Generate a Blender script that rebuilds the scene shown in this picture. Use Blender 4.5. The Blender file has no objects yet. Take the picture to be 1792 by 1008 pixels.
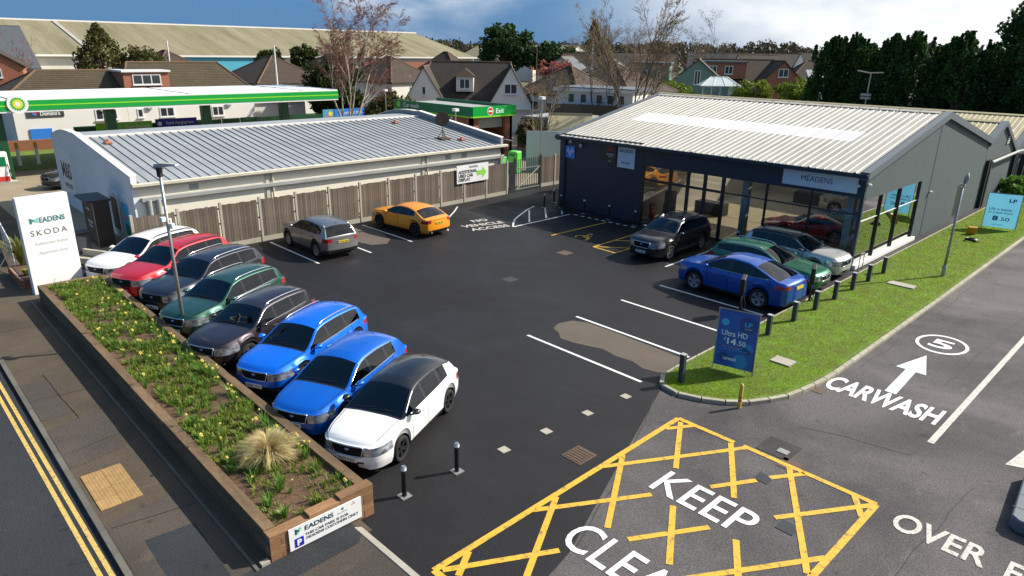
import bpy, bmesh, math, random
from mathutils import Vector, Matrix, noise

# ---------------------------------------------------------------- camera, sky, sun, exposure
SC = bpy.context.scene
COL = SC.collection
PI = math.pi
rad = math.radians
random.seed(7)

cam_data = bpy.data.cameras.new('camera')
cam = bpy.data.objects.new('camera', cam_data)
COL.objects.link(cam)
cam_data.sensor_width = 36.0
cam_data.lens = 36.0 * 1205 / 1792
cam_data.clip_start = 0.1
cam_data.clip_end = 6000
PITCH, ROLL, YAW, CAM_H = rad(19.0), rad(0.9), rad(45.9), 9.0
_f = Vector((0, math.cos(PITCH), -math.sin(PITCH)))
_u = Vector((0, math.sin(PITCH), math.cos(PITCH)))
_r = Vector((1, 0, 0))
_r, _u = _r * math.cos(ROLL) + _u * math.sin(ROLL), _u * math.cos(ROLL) - _r * math.sin(ROLL)
_m = Matrix((_r, _u, -_f)).transposed()
cam.matrix_world = Matrix.Translation((0, 0, CAM_H)) @ (Matrix.Rotation(YAW, 3, 'Z') @ _m).to_4x4()
SC.camera = cam

SUN_AZ, SUN_EL = rad(64), rad(38)      # measured from +X towards +Y
sun_dir = Vector((math.cos(SUN_EL) * math.cos(SUN_AZ), math.cos(SUN_EL) * math.sin(SUN_AZ), math.sin(SUN_EL)))
sun_data = bpy.data.lights.new('sun', 'SUN')
sun_data.energy = 5.0
sun_data.angle = rad(0.53)
sun_data.color = (1.0, 0.94, 0.84)
sun = bpy.data.objects.new('sun', sun_data)
sun.rotation_euler = sun_dir.to_track_quat('Z', 'Y').to_euler()
COL.objects.link(sun)

world = bpy.data.worlds.new('World')
SC.world = world
world.use_nodes = True
wn = world.node_tree
wn.nodes.clear()
def wnode(t, **k):
    n = wn.nodes.new(t)
    for a, b in k.items(): setattr(n, a, b)
    return n
w_out = wnode('ShaderNodeOutputWorld')
w_bg = wnode('ShaderNodeBackground')
w_sky = wnode('ShaderNodeTexSky', sky_type='NISHITA')
w_sky.sun_disc = False
w_sky.sun_elevation = SUN_EL
w_sky.sun_rotation = PI / 2 - SUN_AZ
w_sky.air_density = 1.0; w_sky.dust_density = 0.6; w_sky.ozone_density = 2.0
w_bg.inputs['Strength'].default_value = 0.115
# showery sky: slate-blue rain cloud and bright broken cloud, laid out by noise over the whole dome
w_co = wnode('ShaderNodeTexCoord')
w_map = wnode('ShaderNodeMapping'); w_map.inputs['Scale'].default_value = (1.0, 1.0, 2.6)
w_map.inputs['Location'].default_value = (0.9, 2.6, 0.7)
w_n1 = wnode('ShaderNodeTexNoise'); w_n1.inputs['Scale'].default_value = 1.15; w_n1.inputs['Detail'].default_value = 7; w_n1.inputs['Roughness'].default_value = 0.52
w_r1 = wnode('ShaderNodeValToRGB'); w_r1.color_ramp.elements[0].position = 0.46; w_r1.color_ramp.elements[1].position = 0.64
w_n2 = wnode('ShaderNodeTexNoise'); w_n2.inputs['Scale'].default_value = 3.3; w_n2.inputs['Detail'].default_value = 8; w_n2.inputs['Roughness'].default_value = 0.55
w_r2 = wnode('ShaderNodeValToRGB'); w_r2.color_ramp.elements[0].position = 0.44; w_r2.color_ramp.elements[1].position = 0.60
# angle to the sun: the cloud deck is thin and bright towards it, thick rain blue away from it
w_dot = wnode('ShaderNodeVectorMath', operation='DOT_PRODUCT'); w_dot.inputs[1].default_value = (0.93 * math.cos(SUN_AZ), 0.93 * math.sin(SUN_AZ), 0.28)
w_nrm = wnode('ShaderNodeVectorMath', operation='NORMALIZE')
w_add = wnode('ShaderNodeMath', operation='MULTIPLY_ADD'); w_add.inputs[1].default_value = 0.50; w_add.inputs[2].default_value = -0.10
w_sum = wnode('ShaderNodeMath', operation='ADD')
w_mr = wnode('ShaderNodeMapRange', interpolation_type='SMOOTHSTEP')
w_mr.inputs['From Min'].default_value = 0.20; w_mr.inputs['From Max'].default_value = 0.66
w_cl = wnode('ShaderNodeMixRGB'); w_cl.inputs[1].default_value = (0.36, 1.22, 2.65, 1); w_cl.inputs[2].default_value = (5.0, 5.3, 5.6, 1)
w_mix = wnode('ShaderNodeMixRGB'); w_mix.inputs[0].default_value = 0.93
w_hi = wnode('ShaderNodeMixRGB'); w_hi.inputs[2].default_value = (7.0, 7.0, 6.9, 1)
w_him = wnode('ShaderNodeMath', operation='MULTIPLY')
L = wn.links.new
L(w_co.outputs['Generated'], w_nrm.inputs[0]); L(w_nrm.outputs[0], w_dot.inputs[0])
L(w_nrm.outputs[0], w_map.inputs['Vector'])
L(w_map.outputs[0], w_n1.inputs['Vector']); L(w_map.outputs[0], w_n2.inputs['Vector'])
L(w_n1.outputs['Fac'], w_r1.inputs[0]); L(w_n2.outputs['Fac'], w_r2.inputs[0])
L(w_r1.outputs[0], w_add.inputs[0])
L(w_dot.outputs['Value'], w_sum.inputs[0]); L(w_add.outputs[0], w_sum.inputs[1])
L(w_sum.outputs[0], w_mr.inputs['Value'])
L(w_mr.outputs[0], w_cl.inputs[0])
L(w_sky.outputs[0], w_mix.inputs[1]); L(w_cl.outputs[0], w_mix.inputs[2])
L(w_mr.outputs[0], w_him.inputs[0]); L(w_r2.outputs[0], w_him.inputs[1])
L(w_mix.outputs[0], w_hi.inputs[1]); L(w_him.outputs[0], w_hi.inputs[0])
L(w_hi.outputs[0], w_bg.inputs['Color']); L(w_bg.outputs[0], w_out.inputs['Surface'])

SC.view_settings.view_transform = 'Standard'
SC.view_settings.look = 'None'
SC.view_settings.exposure = 0.62
SC.view_settings.gamma = 1.0
SC.view_settings.use_curve_mapping = False
SC.render.engine = 'CYCLES'
SC.cycles.use_denoising = True
SC.cycles.max_bounces = 8
SC.cycles.transparent_max_bounces = 24
SC.cycles.caustics_reflective = False
SC.cycles.caustics_refractive = False
SC.cycles.sample_clamp_indirect = 4.0

# ---------------------------------------------------------------- materials
M = {}
def mat(name, col, rough=0.6, metal=0.0, var=0.0, vscale=3.0, col2=None, spec=0.5, bump=0.0, bscale=40.0, coat=0.0,
        fine=0.0, fscale=90.0, wave=None, rvar=0.0, stretch=(1, 1, 1), objvar=0.0, ramp=(0.35, 0.68)):
    """A procedural surface: base colour, broad variation (var, towards col2), fine grain, bump."""
    m = bpy.data.materials.new(name); m.use_nodes = True; M[name] = m
    nt = m.node_tree; b = nt.nodes['Principled BSDF']
    N = nt.nodes.new; K = nt.links.new
    b.inputs['Base Color'].default_value = (*col, 1); b.inputs['Roughness'].default_value = rough
    b.inputs['Metallic'].default_value = metal; b.inputs['Specular IOR Level'].default_value = spec
    if coat: b.inputs['Coat Weight'].default_value = coat; b.inputs['Coat Roughness'].default_value = 0.04
    if not (var or fine or bump or wave or rvar or objvar): return m
    tc = N('ShaderNodeTexCoord'); mp = N('ShaderNodeMapping'); mp.inputs['Scale'].default_value = stretch
    K(tc.outputs['Object'], mp.inputs['Vector']); vec = mp.outputs[0]
    cur = None
    def mix(fac, a, c2, mode='MIX'):
        x = N('ShaderNodeMixRGB'); x.blend_type = mode
        if isinstance(fac, float): x.inputs[0].default_value = fac
        else: K(fac, x.inputs[0])
        if a is None: x.inputs[1].default_value = (*col, 1)
        else: K(a, x.inputs[1])
        if isinstance(c2, tuple): x.inputs[2].default_value = (*c2, 1)
        else: K(c2, x.inputs[2])
        return x.outputs[0]
    if var:
        n = N('ShaderNodeTexNoise'); n.inputs['Scale'].default_value = vscale; n.inputs['Detail'].default_value = 6; n.inputs['Roughness'].default_value = 0.6
        K(vec, n.inputs['Vector'])
        rp = N('ShaderNodeValToRGB'); rp.color_ramp.elements[0].position = ramp[0]; rp.color_ramp.elements[1].position = ramp[1]
        K(n.outputs['Fac'], rp.inputs[0])
        ml = N('ShaderNodeMath'); ml.operation = 'MULTIPLY'; ml.inputs[1].default_value = var
        K(rp.outputs[0], ml.inputs[0])
        cur = mix(ml.outputs[0], cur, col2 if col2 else tuple(c * 0.5 for c in col))
        if rvar:
            mr = N('ShaderNodeMapRange'); mr.inputs['To Min'].default_value = rough; mr.inputs['To Max'].default_value = rough + rvar
            K(rp.outputs[0], mr.inputs['Value']); K(mr.outputs[0], b.inputs['Roughness'])
    if fine:
        n = N('ShaderNodeTexNoise'); n.inputs['Scale'].default_value = fscale; n.inputs['Detail'].default_value = 2; n.inputs['Roughness'].default_value = 0.7
        K(vec, n.inputs['Vector'])
        mr = N('ShaderNodeMapRange'); mr.inputs['From Min'].default_value = 0.3; mr.inputs['From Max'].default_value = 0.7
        mr.inputs['To Min'].default_value = 1 - fine; mr.inputs['To Max'].default_value = 1 + fine
        K(n.outputs['Fac'], mr.inputs['Value'])
        cur = mix(1.0, cur, mr.outputs[0], 'MULTIPLY')
    if wave:
        w = N('ShaderNodeTexWave'); w.bands_direction = wave[0]; w.inputs['Scale'].default_value = wave[1]; w.inputs['Distortion'].default_value = wave[3] if len(wave) > 3 else 0.0
        w.inputs['Detail'].default_value = 2; K(tc.outputs['Object'], w.inputs['Vector'])
        mr = N('ShaderNodeMapRange'); mr.inputs['To Min'].default_value = 1 - wave[2]; mr.inputs['To Max'].default_value = 1.0 + wave[2] * 0.4
        K(w.outputs['Fac'], mr.inputs['Value']); cur = mix(1.0, cur, mr.outputs[0], 'MULTIPLY')
    if objvar:
        oi = N('ShaderNodeObjectInfo'); mr = N('ShaderNodeMapRange'); mr.inputs['To Min'].default_value = 1 - objvar; mr.inputs['To Max'].default_value = 1 + objvar
        K(oi.outputs['Random'], mr.inputs['Value']); cur = mix(1.0, cur, mr.outputs[0], 'MULTIPLY')
    if cur is not None: K(cur, b.inputs['Base Color'])
    if bump:
        n = N('ShaderNodeTexNoise'); n.inputs['Scale'].default_value = bscale; n.inputs['Detail'].default_value = 3
        K(vec, n.inputs['Vector'])
        bp = N('ShaderNodeBump'); bp.inputs['Strength'].default_value = bump; bp.inputs['Distance'].default_value = 0.02
        K(n.outputs['Fac'], bp.inputs['Height']); K(bp.outputs[0], b.inputs['Normal'])
    return m

def glass(name, tint, refl=1.0, rough=0.0):
    """Pane: tinted see-through with a Fresnel reflection on top."""
    m = bpy.data.materials.new(name); m.use_nodes = True; M[name] = m
    nt = m.node_tree; nt.nodes.clear(); N = nt.nodes.new; K = nt.links.new
    o = N('ShaderNodeOutputMaterial'); mx = N('ShaderNodeMixShader'); t = N('ShaderNodeBsdfTransparent'); g = N('ShaderNodeBsdfGlossy')
    fr = N('ShaderNodeFresnel'); fr.inputs['IOR'].default_value = 1.52
    ml = N('ShaderNodeMath'); ml.operation = 'MULTIPLY_ADD'; ml.inputs[1].default_value = refl; ml.inputs[2].default_value = 0.01; ml.use_clamp = True
    t.inputs[0].default_value = (*tint, 1); g.inputs['Roughness'].default_value = rough; g.inputs['Color'].default_value = (0.95, 0.97, 1, 1)
    K(fr.outputs[0], ml.inputs[0]); K(ml.outputs[0], mx.inputs[0]); K(t.outputs[0], mx.inputs[1]); K(g.outputs[0], mx.inputs[2]); K(mx.outputs[0], o.inputs[0])
    return m

# ground
def asphalt(name, ca, cb, stain, grain, rough, spec=0.3):
    """Tarmac: broad damp and dry marbling, dark spots and drag marks, aggregate grain."""
    m = bpy.data.materials.new(name); m.use_nodes = True; M[name] = m
    nt = m.node_tree; b = nt.nodes['Principled BSDF']; N = nt.nodes.new; K = nt.links.new
    tc = N('ShaderNodeTexCoord'); cur = None
    def nz(scale, detail, rgh, lo, hi, st=(1, 1, 1), dist=0.0):
        mp = N('ShaderNodeMapping'); mp.inputs['Scale'].default_value = st; K(tc.outputs['Object'], mp.inputs[0])
        n = N('ShaderNodeTexNoise'); n.inputs['Scale'].default_value = scale; n.inputs['Detail'].default_value = detail; n.inputs['Roughness'].default_value = rgh; n.inputs['Distortion'].default_value = dist
        K(mp.outputs[0], n.inputs['Vector']); r = N('ShaderNodeMapRange'); r.inputs['From Min'].default_value = lo; r.inputs['From Max'].default_value = hi; K(n.outputs['Fac'], r.inputs['Value']); return n, r.outputs[0]
    def mx(fac, c1, c2, mode='MIX', k=1.0):
        x = N('ShaderNodeMixRGB'); x.blend_type = mode
        if k != 1.0:
            q = N('ShaderNodeMath'); q.operation = 'MULTIPLY'; q.inputs[1].default_value = k; K(fac, q.inputs[0]); fac = q.outputs[0]
        if fac is None: x.inputs[0].default_value = 1.0
        else: K(fac, x.inputs[0])
        for i, c in ((1, c1), (2, c2)):
            if isinstance(c, tuple): x.inputs[i].default_value = (*c, 1)
            else: K(c, x.inputs[i])
        return x.outputs[0]
    _, broad = nz(0.22, 7, 0.62, 0.36, 0.66, (1, 1, 1), 0.6)
    c = mx(broad, ca, cb)
    _, drag = nz(0.55, 5, 0.6, 0.5, 0.74, (0.35, 1.7, 1)); c = mx(drag, c, cb, k=0.55)
    _, spots = nz(2.3, 3, 0.5, 0.66, 0.74); c = mx(spots, c, stain, k=0.6)
    _, pale = nz(1.1, 6, 0.7, 0.60, 0.82, (1.6, 0.6, 1)); c = mx(pale, c, tuple(min(1, x * 1.9) for x in ca), k=0.5)
    n1, _ = nz(34, 2, 0.75, 0, 1); n2, _ = nz(85, 1, 0.6, 0, 1)
    ad = N('ShaderNodeMath'); ad.operation = 'ADD'; K(n1.outputs['Fac'], ad.inputs[0]); K(n2.outputs['Fac'], ad.inputs[1])
    gr = N('ShaderNodeMapRange'); gr.inputs['From Min'].default_value = 0.72; gr.inputs['From Max'].default_value = 1.28; gr.inputs['To Min'].default_value = 1 - grain; gr.inputs['To Max'].default_value = 1 + grain; K(ad.outputs[0], gr.inputs['Value'])
    c = mx(None, c, gr.outputs[0], 'MULTIPLY')
    K(c, b.inputs['Base Color']); b.inputs['Specular IOR Level'].default_value = spec
    rr = N('ShaderNodeMapRange'); rr.inputs['To Min'].default_value = rough; rr.inputs['To Max'].default_value = min(1, rough + 0.3); K(broad, rr.inputs['Value']); K(rr.outputs[0], b.inputs['Roughness'])
    bp = N('ShaderNodeBump'); bp.inputs['Strength'].default_value = 0.5; bp.inputs['Distance'].default_value = 0.012; K(ad.outputs[0], bp.inputs['Height']); K(bp.outputs[0], b.inputs['Normal'])
asphalt('asphalt_new', (0.0165, 0.0155, 0.017), (0.009, 0.0085, 0.0095), (0.005, 0.005, 0.005), 0.9, 0.46, 0.28)
asphalt('asphalt_old', (0.108, 0.096, 0.095), (0.060, 0.054, 0.055), (0.024, 0.022, 0.022), 0.70, 0.75)
asphalt('asphalt_mid', (0.060, 0.053, 0.050), (0.040, 0.036, 0.034), (0.022, 0.020, 0.020), 0.55, 0.8)
asphalt('asphalt_road', (0.033, 0.036, 0.040), (0.021, 0.023, 0.026), (0.012, 0.012, 0.012), 0.6, 0.7)
mat('asphalt_dry', (0.105, 0.083, 0.062), 0.9, var=0.7, vscale=1.2, col2=(0.075, 0.06, 0.046), fine=0.35, fscale=30, bump=0.4, bscale=50)
mat('asphalt_patch', (0.035, 0.036, 0.034), 0.85, fine=0.4, fscale=30, var=0.4, vscale=1.5, bump=0.4, bscale=60)
asphalt('footway', (0.100, 0.076, 0.050), (0.058, 0.046, 0.033), (0.030, 0.026, 0.022), 0.45, 0.85)
asphalt('footway_b', (0.085, 0.068, 0.054), (0.052, 0.043, 0.036), (0.028, 0.024, 0.022), 0.55, 0.85)
mat('concrete', (0.36, 0.33, 0.27), 0.85, var=0.5, vscale=1.2, col2=(0.24, 0.215, 0.17), fine=0.2, fscale=40, bump=0.2, bscale=30)
mat('forecourt', (0.30, 0.24, 0.16), 0.85, var=0.6, vscale=0.5, col2=(0.17, 0.14, 0.10), fine=0.15, fscale=20)
mat('kerb_stone', (0.37, 0.34, 0.26), 0.85, var=0.6, vscale=2.5, col2=(0.22, 0.20, 0.15), fine=0.2, fscale=40, objvar=0.12)
mat('kerb_dark', (0.12, 0.11, 0.09), 0.85, var=0.5, vscale=2.5, col2=(0.06, 0.06, 0.05), fine=0.2, fscale=40, objvar=0.15)
mat('paint_white', (0.46, 0.445, 0.415), 0.75, var=0.85, vscale=8, col2=(0.12, 0.11, 0.11), fine=0.2, fscale=50, ramp=(0.51, 0.70))
mat('paint_white_worn', (0.52, 0.48, 0.43), 0.8, var=0.9, vscale=12, col2=(0.11, 0.10, 0.10), fine=0.3, fscale=40, ramp=(0.50, 0.74))
mat('paint_yellow', (0.60, 0.35, 0.028), 0.75, var=0.85, vscale=7, col2=(0.13, 0.095, 0.05), fine=0.22, fscale=50, ramp=(0.52, 0.70))
mat('paint_yellow_pale', (0.52, 0.36, 0.10), 0.8, var=0.9, vscale=12, col2=(0.10, 0.08, 0.05), fine=0.25, fscale=40, ramp=(0.52, 0.74))
mat('soil', (0.125, 0.070, 0.036), 0.95, var=0.8, vscale=9, col2=(0.05, 0.03, 0.017), fine=0.5, fscale=40, bump=1.0, bscale=26)
mat('turf_soil', (0.11, 0.205, 0.006), 0.95, var=0.85, vscale=1.6, col2=(0.085, 0.085, 0.02), fine=0.4, fscale=30, bump=0.7, bscale=50)
mat('far_ground', (0.075, 0.085, 0.04), 0.95, var=0.8, vscale=0.03, col2=(0.11, 0.095, 0.06), fine=0.2, fscale=0.6)
mat('tile_buff', (0.36, 0.22, 0.08), 0.85, var=0.7, vscale=4, col2=(0.22, 0.135, 0.055), fine=0.2, fscale=40, objvar=0.1)
# vegetation
def leafmat(name, col, col2, trans=0.35, rough=0.55, dry=None):
    m = bpy.data.materials.new(name); m.use_nodes = True; M[name] = m
    nt = m.node_tree; b = nt.nodes['Principled BSDF']; N = nt.nodes.new; K = nt.links.new
    g = N('ShaderNodeNewGeometry'); rp = N('ShaderNodeMixRGB'); rp.inputs[1].default_value = (*col, 1); rp.inputs[2].default_value = (*col2, 1)
    K(g.outputs['Random Per Island'], rp.inputs[0]); K(rp.outputs[0], b.inputs['Base Color'])
    if dry:
        tc = N('ShaderNodeTexCoord'); nz = N('ShaderNodeTexNoise'); nz.inputs['Scale'].default_value = 1.1; nz.inputs['Detail'].default_value = 5; K(tc.outputs['Object'], nz.inputs['Vector'])
        mr = N('ShaderNodeMapRange'); mr.inputs['From Min'].default_value = 0.46; mr.inputs['From Max'].default_value = 0.72; mr.inputs['To Max'].default_value = 0.75; K(nz.outputs['Fac'], mr.inputs['Value'])
        dm = N('ShaderNodeMixRGB'); K(mr.outputs[0], dm.inputs[0]); K(rp.outputs[0], dm.inputs[1]); dm.inputs[2].default_value = (*dry, 1); K(dm.outputs[0], b.inputs['Base Color']); rp = dm
    b.inputs['Roughness'].default_value = rough; b.inputs['Specular IOR Level'].default_value = 0.12
    t = N('ShaderNodeBsdfTranslucent'); K(rp.outputs[0], t.inputs[0]); mx = N('ShaderNodeMixShader'); mx.inputs[0].default_value = trans
    o = nt.nodes['Material Output']; K(b.outputs[0], mx.inputs[1]); K(t.outputs[0], mx.inputs[2]); K(mx.outputs[0], o.inputs[0])
    return m
leafmat('grass', (0.15, 0.285, 0.002), (0.28, 0.40, 0.004), 0.42, dry=(0.33, 0.31, 0.02))
leafmat('daffodil_leaf', (0.055, 0.16, 0.02), (0.17, 0.28, 0.05), 0.35)
leafmat('weed_leaf', (0.11, 0.2, 0.02), (0.25, 0.29, 0.06), 0.35)
leafmat('straw', (0.72, 0.58, 0.32), (0.48, 0.42, 0.19), 0.3)
leafmat('petal', (0.85, 0.66, 0.07), (0.9, 0.78, 0.26), 0.3)
leafmat('leylandii', (0.011, 0.040, 0.014), (0.055, 0.125, 0.026), 0.25)
leafmat('pine_leaf', (0.022, 0.055, 0.016), (0.045, 0.085, 0.025), 0.15)
leafmat('ivy_leaf', (0.030, 0.045, 0.012), (0.060, 0.072, 0.016), 0.2)
leafmat('olive_leaf', (0.065, 0.07, 0.02), (0.13, 0.115, 0.04), 0.25)
leafmat('fresh_leaf', (0.10, 0.16, 0.02), (0.20, 0.24, 0.03), 0.3)
leafmat('red_twig', (0.30, 0.085, 0.065), (0.40, 0.16, 0.12), 0.2)
leafmat('cordyline', (0.11, 0.15, 0.03), (0.24, 0.22, 0.06), 0.25)
mat('bark_birch', (0.42, 0.36, 0.27), 0.85, var=0.7, vscale=3, col2=(0.18, 0.14, 0.10))
mat('bark_brown', (0.13, 0.095, 0.065), 0.9, var=0.5, vscale=4, col2=(0.07, 0.05, 0.035))
mat('twig_red', (0.23, 0.115, 0.085), 0.9)
mat('twig_tan', (0.25, 0.175, 0.095), 0.9)
mat('twig_grey', (0.20, 0.145, 0.10), 0.9)
mat('treeline', (0.075, 0.062, 0.04), 0.95, var=0.7, vscale=0.12, col2=(0.045, 0.055, 0.03), fine=0.4, fscale=1.2)
# building fabric
mat('clad_navy', (0.013, 0.027, 0.046), 0.5, var=0.3, vscale=1.5, col2=(0.018, 0.035, 0.056), bump=0.08, bscale=60)
mat('clad_grey', (0.064, 0.088, 0.092), 0.75, var=0.6, vscale=1.6, col2=(0.048, 0.069, 0.073), fine=0.10, fscale=30, bump=0.3, bscale=70)
mat('trim_grey', (0.105, 0.125, 0.145), 0.5, var=0.2, vscale=2)
mat('frame_dark', (0.018, 0.020, 0.024), 0.4)
mat('roof_cream', (0.42, 0.40, 0.35), 0.55, var=0.8, vscale=0.9, col2=(0.30, 0.275, 0.22), fine=0.06, fscale=12, objvar=0.03, stretch=(1.6, 0.35, 1))
mat('roof_ochre', (0.42, 0.355, 0.20), 0.6, var=0.5, vscale=0.7, col2=(0.30, 0.26, 0.16), objvar=0.05)
mat('rooflight', (0.93, 0.93, 0.91), 0.35, var=0.2, vscale=2, col2=(0.74, 0.74, 0.72))
mat('roof_steel', (0.36, 0.37, 0.375), 0.45, metal=0.1, var=0.7, vscale=1.6, col2=(0.24, 0.25, 0.26), stretch=(0.3, 2.0, 1), objvar=0.07)
mat('seam_dark', (0.045, 0.05, 0.056), 0.6)
mat('roof_seam', (0.10, 0.108, 0.118), 0.6)
mat('render_white', (0.62, 0.60, 0.54), 0.85, var=0.4, vscale=0.8, col2=(0.50, 0.48, 0.41), fine=0.05, fscale=40)
mat('render_cream', (0.80, 0.75, 0.62), 0.85, var=0.5, vscale=0.9, col2=(0.70, 0.64, 0.50), fine=0.05, fscale=30)
mat('render_bright', (0.74, 0.72, 0.67), 0.85, var=0.3, vscale=0.6, col2=(0.63, 0.60, 0.54))
mat('clad_pale', (0.76, 0.77, 0.77), 0.6, var=0.4, vscale=1.0, col2=(0.56, 0.59, 0.61), bump=0.15, bscale=50)
mat('gutter_cream', (0.58, 0.54, 0.43), 0.7, var=0.6, vscale=2, col2=(0.40, 0.36, 0.27))
mat('duct_grey', (0.34, 0.35, 0.33), 0.6, var=0.3, vscale=2)
mat('brick', (0.30, 0.115, 0.065), 0.9, var=0.5, vscale=3, col2=(0.21, 0.085, 0.052), fine=0.25, fscale=20, objvar=0.2)
mat('mortar', (0.30, 0.26, 0.21), 0.9)
mat('roof_tile', (0.062, 0.037, 0.022), 0.9, var=0.7, vscale=0.9, col2=(0.036, 0.026, 0.018), fine=0.35, fscale=7, wave=('Z', 2.0, 0.6))
mat('roof_tile_moss', (0.070, 0.050, 0.024), 0.9, var=0.7, vscale=0.7, col2=(0.040, 0.031, 0.017), fine=0.35, fscale=7, wave=('Z', 2.0, 0.6))
mat('roof_tile_grey', (0.055, 0.040, 0.031), 0.9, var=0.7, vscale=0.8, col2=(0.034, 0.028, 0.023), fine=0.3, fscale=7, wave=('Z', 2.2, 0.55))
mat('ridge_tile', (0.15, 0.09, 0.05), 0.9, var=0.5, vscale=3)
mat('roof_slate', (0.062, 0.070, 0.082), 0.7, var=0.5, vscale=0.6, col2=(0.085, 0.092, 0.10), fine=0.15, fscale=6)
mat('asbestos', (0.23, 0.20, 0.125), 0.9, var=0.95, vscale=0.25, col2=(0.135, 0.122, 0.055), fine=0.2, fscale=2.0, stretch=(0.12, 1.6, 0.3))
mat('clad_blue', (0.075, 0.40, 0.56), 0.6, wave=('Y', 1.2, 0.35))
mat('pane_dark', (0.028, 0.033, 0.040), 0.3, spec=0.6)
mat('white_upvc', (0.72, 0.72, 0.71), 0.4)
mat('curtain', (0.30, 0.29, 0.27), 0.9)
mat('green_panel', (0.16, 0.25, 0.19), 0.7)
mat('pole_steel', (0.36, 0.36, 0.34), 0.42, metal=0.6, var=0.3, vscale=5, col2=(0.26, 0.26, 0.25))
mat('metal_dark', (0.04, 0.045, 0.05), 0.45, metal=0.4)
mat('steel_plate', (0.36, 0.36, 0.35), 0.45, metal=0.5, var=0.4, vscale=8)
mat('iron_rust', (0.11, 0.065, 0.04), 0.8, var=0.6, vscale=8, col2=(0.06, 0.045, 0.035), fine=0.3, fscale=30)
mat('bollard_black', (0.010, 0.010, 0.012), 0.45)
mat('bollard_grey', (0.035, 0.042, 0.05), 0.5)
mat('band_white', (0.75, 0.75, 0.76), 0.4)
mat('pole_yellow', (0.68, 0.44, 0.05), 0.6, var=0.4, vscale=8, col2=(0.42, 0.28, 0.06))
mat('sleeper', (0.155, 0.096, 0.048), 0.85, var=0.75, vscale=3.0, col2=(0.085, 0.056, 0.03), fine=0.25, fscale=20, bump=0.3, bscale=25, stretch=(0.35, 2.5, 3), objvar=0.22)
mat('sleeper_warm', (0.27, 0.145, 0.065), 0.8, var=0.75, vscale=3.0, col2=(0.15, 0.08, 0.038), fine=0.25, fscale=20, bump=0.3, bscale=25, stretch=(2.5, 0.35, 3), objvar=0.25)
mat('sleeper_end', (0.21, 0.10, 0.045), 0.9, var=0.5, vscale=9, col2=(0.11, 0.055, 0.03), objvar=0.25)
mat('fence_wood', (0.165, 0.130, 0.096), 0.9, var=0.9, vscale=2.2, col2=(0.075, 0.059, 0.045), fine=0.2, fscale=30, stretch=(4, 4, 0.5), objvar=0.28)
mat('fence_wood_dark', (0.10, 0.082, 0.058), 0.9, var=0.7, vscale=2.2, col2=(0.065, 0.052, 0.038), stretch=(4, 4, 0.5), objvar=0.25)
mat('post_concrete', (0.40, 0.37, 0.30), 0.9, var=0.5, vscale=3, col2=(0.29, 0.26, 0.2))
# signs
mat('sign_white', (0.78, 0.78, 0.77), 0.45, var=0.12, vscale=2)
mat('sign_silver', (0.62, 0.68, 0.76), 0.4)
mat('sign_navy_text', (0.02, 0.05, 0.075), 0.5)
mat('sign_teal', (0.03, 0.17, 0.19), 0.5)
mat('sign_mint', (0.16, 0.55, 0.43), 0.5)
mat('sign_grey_text', (0.50, 0.51, 0.51), 0.5)
mat('sign_dark_text', (0.07, 0.075, 0.08), 0.5)
mat('sign_green', (0.25, 0.62, 0.07), 0.5)
mat('sign_blue', (0.015, 0.02, 0.34), 0.5)
mat('mot_blue', (0.03, 0.20, 0.62), 0.45)
mat('sign_brown', (0.028, 0.022, 0.020), 0.4)
mat('sign_red', (0.55, 0.03, 0.02), 0.5)
mat('banner_navy', (0.012, 0.05, 0.21), 0.5, var=0.6, vscale=1.4, col2=(0.012, 0.085, 0.33))
mat('banner_blue', (0.02, 0.22, 0.50), 0.5)
mat('banner_cyan', (0.05, 0.42, 0.72), 0.5)
mat('banner_sky', (0.20, 0.58, 0.80), 0.5, var=0.6, vscale=2.5, col2=(0.10, 0.40, 0.62))
mat('print_dark_blue', (0.02, 0.06, 0.24), 0.5)
mat('bp_green', (0.0, 0.31, 0.045), 0.35)
mat('bp_dark_green', (0.0, 0.16, 0.06), 0.4)
mat('bp_lime', (0.22, 0.62, 0.02), 0.4)
mat('bp_white', (0.80, 0.80, 0.78), 0.45, var=0.25, vscale=0.5, col2=(0.66, 0.66, 0.64))
mat('bp_yellow', (0.80, 0.62, 0.04), 0.4)
mat('column_green', (0.006, 0.06, 0.02), 0.45)
mat('text_white', (0.82, 0.82, 0.82), 0.5)
mat('text_orange', (0.75, 0.35, 0.05), 0.5)
mat('orange_case', (0.62, 0.25, 0.02), 0.6)
mat('poster_dark', (0.03, 0.04, 0.05), 0.4, var=0.5, vscale=4, col2=(0.10, 0.09, 0.08))
mat('wheelie_green', (0.10, 0.60, 0.06), 0.45)
mat('terracotta', (0.42, 0.16, 0.10), 0.85)
mat('sheet_pale', (0.50, 0.56, 0.54), 0.5)
def see_light(name, fac, tint):
    """Cloth: part of the light comes through from behind."""
    nt = M[name].node_tree; t = nt.nodes.new('ShaderNodeBsdfTranslucent'); t.inputs[0].default_value = (*tint, 1); x = nt.nodes.new('ShaderNodeMixShader'); x.inputs[0].default_value = fac
    nt.links.new(nt.nodes['Principled BSDF'].outputs[0], x.inputs[1]); nt.links.new(t.outputs[0], x.inputs[2]); nt.links.new(x.outputs[0], nt.nodes['Material Output'].inputs[0])
see_light('banner_sky', 0.45, (0.16, 0.50, 0.72)); see_light('banner_navy', 0.15, (0.010, 0.05, 0.24))
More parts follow.
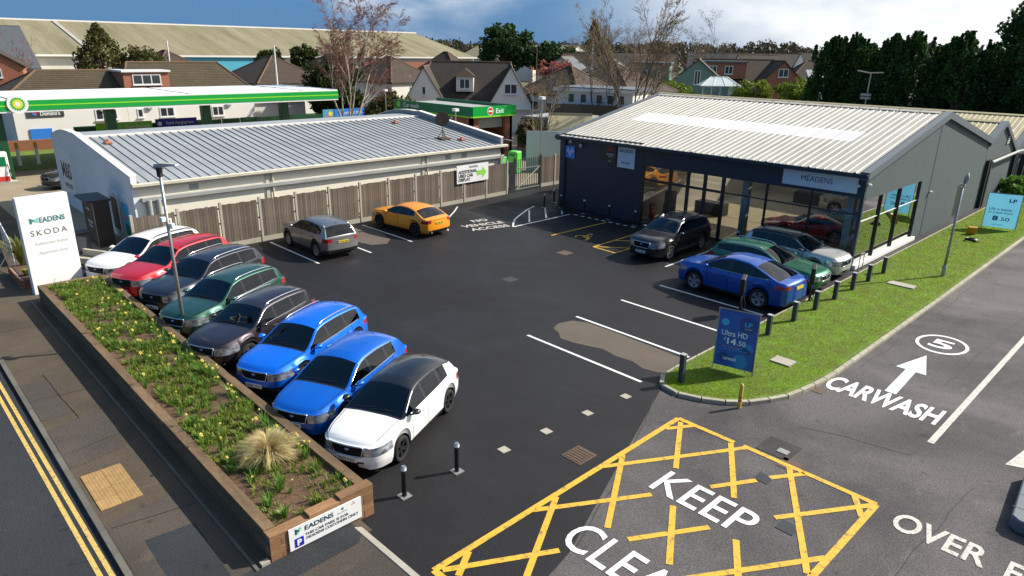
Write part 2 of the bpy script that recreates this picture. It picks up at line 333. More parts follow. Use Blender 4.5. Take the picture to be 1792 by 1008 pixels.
# showroom inside
mat('floor_tile', (0.58, 0.48, 0.33), 0.35, var=0.2, vscale=1.0)
mat('inner_wall', (0.60, 0.55, 0.47), 0.8)
mat('inner_dark', (0.05, 0.05, 0.055), 0.8)
mat('column_white', (0.58, 0.66, 0.64), 0.5)
glass('pane_front', (0.90, 0.91, 0.89), 1.35)
glass('pane_side', (0.16, 0.21, 0.19), 3.1)
glass('pane_house', (0.35, 0.38, 0.42), 1.6)
glass('pane_clear', (0.80, 0.90, 0.95), 1.4)
# cars
glass('car_glass', (0.13, 0.16, 0.15), 1.0)
glass('car_glass_dark', (0.05, 0.06, 0.06), 1.0)
glass('lens_clear', (0.75, 0.78, 0.82), 2.2)
mat('tyre', (0.012, 0.012, 0.013), 0.85)
mat('car_black', (0.010, 0.010, 0.011), 0.55)
mat('gloss_black', (0.006, 0.006, 0.007), 0.15, coat=0.6)
mat('seam', (0.004, 0.004, 0.004), 0.9)
mat('chrome', (0.66, 0.67, 0.70), 0.18, metal=1.0)
mat('lamp_silver', (0.42, 0.44, 0.48), 0.25, metal=0.7)
mat('lamp_dark', (0.045, 0.05, 0.06), 0.2, metal=0.3, coat=0.8)
mat('alloy_silver', (0.50, 0.50, 0.52), 0.3, metal=0.85)
mat('alloy_dark', (0.02, 0.02, 0.022), 0.35, metal=0.3)
mat('tail_red', (0.30, 0.008, 0.014), 0.2, coat=1.0)
mat('cabin', (0.022, 0.022, 0.024), 0.85)
mat('cabin_tan', (0.10, 0.09, 0.08), 0.85)
mat('plate_white', (0.76, 0.76, 0.72), 0.5)
mat('plate_yellow', (0.70, 0.50, 0.04), 0.5)
mat('plate_text', (0.012, 0.012, 0.012), 0.6)
mat('badge_blue', (0.22, 0.33, 0.55), 0.3, metal=0.6)
def paint(name, col, metal=0.35, rough=0.32):
    return mat('paint_' + name, col, rough, metal=metal, coat=0.8)
paint('white', (0.76, 0.76, 0.74), 0.0, 0.4)
paint('red', (0.60, 0.012, 0.022), 0.35, 0.36)
paint('black', (0.012, 0.0125, 0.015), 0.4)
paint('graphite', (0.030, 0.033, 0.042), 0.60, 0.36)
paint('green', (0.025, 0.085, 0.062), 0.60, 0.36)
paint('emerald', (0.020, 0.13, 0.070), 0.55, 0.36)
paint('purple_black', (0.034, 0.026, 0.034), 0.60, 0.36)
paint('blue', (0.001, 0.145, 0.74), 0.30, 0.36)
paint('race_blue', (0.001, 0.115, 0.56), 0.35, 0.36)
paint('coupe_blue', (0.001, 0.068, 0.36), 0.35, 0.36)
paint('silver', (0.30, 0.29, 0.285), 0.75)
paint('orange', (0.82, 0.29, 0.003), 0.10, 0.36)
paint('pearl', (0.50, 0.50, 0.48), 0.4)
paint('slate', (0.045, 0.055, 0.068), 0.5)  # shade tone for the white estate SUV's roof
paint('dark_red', (0.75, 0.02, 0.018), 0.00, 0.36)

# ---------------------------------------------------------------- builders
def rotz(p, a):
    c, s = math.cos(a), math.sin(a)
    return (p[0] * c - p[1] * s, p[0] * s + p[1] * c)

class MB:
    """Collects faces and links them as ONE mesh object."""
    def __init__(s): s.v = []; s.f = []; s.mi = []; s.cur = 0
    def add(s, vs, fs):
        o = len(s.v); s.v += [tuple(p) for p in vs]
        for f in fs: s.f.append(tuple(i + o for i in f)); s.mi.append(s.cur)
        return s
    def box(s, x0, x1, y0, y1, z0, z1):
        return s.add([(x0, y0, z0), (x1, y0, z0), (x1, y1, z0), (x0, y1, z0), (x0, y0, z1), (x1, y0, z1), (x1, y1, z1), (x0, y1, z1)],
                     [(0, 3, 2, 1), (4, 5, 6, 7), (0, 1, 5, 4), (1, 2, 6, 5), (2, 3, 7, 6), (3, 0, 4, 7)])
    def boxc(s, c, d, a=0.0):
        x, y, z = (t / 2 for t in d); vs = []
        for k in (-z, z):
            for px, py in ((-x, -y), (x, -y), (x, y), (-x, y)):
                q = rotz((px, py), a); vs.append((c[0] + q[0], c[1] + q[1], c[2] + k))
        return s.add(vs, [(0, 3, 2, 1), (4, 5, 6, 7), (0, 1, 5, 4), (1, 2, 6, 5), (2, 3, 7, 6), (3, 0, 4, 7)])
    def quad(s, *p): return s.add(p, [tuple(range(len(p)))])
    def prism(s, poly, z0, z1):
        n = len(poly)
        return s.add([(x, y, z0) for x, y in poly] + [(x, y, z1) for x, y in poly],
                     [tuple(range(n - 1, -1, -1)), tuple(range(n, 2 * n))] + [(i, (i + 1) % n, n + (i + 1) % n, n + i) for i in range(n)])
    def prism_x(s, poly, x0, x1):      # poly in (y, z)
        n = len(poly)
        return s.add([(x0, y, z) for y, z in poly] + [(x1, y, z) for y, z in poly],
                     [tuple(range(n - 1, -1, -1)), tuple(range(n, 2 * n))] + [(i, (i + 1) % n, n + (i + 1) % n, n + i) for i in range(n)])
    def prism_y(s, poly, y0, y1):      # poly in (x, z)
        n = len(poly)
        return s.add([(x, y0, z) for x, z in poly] + [(x, y1, z) for x, z in poly],
                     [tuple(range(n)), tuple(range(2 * n - 1, n - 1, -1))] + [(i, n + i, n + (i + 1) % n, (i + 1) % n) for i in range(n)])
    def cyl(s, x, y, z0, z1, r, r1=None, n=12):
        r1 = r if r1 is None else r1
        return s.add([(x + r * math.cos(2 * PI * i / n), y + r * math.sin(2 * PI * i / n), z0) for i in range(n)] +
                     [(x + r1 * math.cos(2 * PI * i / n), y + r1 * math.sin(2 * PI * i / n), z1) for i in range(n)],
                     [tuple(range(n - 1, -1, -1)), tuple(range(n, 2 * n))] + [(i, (i + 1) % n, n + (i + 1) % n, n + i) for i in range(n)])
    def tube(s, pts, rs, n=6, caps=True):
        pts = [Vector(p) for p in pts]
        if not isinstance(rs, (list, tuple)): rs = [rs] * len(pts)
        o = len(s.v); t0 = (pts[1] - pts[0]).normalized()
        side = t0.orthogonal().normalized()
        for i, p in enumerate(pts):
            t = (pts[min(i + 1, len(pts) - 1)] - pts[max(i - 1, 0)])
            t = t.normalized() if t.length > 1e-9 else t0
            side = (side - t * side.dot(t))
            side = side.normalized() if side.length > 1e-6 else t.orthogonal().normalized()
            up = t.cross(side)
            for k in range(n):
                a = 2 * PI * k / n
                s.v.append(tuple(p + side * (rs[i] * math.cos(a)) + up * (rs[i] * math.sin(a))))
        for i in range(len(pts) - 1):
            for k in range(n):
                a, b = o + i * n + k, o + i * n + (k + 1) % n
                s.f.append((a, b, b + n, a + n)); s.mi.append(s.cur)
        if caps:
            s.f.append(tuple(o + k for k in range(n - 1, -1, -1))); s.mi.append(s.cur)
            e = o + (len(pts) - 1) * n; s.f.append(tuple(e + k for k in range(n))); s.mi.append(s.cur)
        return s
    def lathe(s, prof, n=20, axis='Z'):
        """prof: (r, h) pairs, closed by the caller if wanted."""
        o = len(s.v)
        for r, h in prof:
            for k in range(n):
                a = 2 * PI * k / n
                p = (r * math.cos(a), r * math.sin(a), h)
                s.v.append(p if axis == 'Z' else (p[0], p[2], p[1]))
        for i in range(len(prof) - 1):
            for k in range(n):
                a, b = o + i * n + k, o + i * n + (k + 1) % n
                s.f.append((a, b, b + n, a + n)); s.mi.append(s.cur)
        return s
    def disc(s, c, r, n=20, axis='Z'):
        pts = []
        for k in range(n):
            a = 2 * PI * k / n; u, w = r * math.cos(a), r * math.sin(a)
            pts.append((c[0] + u, c[1] + w, c[2]) if axis == 'Z' else ((c[0] + u, c[1], c[2] + w) if axis == 'Y' else (c[0], c[1] + u, c[2] + w)))
        return s.add(pts, [tuple(range(n))])
    def mesh(s, name, m=None, smooth=False):
        me = bpy.data.meshes.new(name); me.from_pydata(s.v, [], s.f); me.update()
        ms = m if isinstance(m, (list, tuple)) else [m]
        for x in ms:
            if x: me.materials.append(M[x])
        if len(ms) > 1: me.polygons.foreach_set('material_index', s.mi)
        if smooth: me.polygons.foreach_set('use_smooth', [True] * len(me.polygons))
        return me
    def build(s, name, m=None, parent=None, smooth=False, bevel=0.0, angle=None):
        o = link(name, s.mesh(name, m, smooth or angle is not None), parent)
        if angle is not None: o.data.set_sharp_from_angle(angle=rad(angle))
        if bevel: bev(o, bevel)
        return o

def bev(o, w, seg=1):
    b = o.modifiers.new('bevel', 'BEVEL'); b.width = w; b.segments = seg; b.limit_method = 'ANGLE'; b.angle_limit = rad(40)

def link(name, me, parent=None, loc=None, rz=0.0):
    o = bpy.data.objects.new(name, me); COL.objects.link(o)
    if parent is not None: o.parent = parent
    if loc is not None: o.location = loc
    if rz: o.rotation_euler = (0, 0, rz)
    return o

def tag(o, label, cat, group=None):
    o['label'] = label; o['category'] = cat
    if group: o['group'] = group
    return o
def thing(name, label, cat, loc=(0, 0, 0), rz=0.0, group=None):
    o = bpy.data.objects.new(name, None); COL.objects.link(o)
    o.location = loc; o.rotation_euler = (0, 0, rz); o.empty_display_size = 0.2
    return tag(o, label, cat, group)
def struct(o): o['kind'] = 'structure'; return o
def stuff(o, label=None, cat=None):
    o['kind'] = 'stuff'
    if label: o['label'] = label; o['category'] = cat
    return o
def kids(o): return [c for c in COL.objects if c.parent is o]
KIDS = {}
def copy_tree(o, parent=None, childmap=None):
    c = o.copy(); COL.objects.link(c); c.parent = parent
    for ch in childmap.get(o.name, ()): copy_tree(ch, c, childmap)
    return c
def childmap(objs):
    d = {}
    for o in objs:
        if o.parent: d.setdefault(o.parent.name, []).append(o)
    return d

# lettering --------------------------------------------------------
_tx = {}
def text_mesh(s, size=1.0, depth=0.0, bold=0.0, spacing=1.0, align='CENTER', shear=0.0):
    key = (s, size, depth, bold, spacing, align, shear)
    if key in _tx: return _tx[key]
    cu = bpy.data.curves.new('t', 'FONT'); cu.body = s; cu.size = size; cu.extrude = depth; cu.offset = bold; cu.space_character = spacing
    cu.align_x = align; cu.align_y = 'CENTER'; cu.resolution_u = 4; cu.shear = shear
    ob = bpy.data.objects.new('t', cu); COL.objects.link(ob)
    bpy.context.view_layer.update()
    me = bpy.data.meshes.new_from_object(ob.evaluated_get(bpy.context.evaluated_depsgraph_get()))
    bpy.data.objects.remove(ob); bpy.data.curves.remove(cu)
    _tx[key] = me
    return me
def text(s, size, m, parent, loc, xdir, updir, fit=None, name='lettering', bold=0.0, spacing=1.0, depth=0.002, shear=0.0, align='CENTER'):
    """Flat lettering lying in the plane of xdir/updir; fit=(w, h) stretches it to that size."""
    me = text_mesh(s, size, depth, bold, spacing, align, shear)
    me = me.copy(); me.materials.clear(); me.materials.append(M[m])
    co = [v.co for v in me.vertices]
    x0, x1 = min(c.x for c in co), max(c.x for c in co); y0, y1 = min(c.y for c in co), max(c.y for c in co)
    ax, ay = Vector(xdir).normalized(), Vector(updir).normalized(); az = ax.cross(ay)
    sx = sy = 1.0
    cx = (x0 + x1) / 2 if (align == 'CENTER' or fit) else 0.0; cy = (y0 + y1) / 2
    if fit: sx, sy = fit[0] / (x1 - x0), fit[1] / (y1 - y0)
    for v in me.vertices:
        v.co = ax * ((v.co.x - cx) * sx) + ay * ((v.co.y - cy) * sy) + az * v.co.z
    return link(name, me, parent, loc)

# curves -----------------------------------------------------------
def crv(pts):
    """Monotone cubic through (x, y) points."""
    xs = [p[0] for p in pts]; ys = [p[1] for p in pts]; n = len(xs)
    d = [(ys[i + 1] - ys[i]) / (xs[i + 1] - xs[i]) for i in range(n - 1)]
    m = [d[0]] + [0 if d[i - 1] * d[i] <= 0 else 2 * d[i - 1] * d[i] / (d[i - 1] + d[i]) for i in range(1, n - 1)] + [d[-1]]
    def f(x):
        if x <= xs[0]: return ys[0]
        if x >= xs[-1]: return ys[-1]
        i = 0
        while x > xs[i + 1]: i += 1
        h = xs[i + 1] - xs[i]; t = (x - xs[i]) / h
        return ((2 * t**3 - 3 * t**2 + 1) * ys[i] + (t**3 - 2 * t**2 + t) * h * m[i] + (-2 * t**3 + 3 * t**2) * ys[i + 1] + (t**3 - t**2) * h * m[i + 1])
    return f
def lerp(a, b, t): return a + (b - a) * t

def sheet(name, poly, z, m, parent=None):
    return MB().add([(x, y, z) for x, y in poly], [tuple(range(len(poly)))]).build(name, m, parent)
def polystrip(mb, pts, w, z):
    """One mitred painted line through all the points."""
    P = [Vector(p) for p in pts]; n = len(P); L_, R_ = [], []
    for i in range(n):
        d = (P[min(i + 1, n - 1)] - P[max(i - 1, 0)]).normalized(); k = Vector((-d.y, d.x)) * (w / 2)
        L_.append((P[i].x + k.x, P[i].y + k.y, z)); R_.append((P[i].x - k.x, P[i].y - k.y, z))
    mb.add(L_ + R_, [(i, n + i, n + i + 1, i + 1) for i in range(n - 1)])
_zz = [0]
def strip(mb, p, q, w, z):
    """Painted line from p to q, w wide."""
    _zz[0] = (_zz[0] + 1) % 13; z += _zz[0] * 0.00025      # crossing strokes never share a plane
    d = Vector((q[0] - p[0], q[1] - p[1])).normalized(); n = Vector((-d.y, d.x)) * (w / 2)
    mb.add([(p[0] + n.x, p[1] + n.y, z), (p[0] - n.x, p[1] - n.y, z), (q[0] - n.x, q[1] - n.y, z), (q[0] + n.x, q[1] + n.y, z)], [(0, 1, 2, 3)])

# ---------------------------------------------------------------- ground, roads, markings
ground = struct(sheet('ground', [(-3000, -3000), (3000, -3000), (3000, 3000), (-3000, 3000)], -0.03, 'far_ground'))
car_park = struct(sheet('car_park', [(-33.0, 5.0), (-6.2, 5.0), (-6.9, 8.3), (-9.6, 15.2), (-10.1, 60), (-33.4, 60)], 0.0, 'asphalt_new'))
access_road = struct(sheet('access_road', [(-33, 1.9), (-9.8, 1.9), (60, 1.9), (60, 80), (-11, 80), (-11, 5), (-33, 5)], -0.004, 'asphalt_old'))
road = struct(sheet('road', [(-120, -30), (60, -30), (60, 1.98), (-9.6, 1.98), (-120, 1.98)], -0.002, 'asphalt_road'))
footpath = struct(MB().box(-90, -9.95, 2.10, 5.9, -0.02, 0.055).build('footpath', 'footway'))
# patches of other surfacing let into the footpath
for i, (poly, mname) in enumerate((([(-13.6, 2.12), (-10.0, 2.12), (-10.0, 3.9), (-13.9, 4.0)], 'footway_b'), ([(-12.6, 2.55), (-10.3, 2.5), (-10.2, 3.35), (-12.5, 3.45)], 'asphalt_road'),
                          ([(-21.6, 2.12), (-19.0, 2.12), (-19.0, 2.75), (-21.6, 2.75)], 'footway_b'), ([(-18.4, 2.12), (-16.2, 2.12), (-16.4, 3.3), (-18.8, 3.5)], 'footway_b'),
                          ([(-33.0, 2.12), (-30.5, 2.12), (-30.5, 3.9), (-33.0, 3.9)], 'footway_b'))):
    sheet('surface_patch', poly, 0.059 + 0.001 * i, mname, footpath)
# footpath outside the planter's end, with its concrete edging
struct(sheet('planter_apron', [(-10.45, 3.4), (-9.75, 3.4), (-9.78, 5.5), (-10.0, 5.72), (-10.45, 5.72)], 0.063, 'asphalt_road'))
apron = struct(sheet('footpath_end', [(-10.45, 2.1), (-6.6, 2.1), (-7.2, 5.7), (-10.45, 5.66)], 0.057, 'footway_b'))
m = MB(); m.prism([(-10.25, 5.67), (-7.2, 5.72), (-7.2, 5.86), (-10.15, 5.80)], -0.02, 0.064); struct(m.build('edging_strip', 'concrete', bevel=0.01))
# road kerb: one stone after another
kerb = struct(MB().box(-90, -40, 1.99, 2.10, -0.05, 0.07).build('kerb', 'kerb_dark'))
stone = MB().box(0, 0.905, 1.99, 2.10, -0.05, 0.072).mesh('kerb_stone', 'kerb_dark')
for i in range(34): link('kerb_stone', stone, kerb, (-40 + i * 0.915, 0, 0))
# dressed tactile paving at the kerb
tact = struct(MB().box(-15.78, -14.12, 2.13, 3.07, 0.0, 0.052).build('tactile_paving_bed', 'mortar'))
tm = MB().box(0, 0.392, 0, 0.392, 0.0, 0.018)
for i in range(6):
    for j in range(6): tm.cyl(0.035 + 0.065 * i, 0.035 + 0.065 * j, 0.018, 0.024, 0.018, 0.012, 5)
tm = tm.mesh('paving_tile', 'tile_buff')
for i in range(4):
    for j in range(2): link('paving_tile', tm, tact, (-15.72 + i * 0.4, 2.2 + j * 0.4, 0.052))

# double yellow lines along the public road
m = MB()
for y in (1.60, 1.76):
    x = -61.4
    while x < -11.4:
        strip(m, (x, y + .009 * (x + 21)), (x + 1.2, y + .009 * (x + 22.2)), 0.085, 0.003); x += 1.2
m.build('yellow_line', 'paint_yellow_pale', road)
# rain gully along the channel
strip(g := MB(), (-90, 1.86), (-17.4, 1.97), 0.05, 0.0025); g.build('channel_line', 'seam', road)

# parking bay lines (east row, fence row)
for y, x0, x1 in ((15.22, -14.92, -10.27), (17.75, -14.97, -10.29), (20.37, -14.97, -10.4), (22.98, -15.01, -10.49), (25.6, -15.6, -10.6), (28.2, -15.6, -10.6)):
    strip(g := MB(), (x0, y), (x1, y), 0.10, 0.004); g.build('bay_line', 'paint_white', car_park)
for y, x0, x1 in ((14.08, -31.52, -26.78), (16.75, -31.6, -26.75), (19.35, -31.65, -27.11)):
    strip(g := MB(), (x0, y), (x1, y), 0.10, 0.004); g.build('bay_line', 'paint_white', car_park)
strip(g := MB(), (-16.35, 25.35), (-16.45, 29.6), 0.10, 0.004); g.build('bay_line', 'paint_white', car_park)
# row under the cars by the planter
for k in range(8):
    p = (-30.6 + 2.55 * k, 6.9); d = rotz((-1, 0), rad(-64.5)); strip(g := MB(), p, (p[0] + d[0] * 4.4, p[1] + d[1] * 4.4), 0.10, 0.004); g.build('bay_line', 'paint_white', car_park)
# curved corner of the pedestrian zone
def arc_line(pts, w, m, name, par):
    f = MB()
    polystrip(f, pts, w, 0.0045)
    return f.build(name, m, par)
arc_line([(-31.9, 26.2), (-30.9, 25.1), (-30.1, 24.1), (-29.6, 23.4), (-28.9, 22.8), (-27.7, 22.1)], 0.10, 'paint_white', 'curved_line', car_park)
arc_line([(-29.0, 29.9), (-28.6, 28.9), (-28.0, 27.8), (-27.3, 26.6), (-26.6, 25.8), (-26.05, 25.25)], 0.10, 'paint_white', 'curved_line', car_park)
arc_line([(-26.05, 25.25), (-26.1, 29.9)], 0.10, 'paint_white', 'bay_line', car_park)
for q_ in ([(-28.4, 28.85), (-26.3, 26.75)], [(-28.3, 30.1), (-26.35, 28.18)], [(-27.05, 30.25), (-26.37, 29.55)]): arc_line(q_, 0.09, 'paint_white', 'bay_line', car_park)
for ln, (cx, cy, w, h) in {'NO': (-28.35, 24.85, 0.95, 0.52), 'VEHICLE': (-27.55, 24.4, 2.5, 0.52), 'ACCESS': (-26.75, 24.2, 2.3, 0.52)}.items():
    text(ln, 1, 'paint_white_worn', car_park, (cx, cy, 0.0045), (0.25, 1, 0), (-1, 0.25, 0), (w, h), bold=0.02, name='painted_word', depth=0)
# dashes in front of the showroom wall
for i in range(9):
    strip(g := MB(), (-25.9 + i * 0.5, 30.05 + 0.02 * i), (-25.64 + i * 0.5, 30.06 + 0.02 * i), 0.15, 0.004); g.build('bay_dash', 'paint_white', car_park)
# accessible bay
for a, b in (((-23.45, 25.5), (-23.42, 30.0)), ((-20.6, 25.45), (-20.75, 29.0)), ((-20.6, 25.45), (-19.2, 25.4)), ((-20.62, 25.5), (-19.3, 26.6)), ((-19.2, 25.4), (-19.3, 28.6)), ((-20.7, 27.2), (-19.3, 28.4))):
    strip(g := MB(), a, b, 0.09, 0.004); g.build('bay_line', 'paint_yellow', car_park)
g = MB(); cx, cy = -22.2, 26.45
for k in range(14):
    a0, a1 = rad(-150 + k * 18), rad(-132 + k * 18)
    strip(g, (cx + 0.34 * math.sin(a0), cy + 0.30 * math.cos(a0)), (cx + 0.34 * math.sin(a1), cy + 0.30 * math.cos(a1)), 0.08, 0.004)
strip(g, (cx, cy + 0.1), (cx - 0.05, cy + 0.62), 0.09, 0.004); strip(g, (cx, cy + 0.1), (cx + 0.42, cy + 0.1), 0.09, 0.004); strip(g, (cx + 0.42, cy + 0.1), (cx + 0.55, cy - 0.35), 0.09, 0.004)
strip(g, (cx - 0.05, cy + 0.42), (cx + 0.3, cy + 0.42), 0.07, 0.004)
g.add([(cx - 0.05 + 0.1 * math.cos(t * PI / 5), cy + 0.8 + 0.1 * math.sin(t * PI / 5), 0.004) for t in range(10)], [tuple(range(10))]); g.build('wheelchair_symbol', 'paint_yellow', car_park)

# dried-out patch of asphalt in the empty bay, and another behind the silver car
def blob(cx, cy, rx, ry, seed, n=44, rough=0.22):
    r_ = random.Random(seed); ph = [r_.uniform(0, 6.28) for _ in range(6)]
    out = []
    for k in range(n):
        a = 2 * PI * k / n
        s = 1 + rough * sum(math.sin((j + 2) * a + ph[j]) / (j + 2) for j in range(6))
        e = 0.55 if True else 1
        ca, sa = math.cos(a), math.sin(a)
        out.append((cx + rx * s * math.copysign(abs(ca) ** e, ca), cy + ry * s * math.copysign(abs(sa) ** e, sa)))
    return out
def patch(name, poly, m):
    sheet(name, poly, 0.0022, m, car_park)
patch('dry_patch', [(-14.95, 16.75), (-14.8, 17.35), (-14.3, 17.6), (-13.4, 17.62), (-12.2, 17.58), (-11.0, 17.55), (-10.2, 17.5), (-9.95, 17.2), (-9.9, 16.7), (-10.0, 16.35), (-10.35, 16.1), (-10.8, 16.0), (-11.3, 16.18), (-11.9, 16.1), (-12.5, 16.22), (-13.0, 16.05), (-13.5, 15.9), (-14.0, 15.85), (-14.35, 16.15), (-14.75, 16.3)], 'asphalt_dry')
patch('dry_patch', [(-31.8, 17.4), (-31.9, 19.2), (-31.0, 19.3), (-29.6, 19.2), (-28.2, 18.8), (-27.6, 18.2), (-27.9, 17.5), (-29.3, 17.2), (-30.6, 17.1)], 'asphalt_dry')

# edge studs across the entrance
for x, y in ((-10.34, 9.84), (-10.24, 11.2), (-10.14, 12.67), (-10.03, 14.17)):
    MB().prism([(x - 0.13, y - 0.11), (x + 0.11, y - 0.12), (x + 0.13, y + 0.11), (x - 0.11, y + 0.12)], 0, 0.012).build('ground_plate', 'concrete', car_park)
# gully grate
g = MB().box(-9.26, -8.68, 10.68, 11.3, 0.0, 0.010); g.build('gully_frame', 'iron_rust', car_park)
for i in range(7):
    for j in range(6): MB().boxc((-9.19 + 0.073 * i, 10.76 + 0.092 * j, 0.016), (0.05, 0.062, 0.014)).build('grate_bar', 'iron_rust', car_park)
for x, y, s, c in ((-19.6, 18.9, 0.55, 'asphalt_patch'), (-20.8, 23.6, 0.6, 'iron_rust'), (-5.4, 14.3, 0.45, 'iron_rust'), (-4.4, 12.1, 0.36, 'metal_dark'), (-5.55, 13.35, 0.34, 'metal_dark'), (-5.9, 14.8, 0.8, 'asphalt_mid'), (-4.4, 9.4, 0.6, 'asphalt_mid'), (-6.55, 18.55, 0.36, 'iron_rust')):
    g = MB().boxc((x, y, 0.003), (s, s, 0.008)); g.build('access_cover', c, car_park)
MB().boxc((-5.75, 14.72, 0.014), (0.26, 0.2, 0.016)).build('access_cover', 'steel_plate', car_park)

# yellow box junction and lettering on the access road
ZB = 0.005
def yl(p, q, w=0.13):
    g = MB(); strip(g, p, q, w, ZB); g.build('box_line', 'paint_yellow', access_road)
for p, q in (((-8.27, 6.14), (-8.36, 14.22)), ((-8.36, 14.22), (-6.77, 14.23)), ((-6.54, 14.25), (-3.45, 14.23)), ((-3.45, 14.23), (-3.47, 8.6)), ((-8.27, 6.14), (-4.5, 6.2))): yl(p, q, 0.14)
for p, q in (((-8.21, 14.09), (-7.11, 12.21)), ((-8.28, 13.54), (-7.89, 14.19)), ((-8.29, 11.04), (-6.45, 14.22)), ((-8.28, 11.76), (-6.86, 9.41)), ((-8.27, 8.71), (-6.91, 10.98)), ((-8.25, 9.41), (-6.5, 6.4)), ((-8.17, 6.26), (-7.07, 8.22)), ((-8.22, 6.93), (-7.86, 6.38)),
             ((-6.81, 14.14), (-5.63, 12.19)), ((-6.19, 12.16), (-5.62, 13.15)), ((-5.46, 13.47), (-4.99, 14.2)), ((-5.35, 14.19), (-3.55, 11.1)), ((-4.72, 12.2), (-3.46, 14.2)), ((-3.9, 14.21), (-3.5, 13.55)), ((-6.37, 9.44), (-5.48, 10.94)), ((-6.37, 10.99), (-5.42, 9.44)), ((-4.92, 10.99), (-3.9, 9.3)), ((-5.1, 9.2), (-3.5, 11.78))):
    yl(p, q)
def road_word(s, x0, x1, y0, y1, m='paint_white', bold=0.006):
    text(s, 1, m, access_road, ((x0 + x1) / 2, (y0 + y1) / 2, 0.0075), (1, 0, 0), (0, 1, 0), (x1 - x0, y1 - y0), bold=bold, name='painted_word', depth=0)
road_word('KEEP', -7.12, -4.88, 11.16, 12.04); road_word('CLEAR', -7.28, -4.45, 8.38, 9.27)
road_word('CARWASH', -6.6, -3.66, 18.85, 19.9, bold=0.028); road_word('OVER', -3.02, -1.36, 13.65, 14.35, 'paint_white_worn', 0.02)
road_word('FOR', -1.05, 0.05, 13.6, 14.3, 'paint_white_worn', 0.02)
road_word('5', -5.52, -4.85, 24.5, 25.35, bold=0.02)
g = MB(); n = 40
for k in range(n):
    a, b = 2 * PI * k / n, 2 * PI * (k + 1) / n
    g.add([(-5.18 + 0.76 * math.cos(a), 24.92 + 0.92 * math.sin(a), ZB), (-5.18 + 0.66 * math.cos(a), 24.92 + 0.80 * math.sin(a), ZB), (-5.18 + 0.66 * math.cos(b), 24.92 + 0.80 * math.sin(b), ZB), (-5.18 + 0.76 * math.cos(b), 24.92 + 0.92 * math.sin(b), ZB)], [(0, 1, 2, 3)])
g.build('speed_limit_ring', 'paint_white', access_road)
g = MB().add([(-5.26, 19.95, ZB), (-4.96, 19.95, ZB), (-5.06, 21.95, ZB), (-4.78, 21.95, ZB), (-5.24, 23.55, ZB), (-5.62, 21.95, ZB), (-5.34, 21.95, ZB)], [(0, 1, 2, 6), (5, 6, 2, 3, 4)]); g.build('direction_arrow', 'paint_white', access_road)
strip(g := MB(), (-3.46, 17.82), (-3.25, 62), 0.15, ZB); g.build('lane_line', 'paint_white_worn', access_road)
g = MB().add([(-1.95, 18.08, ZB), (-0.7, 18.6, ZB), (-1.6, 20.4, ZB)], [(0, 1, 2)]); g.build('direction_arrow', 'paint_white_worn', access_road)

# grass verge with kerb stones round it
VERGE = [(-10.02, 60), (-10.02, 17.0), (-9.98, 16.0), (-9.75, 15.5), (-9.3, 15.3), (-8.7, 15.45), (-8.05, 15.82), (-7.5, 16.4), (-7.05, 17.3), (-6.83, 18.4), (-6.72, 19.7), (-6.68, 30), (-6.7, 45), (-6.72, 60)]
verge = struct(MB().prism(VERGE[::-1], -0.02, 0.085).build('verge', 'turf_soil'))
def resample(pts, step):
    out = [Vector(pts[0])]; acc = 0
    for a, b in zip(pts, pts[1:]):
        a, b = Vector(a), Vector(b); L_ = (b - a).length; t = step - acc
        while t < L_: out.append(a.lerp(b, t / L_)); t += step
        acc = L_ - (t - step)
    return out
vk = struct(MB().box(-10.15, -10.03, 57, 60, -0.02, 0.11).build('verge_kerb', 'kerb_stone'))
ks = resample(VERGE, 0.62)
for a, b in zip(ks, ks[1:]):
    d = b - a; L_ = d.length; c = (a + b) / 2; n_ = Vector((d.y, -d.x)).normalized() * -0.065
    low = c.x < -9.9
    MB().boxc((0, 0, 0), (L_ - 0.008, 0.05 if low else 0.13, 0.24)).build('kerb_stone', 'kerb_stone', vk, bevel=0.012).matrix_basis = Matrix.Translation((c.x - n_.x, c.y - n_.y, -0.01)) @ Matrix.Rotation(math.atan2(d.y, d.x), 4, 'Z')
for x, y, a, b in ((-8.05, 19.45, 0.62, 0.5), (-8.2, 30.35, 1.0, 0.5)):
    MB().boxc((x, y, 0.10), (a, b, 0.06)).build('access_cover', 'concrete', verge)
def in_poly(x, y, poly):
    c = False
    for (x1, y1), (x2, y2) in zip(poly, poly[1:] + poly[:1]):
        if (y1 > y) != (y2 > y) and x < (x2 - x1) * (y - y1) / (y2 - y1) + x1: c = not c
    return c
def blades(poly, z, n, hgt, wid, rnd, bounds, dens=None):
    vs, fs = [], []
    x0, x1, y0, y1 = bounds
    while len(fs) < n:
        y = y0 + (y1 - y0) * rnd.random() ** 1.7; x = rnd.uniform(x0, x1)
        if not in_poly(x, y, poly): continue
        h = hgt * rnd.uniform(0.5, 1.3); a = rnd.uniform(0, 6.28); w = wid * (1 + (y - 15) / 18)
        tx, ty = rnd.gauss(0, 0.5) * h, rnd.gauss(0, 0.5) * h; o = len(vs)
        vs += [(x - w * math.cos(a), y - w * math.sin(a), z), (x + w * math.cos(a), y + w * math.sin(a), z), (x + tx, y + ty, z + h)]; fs.append((o, o + 1, o + 2))
    return vs, fs
rnd = random.Random(3)
inner = [(-9.98, 60), (-9.98, 17.0), (-9.93, 16.05), (-9.7, 15.6), (-9.3, 15.42), (-8.75, 15.55), (-8.12, 15.93), (-7.6, 16.5), (-7.16, 17.35), (-6.96, 18.4), (-6.84, 19.7), (-6.8, 30), (-6.82, 45), (-6.84, 60)]
vs, fs = blades(inner, 0.085, 60000, 0.035, 0.007, rnd, (-10, -6.7, 15.3, 56))
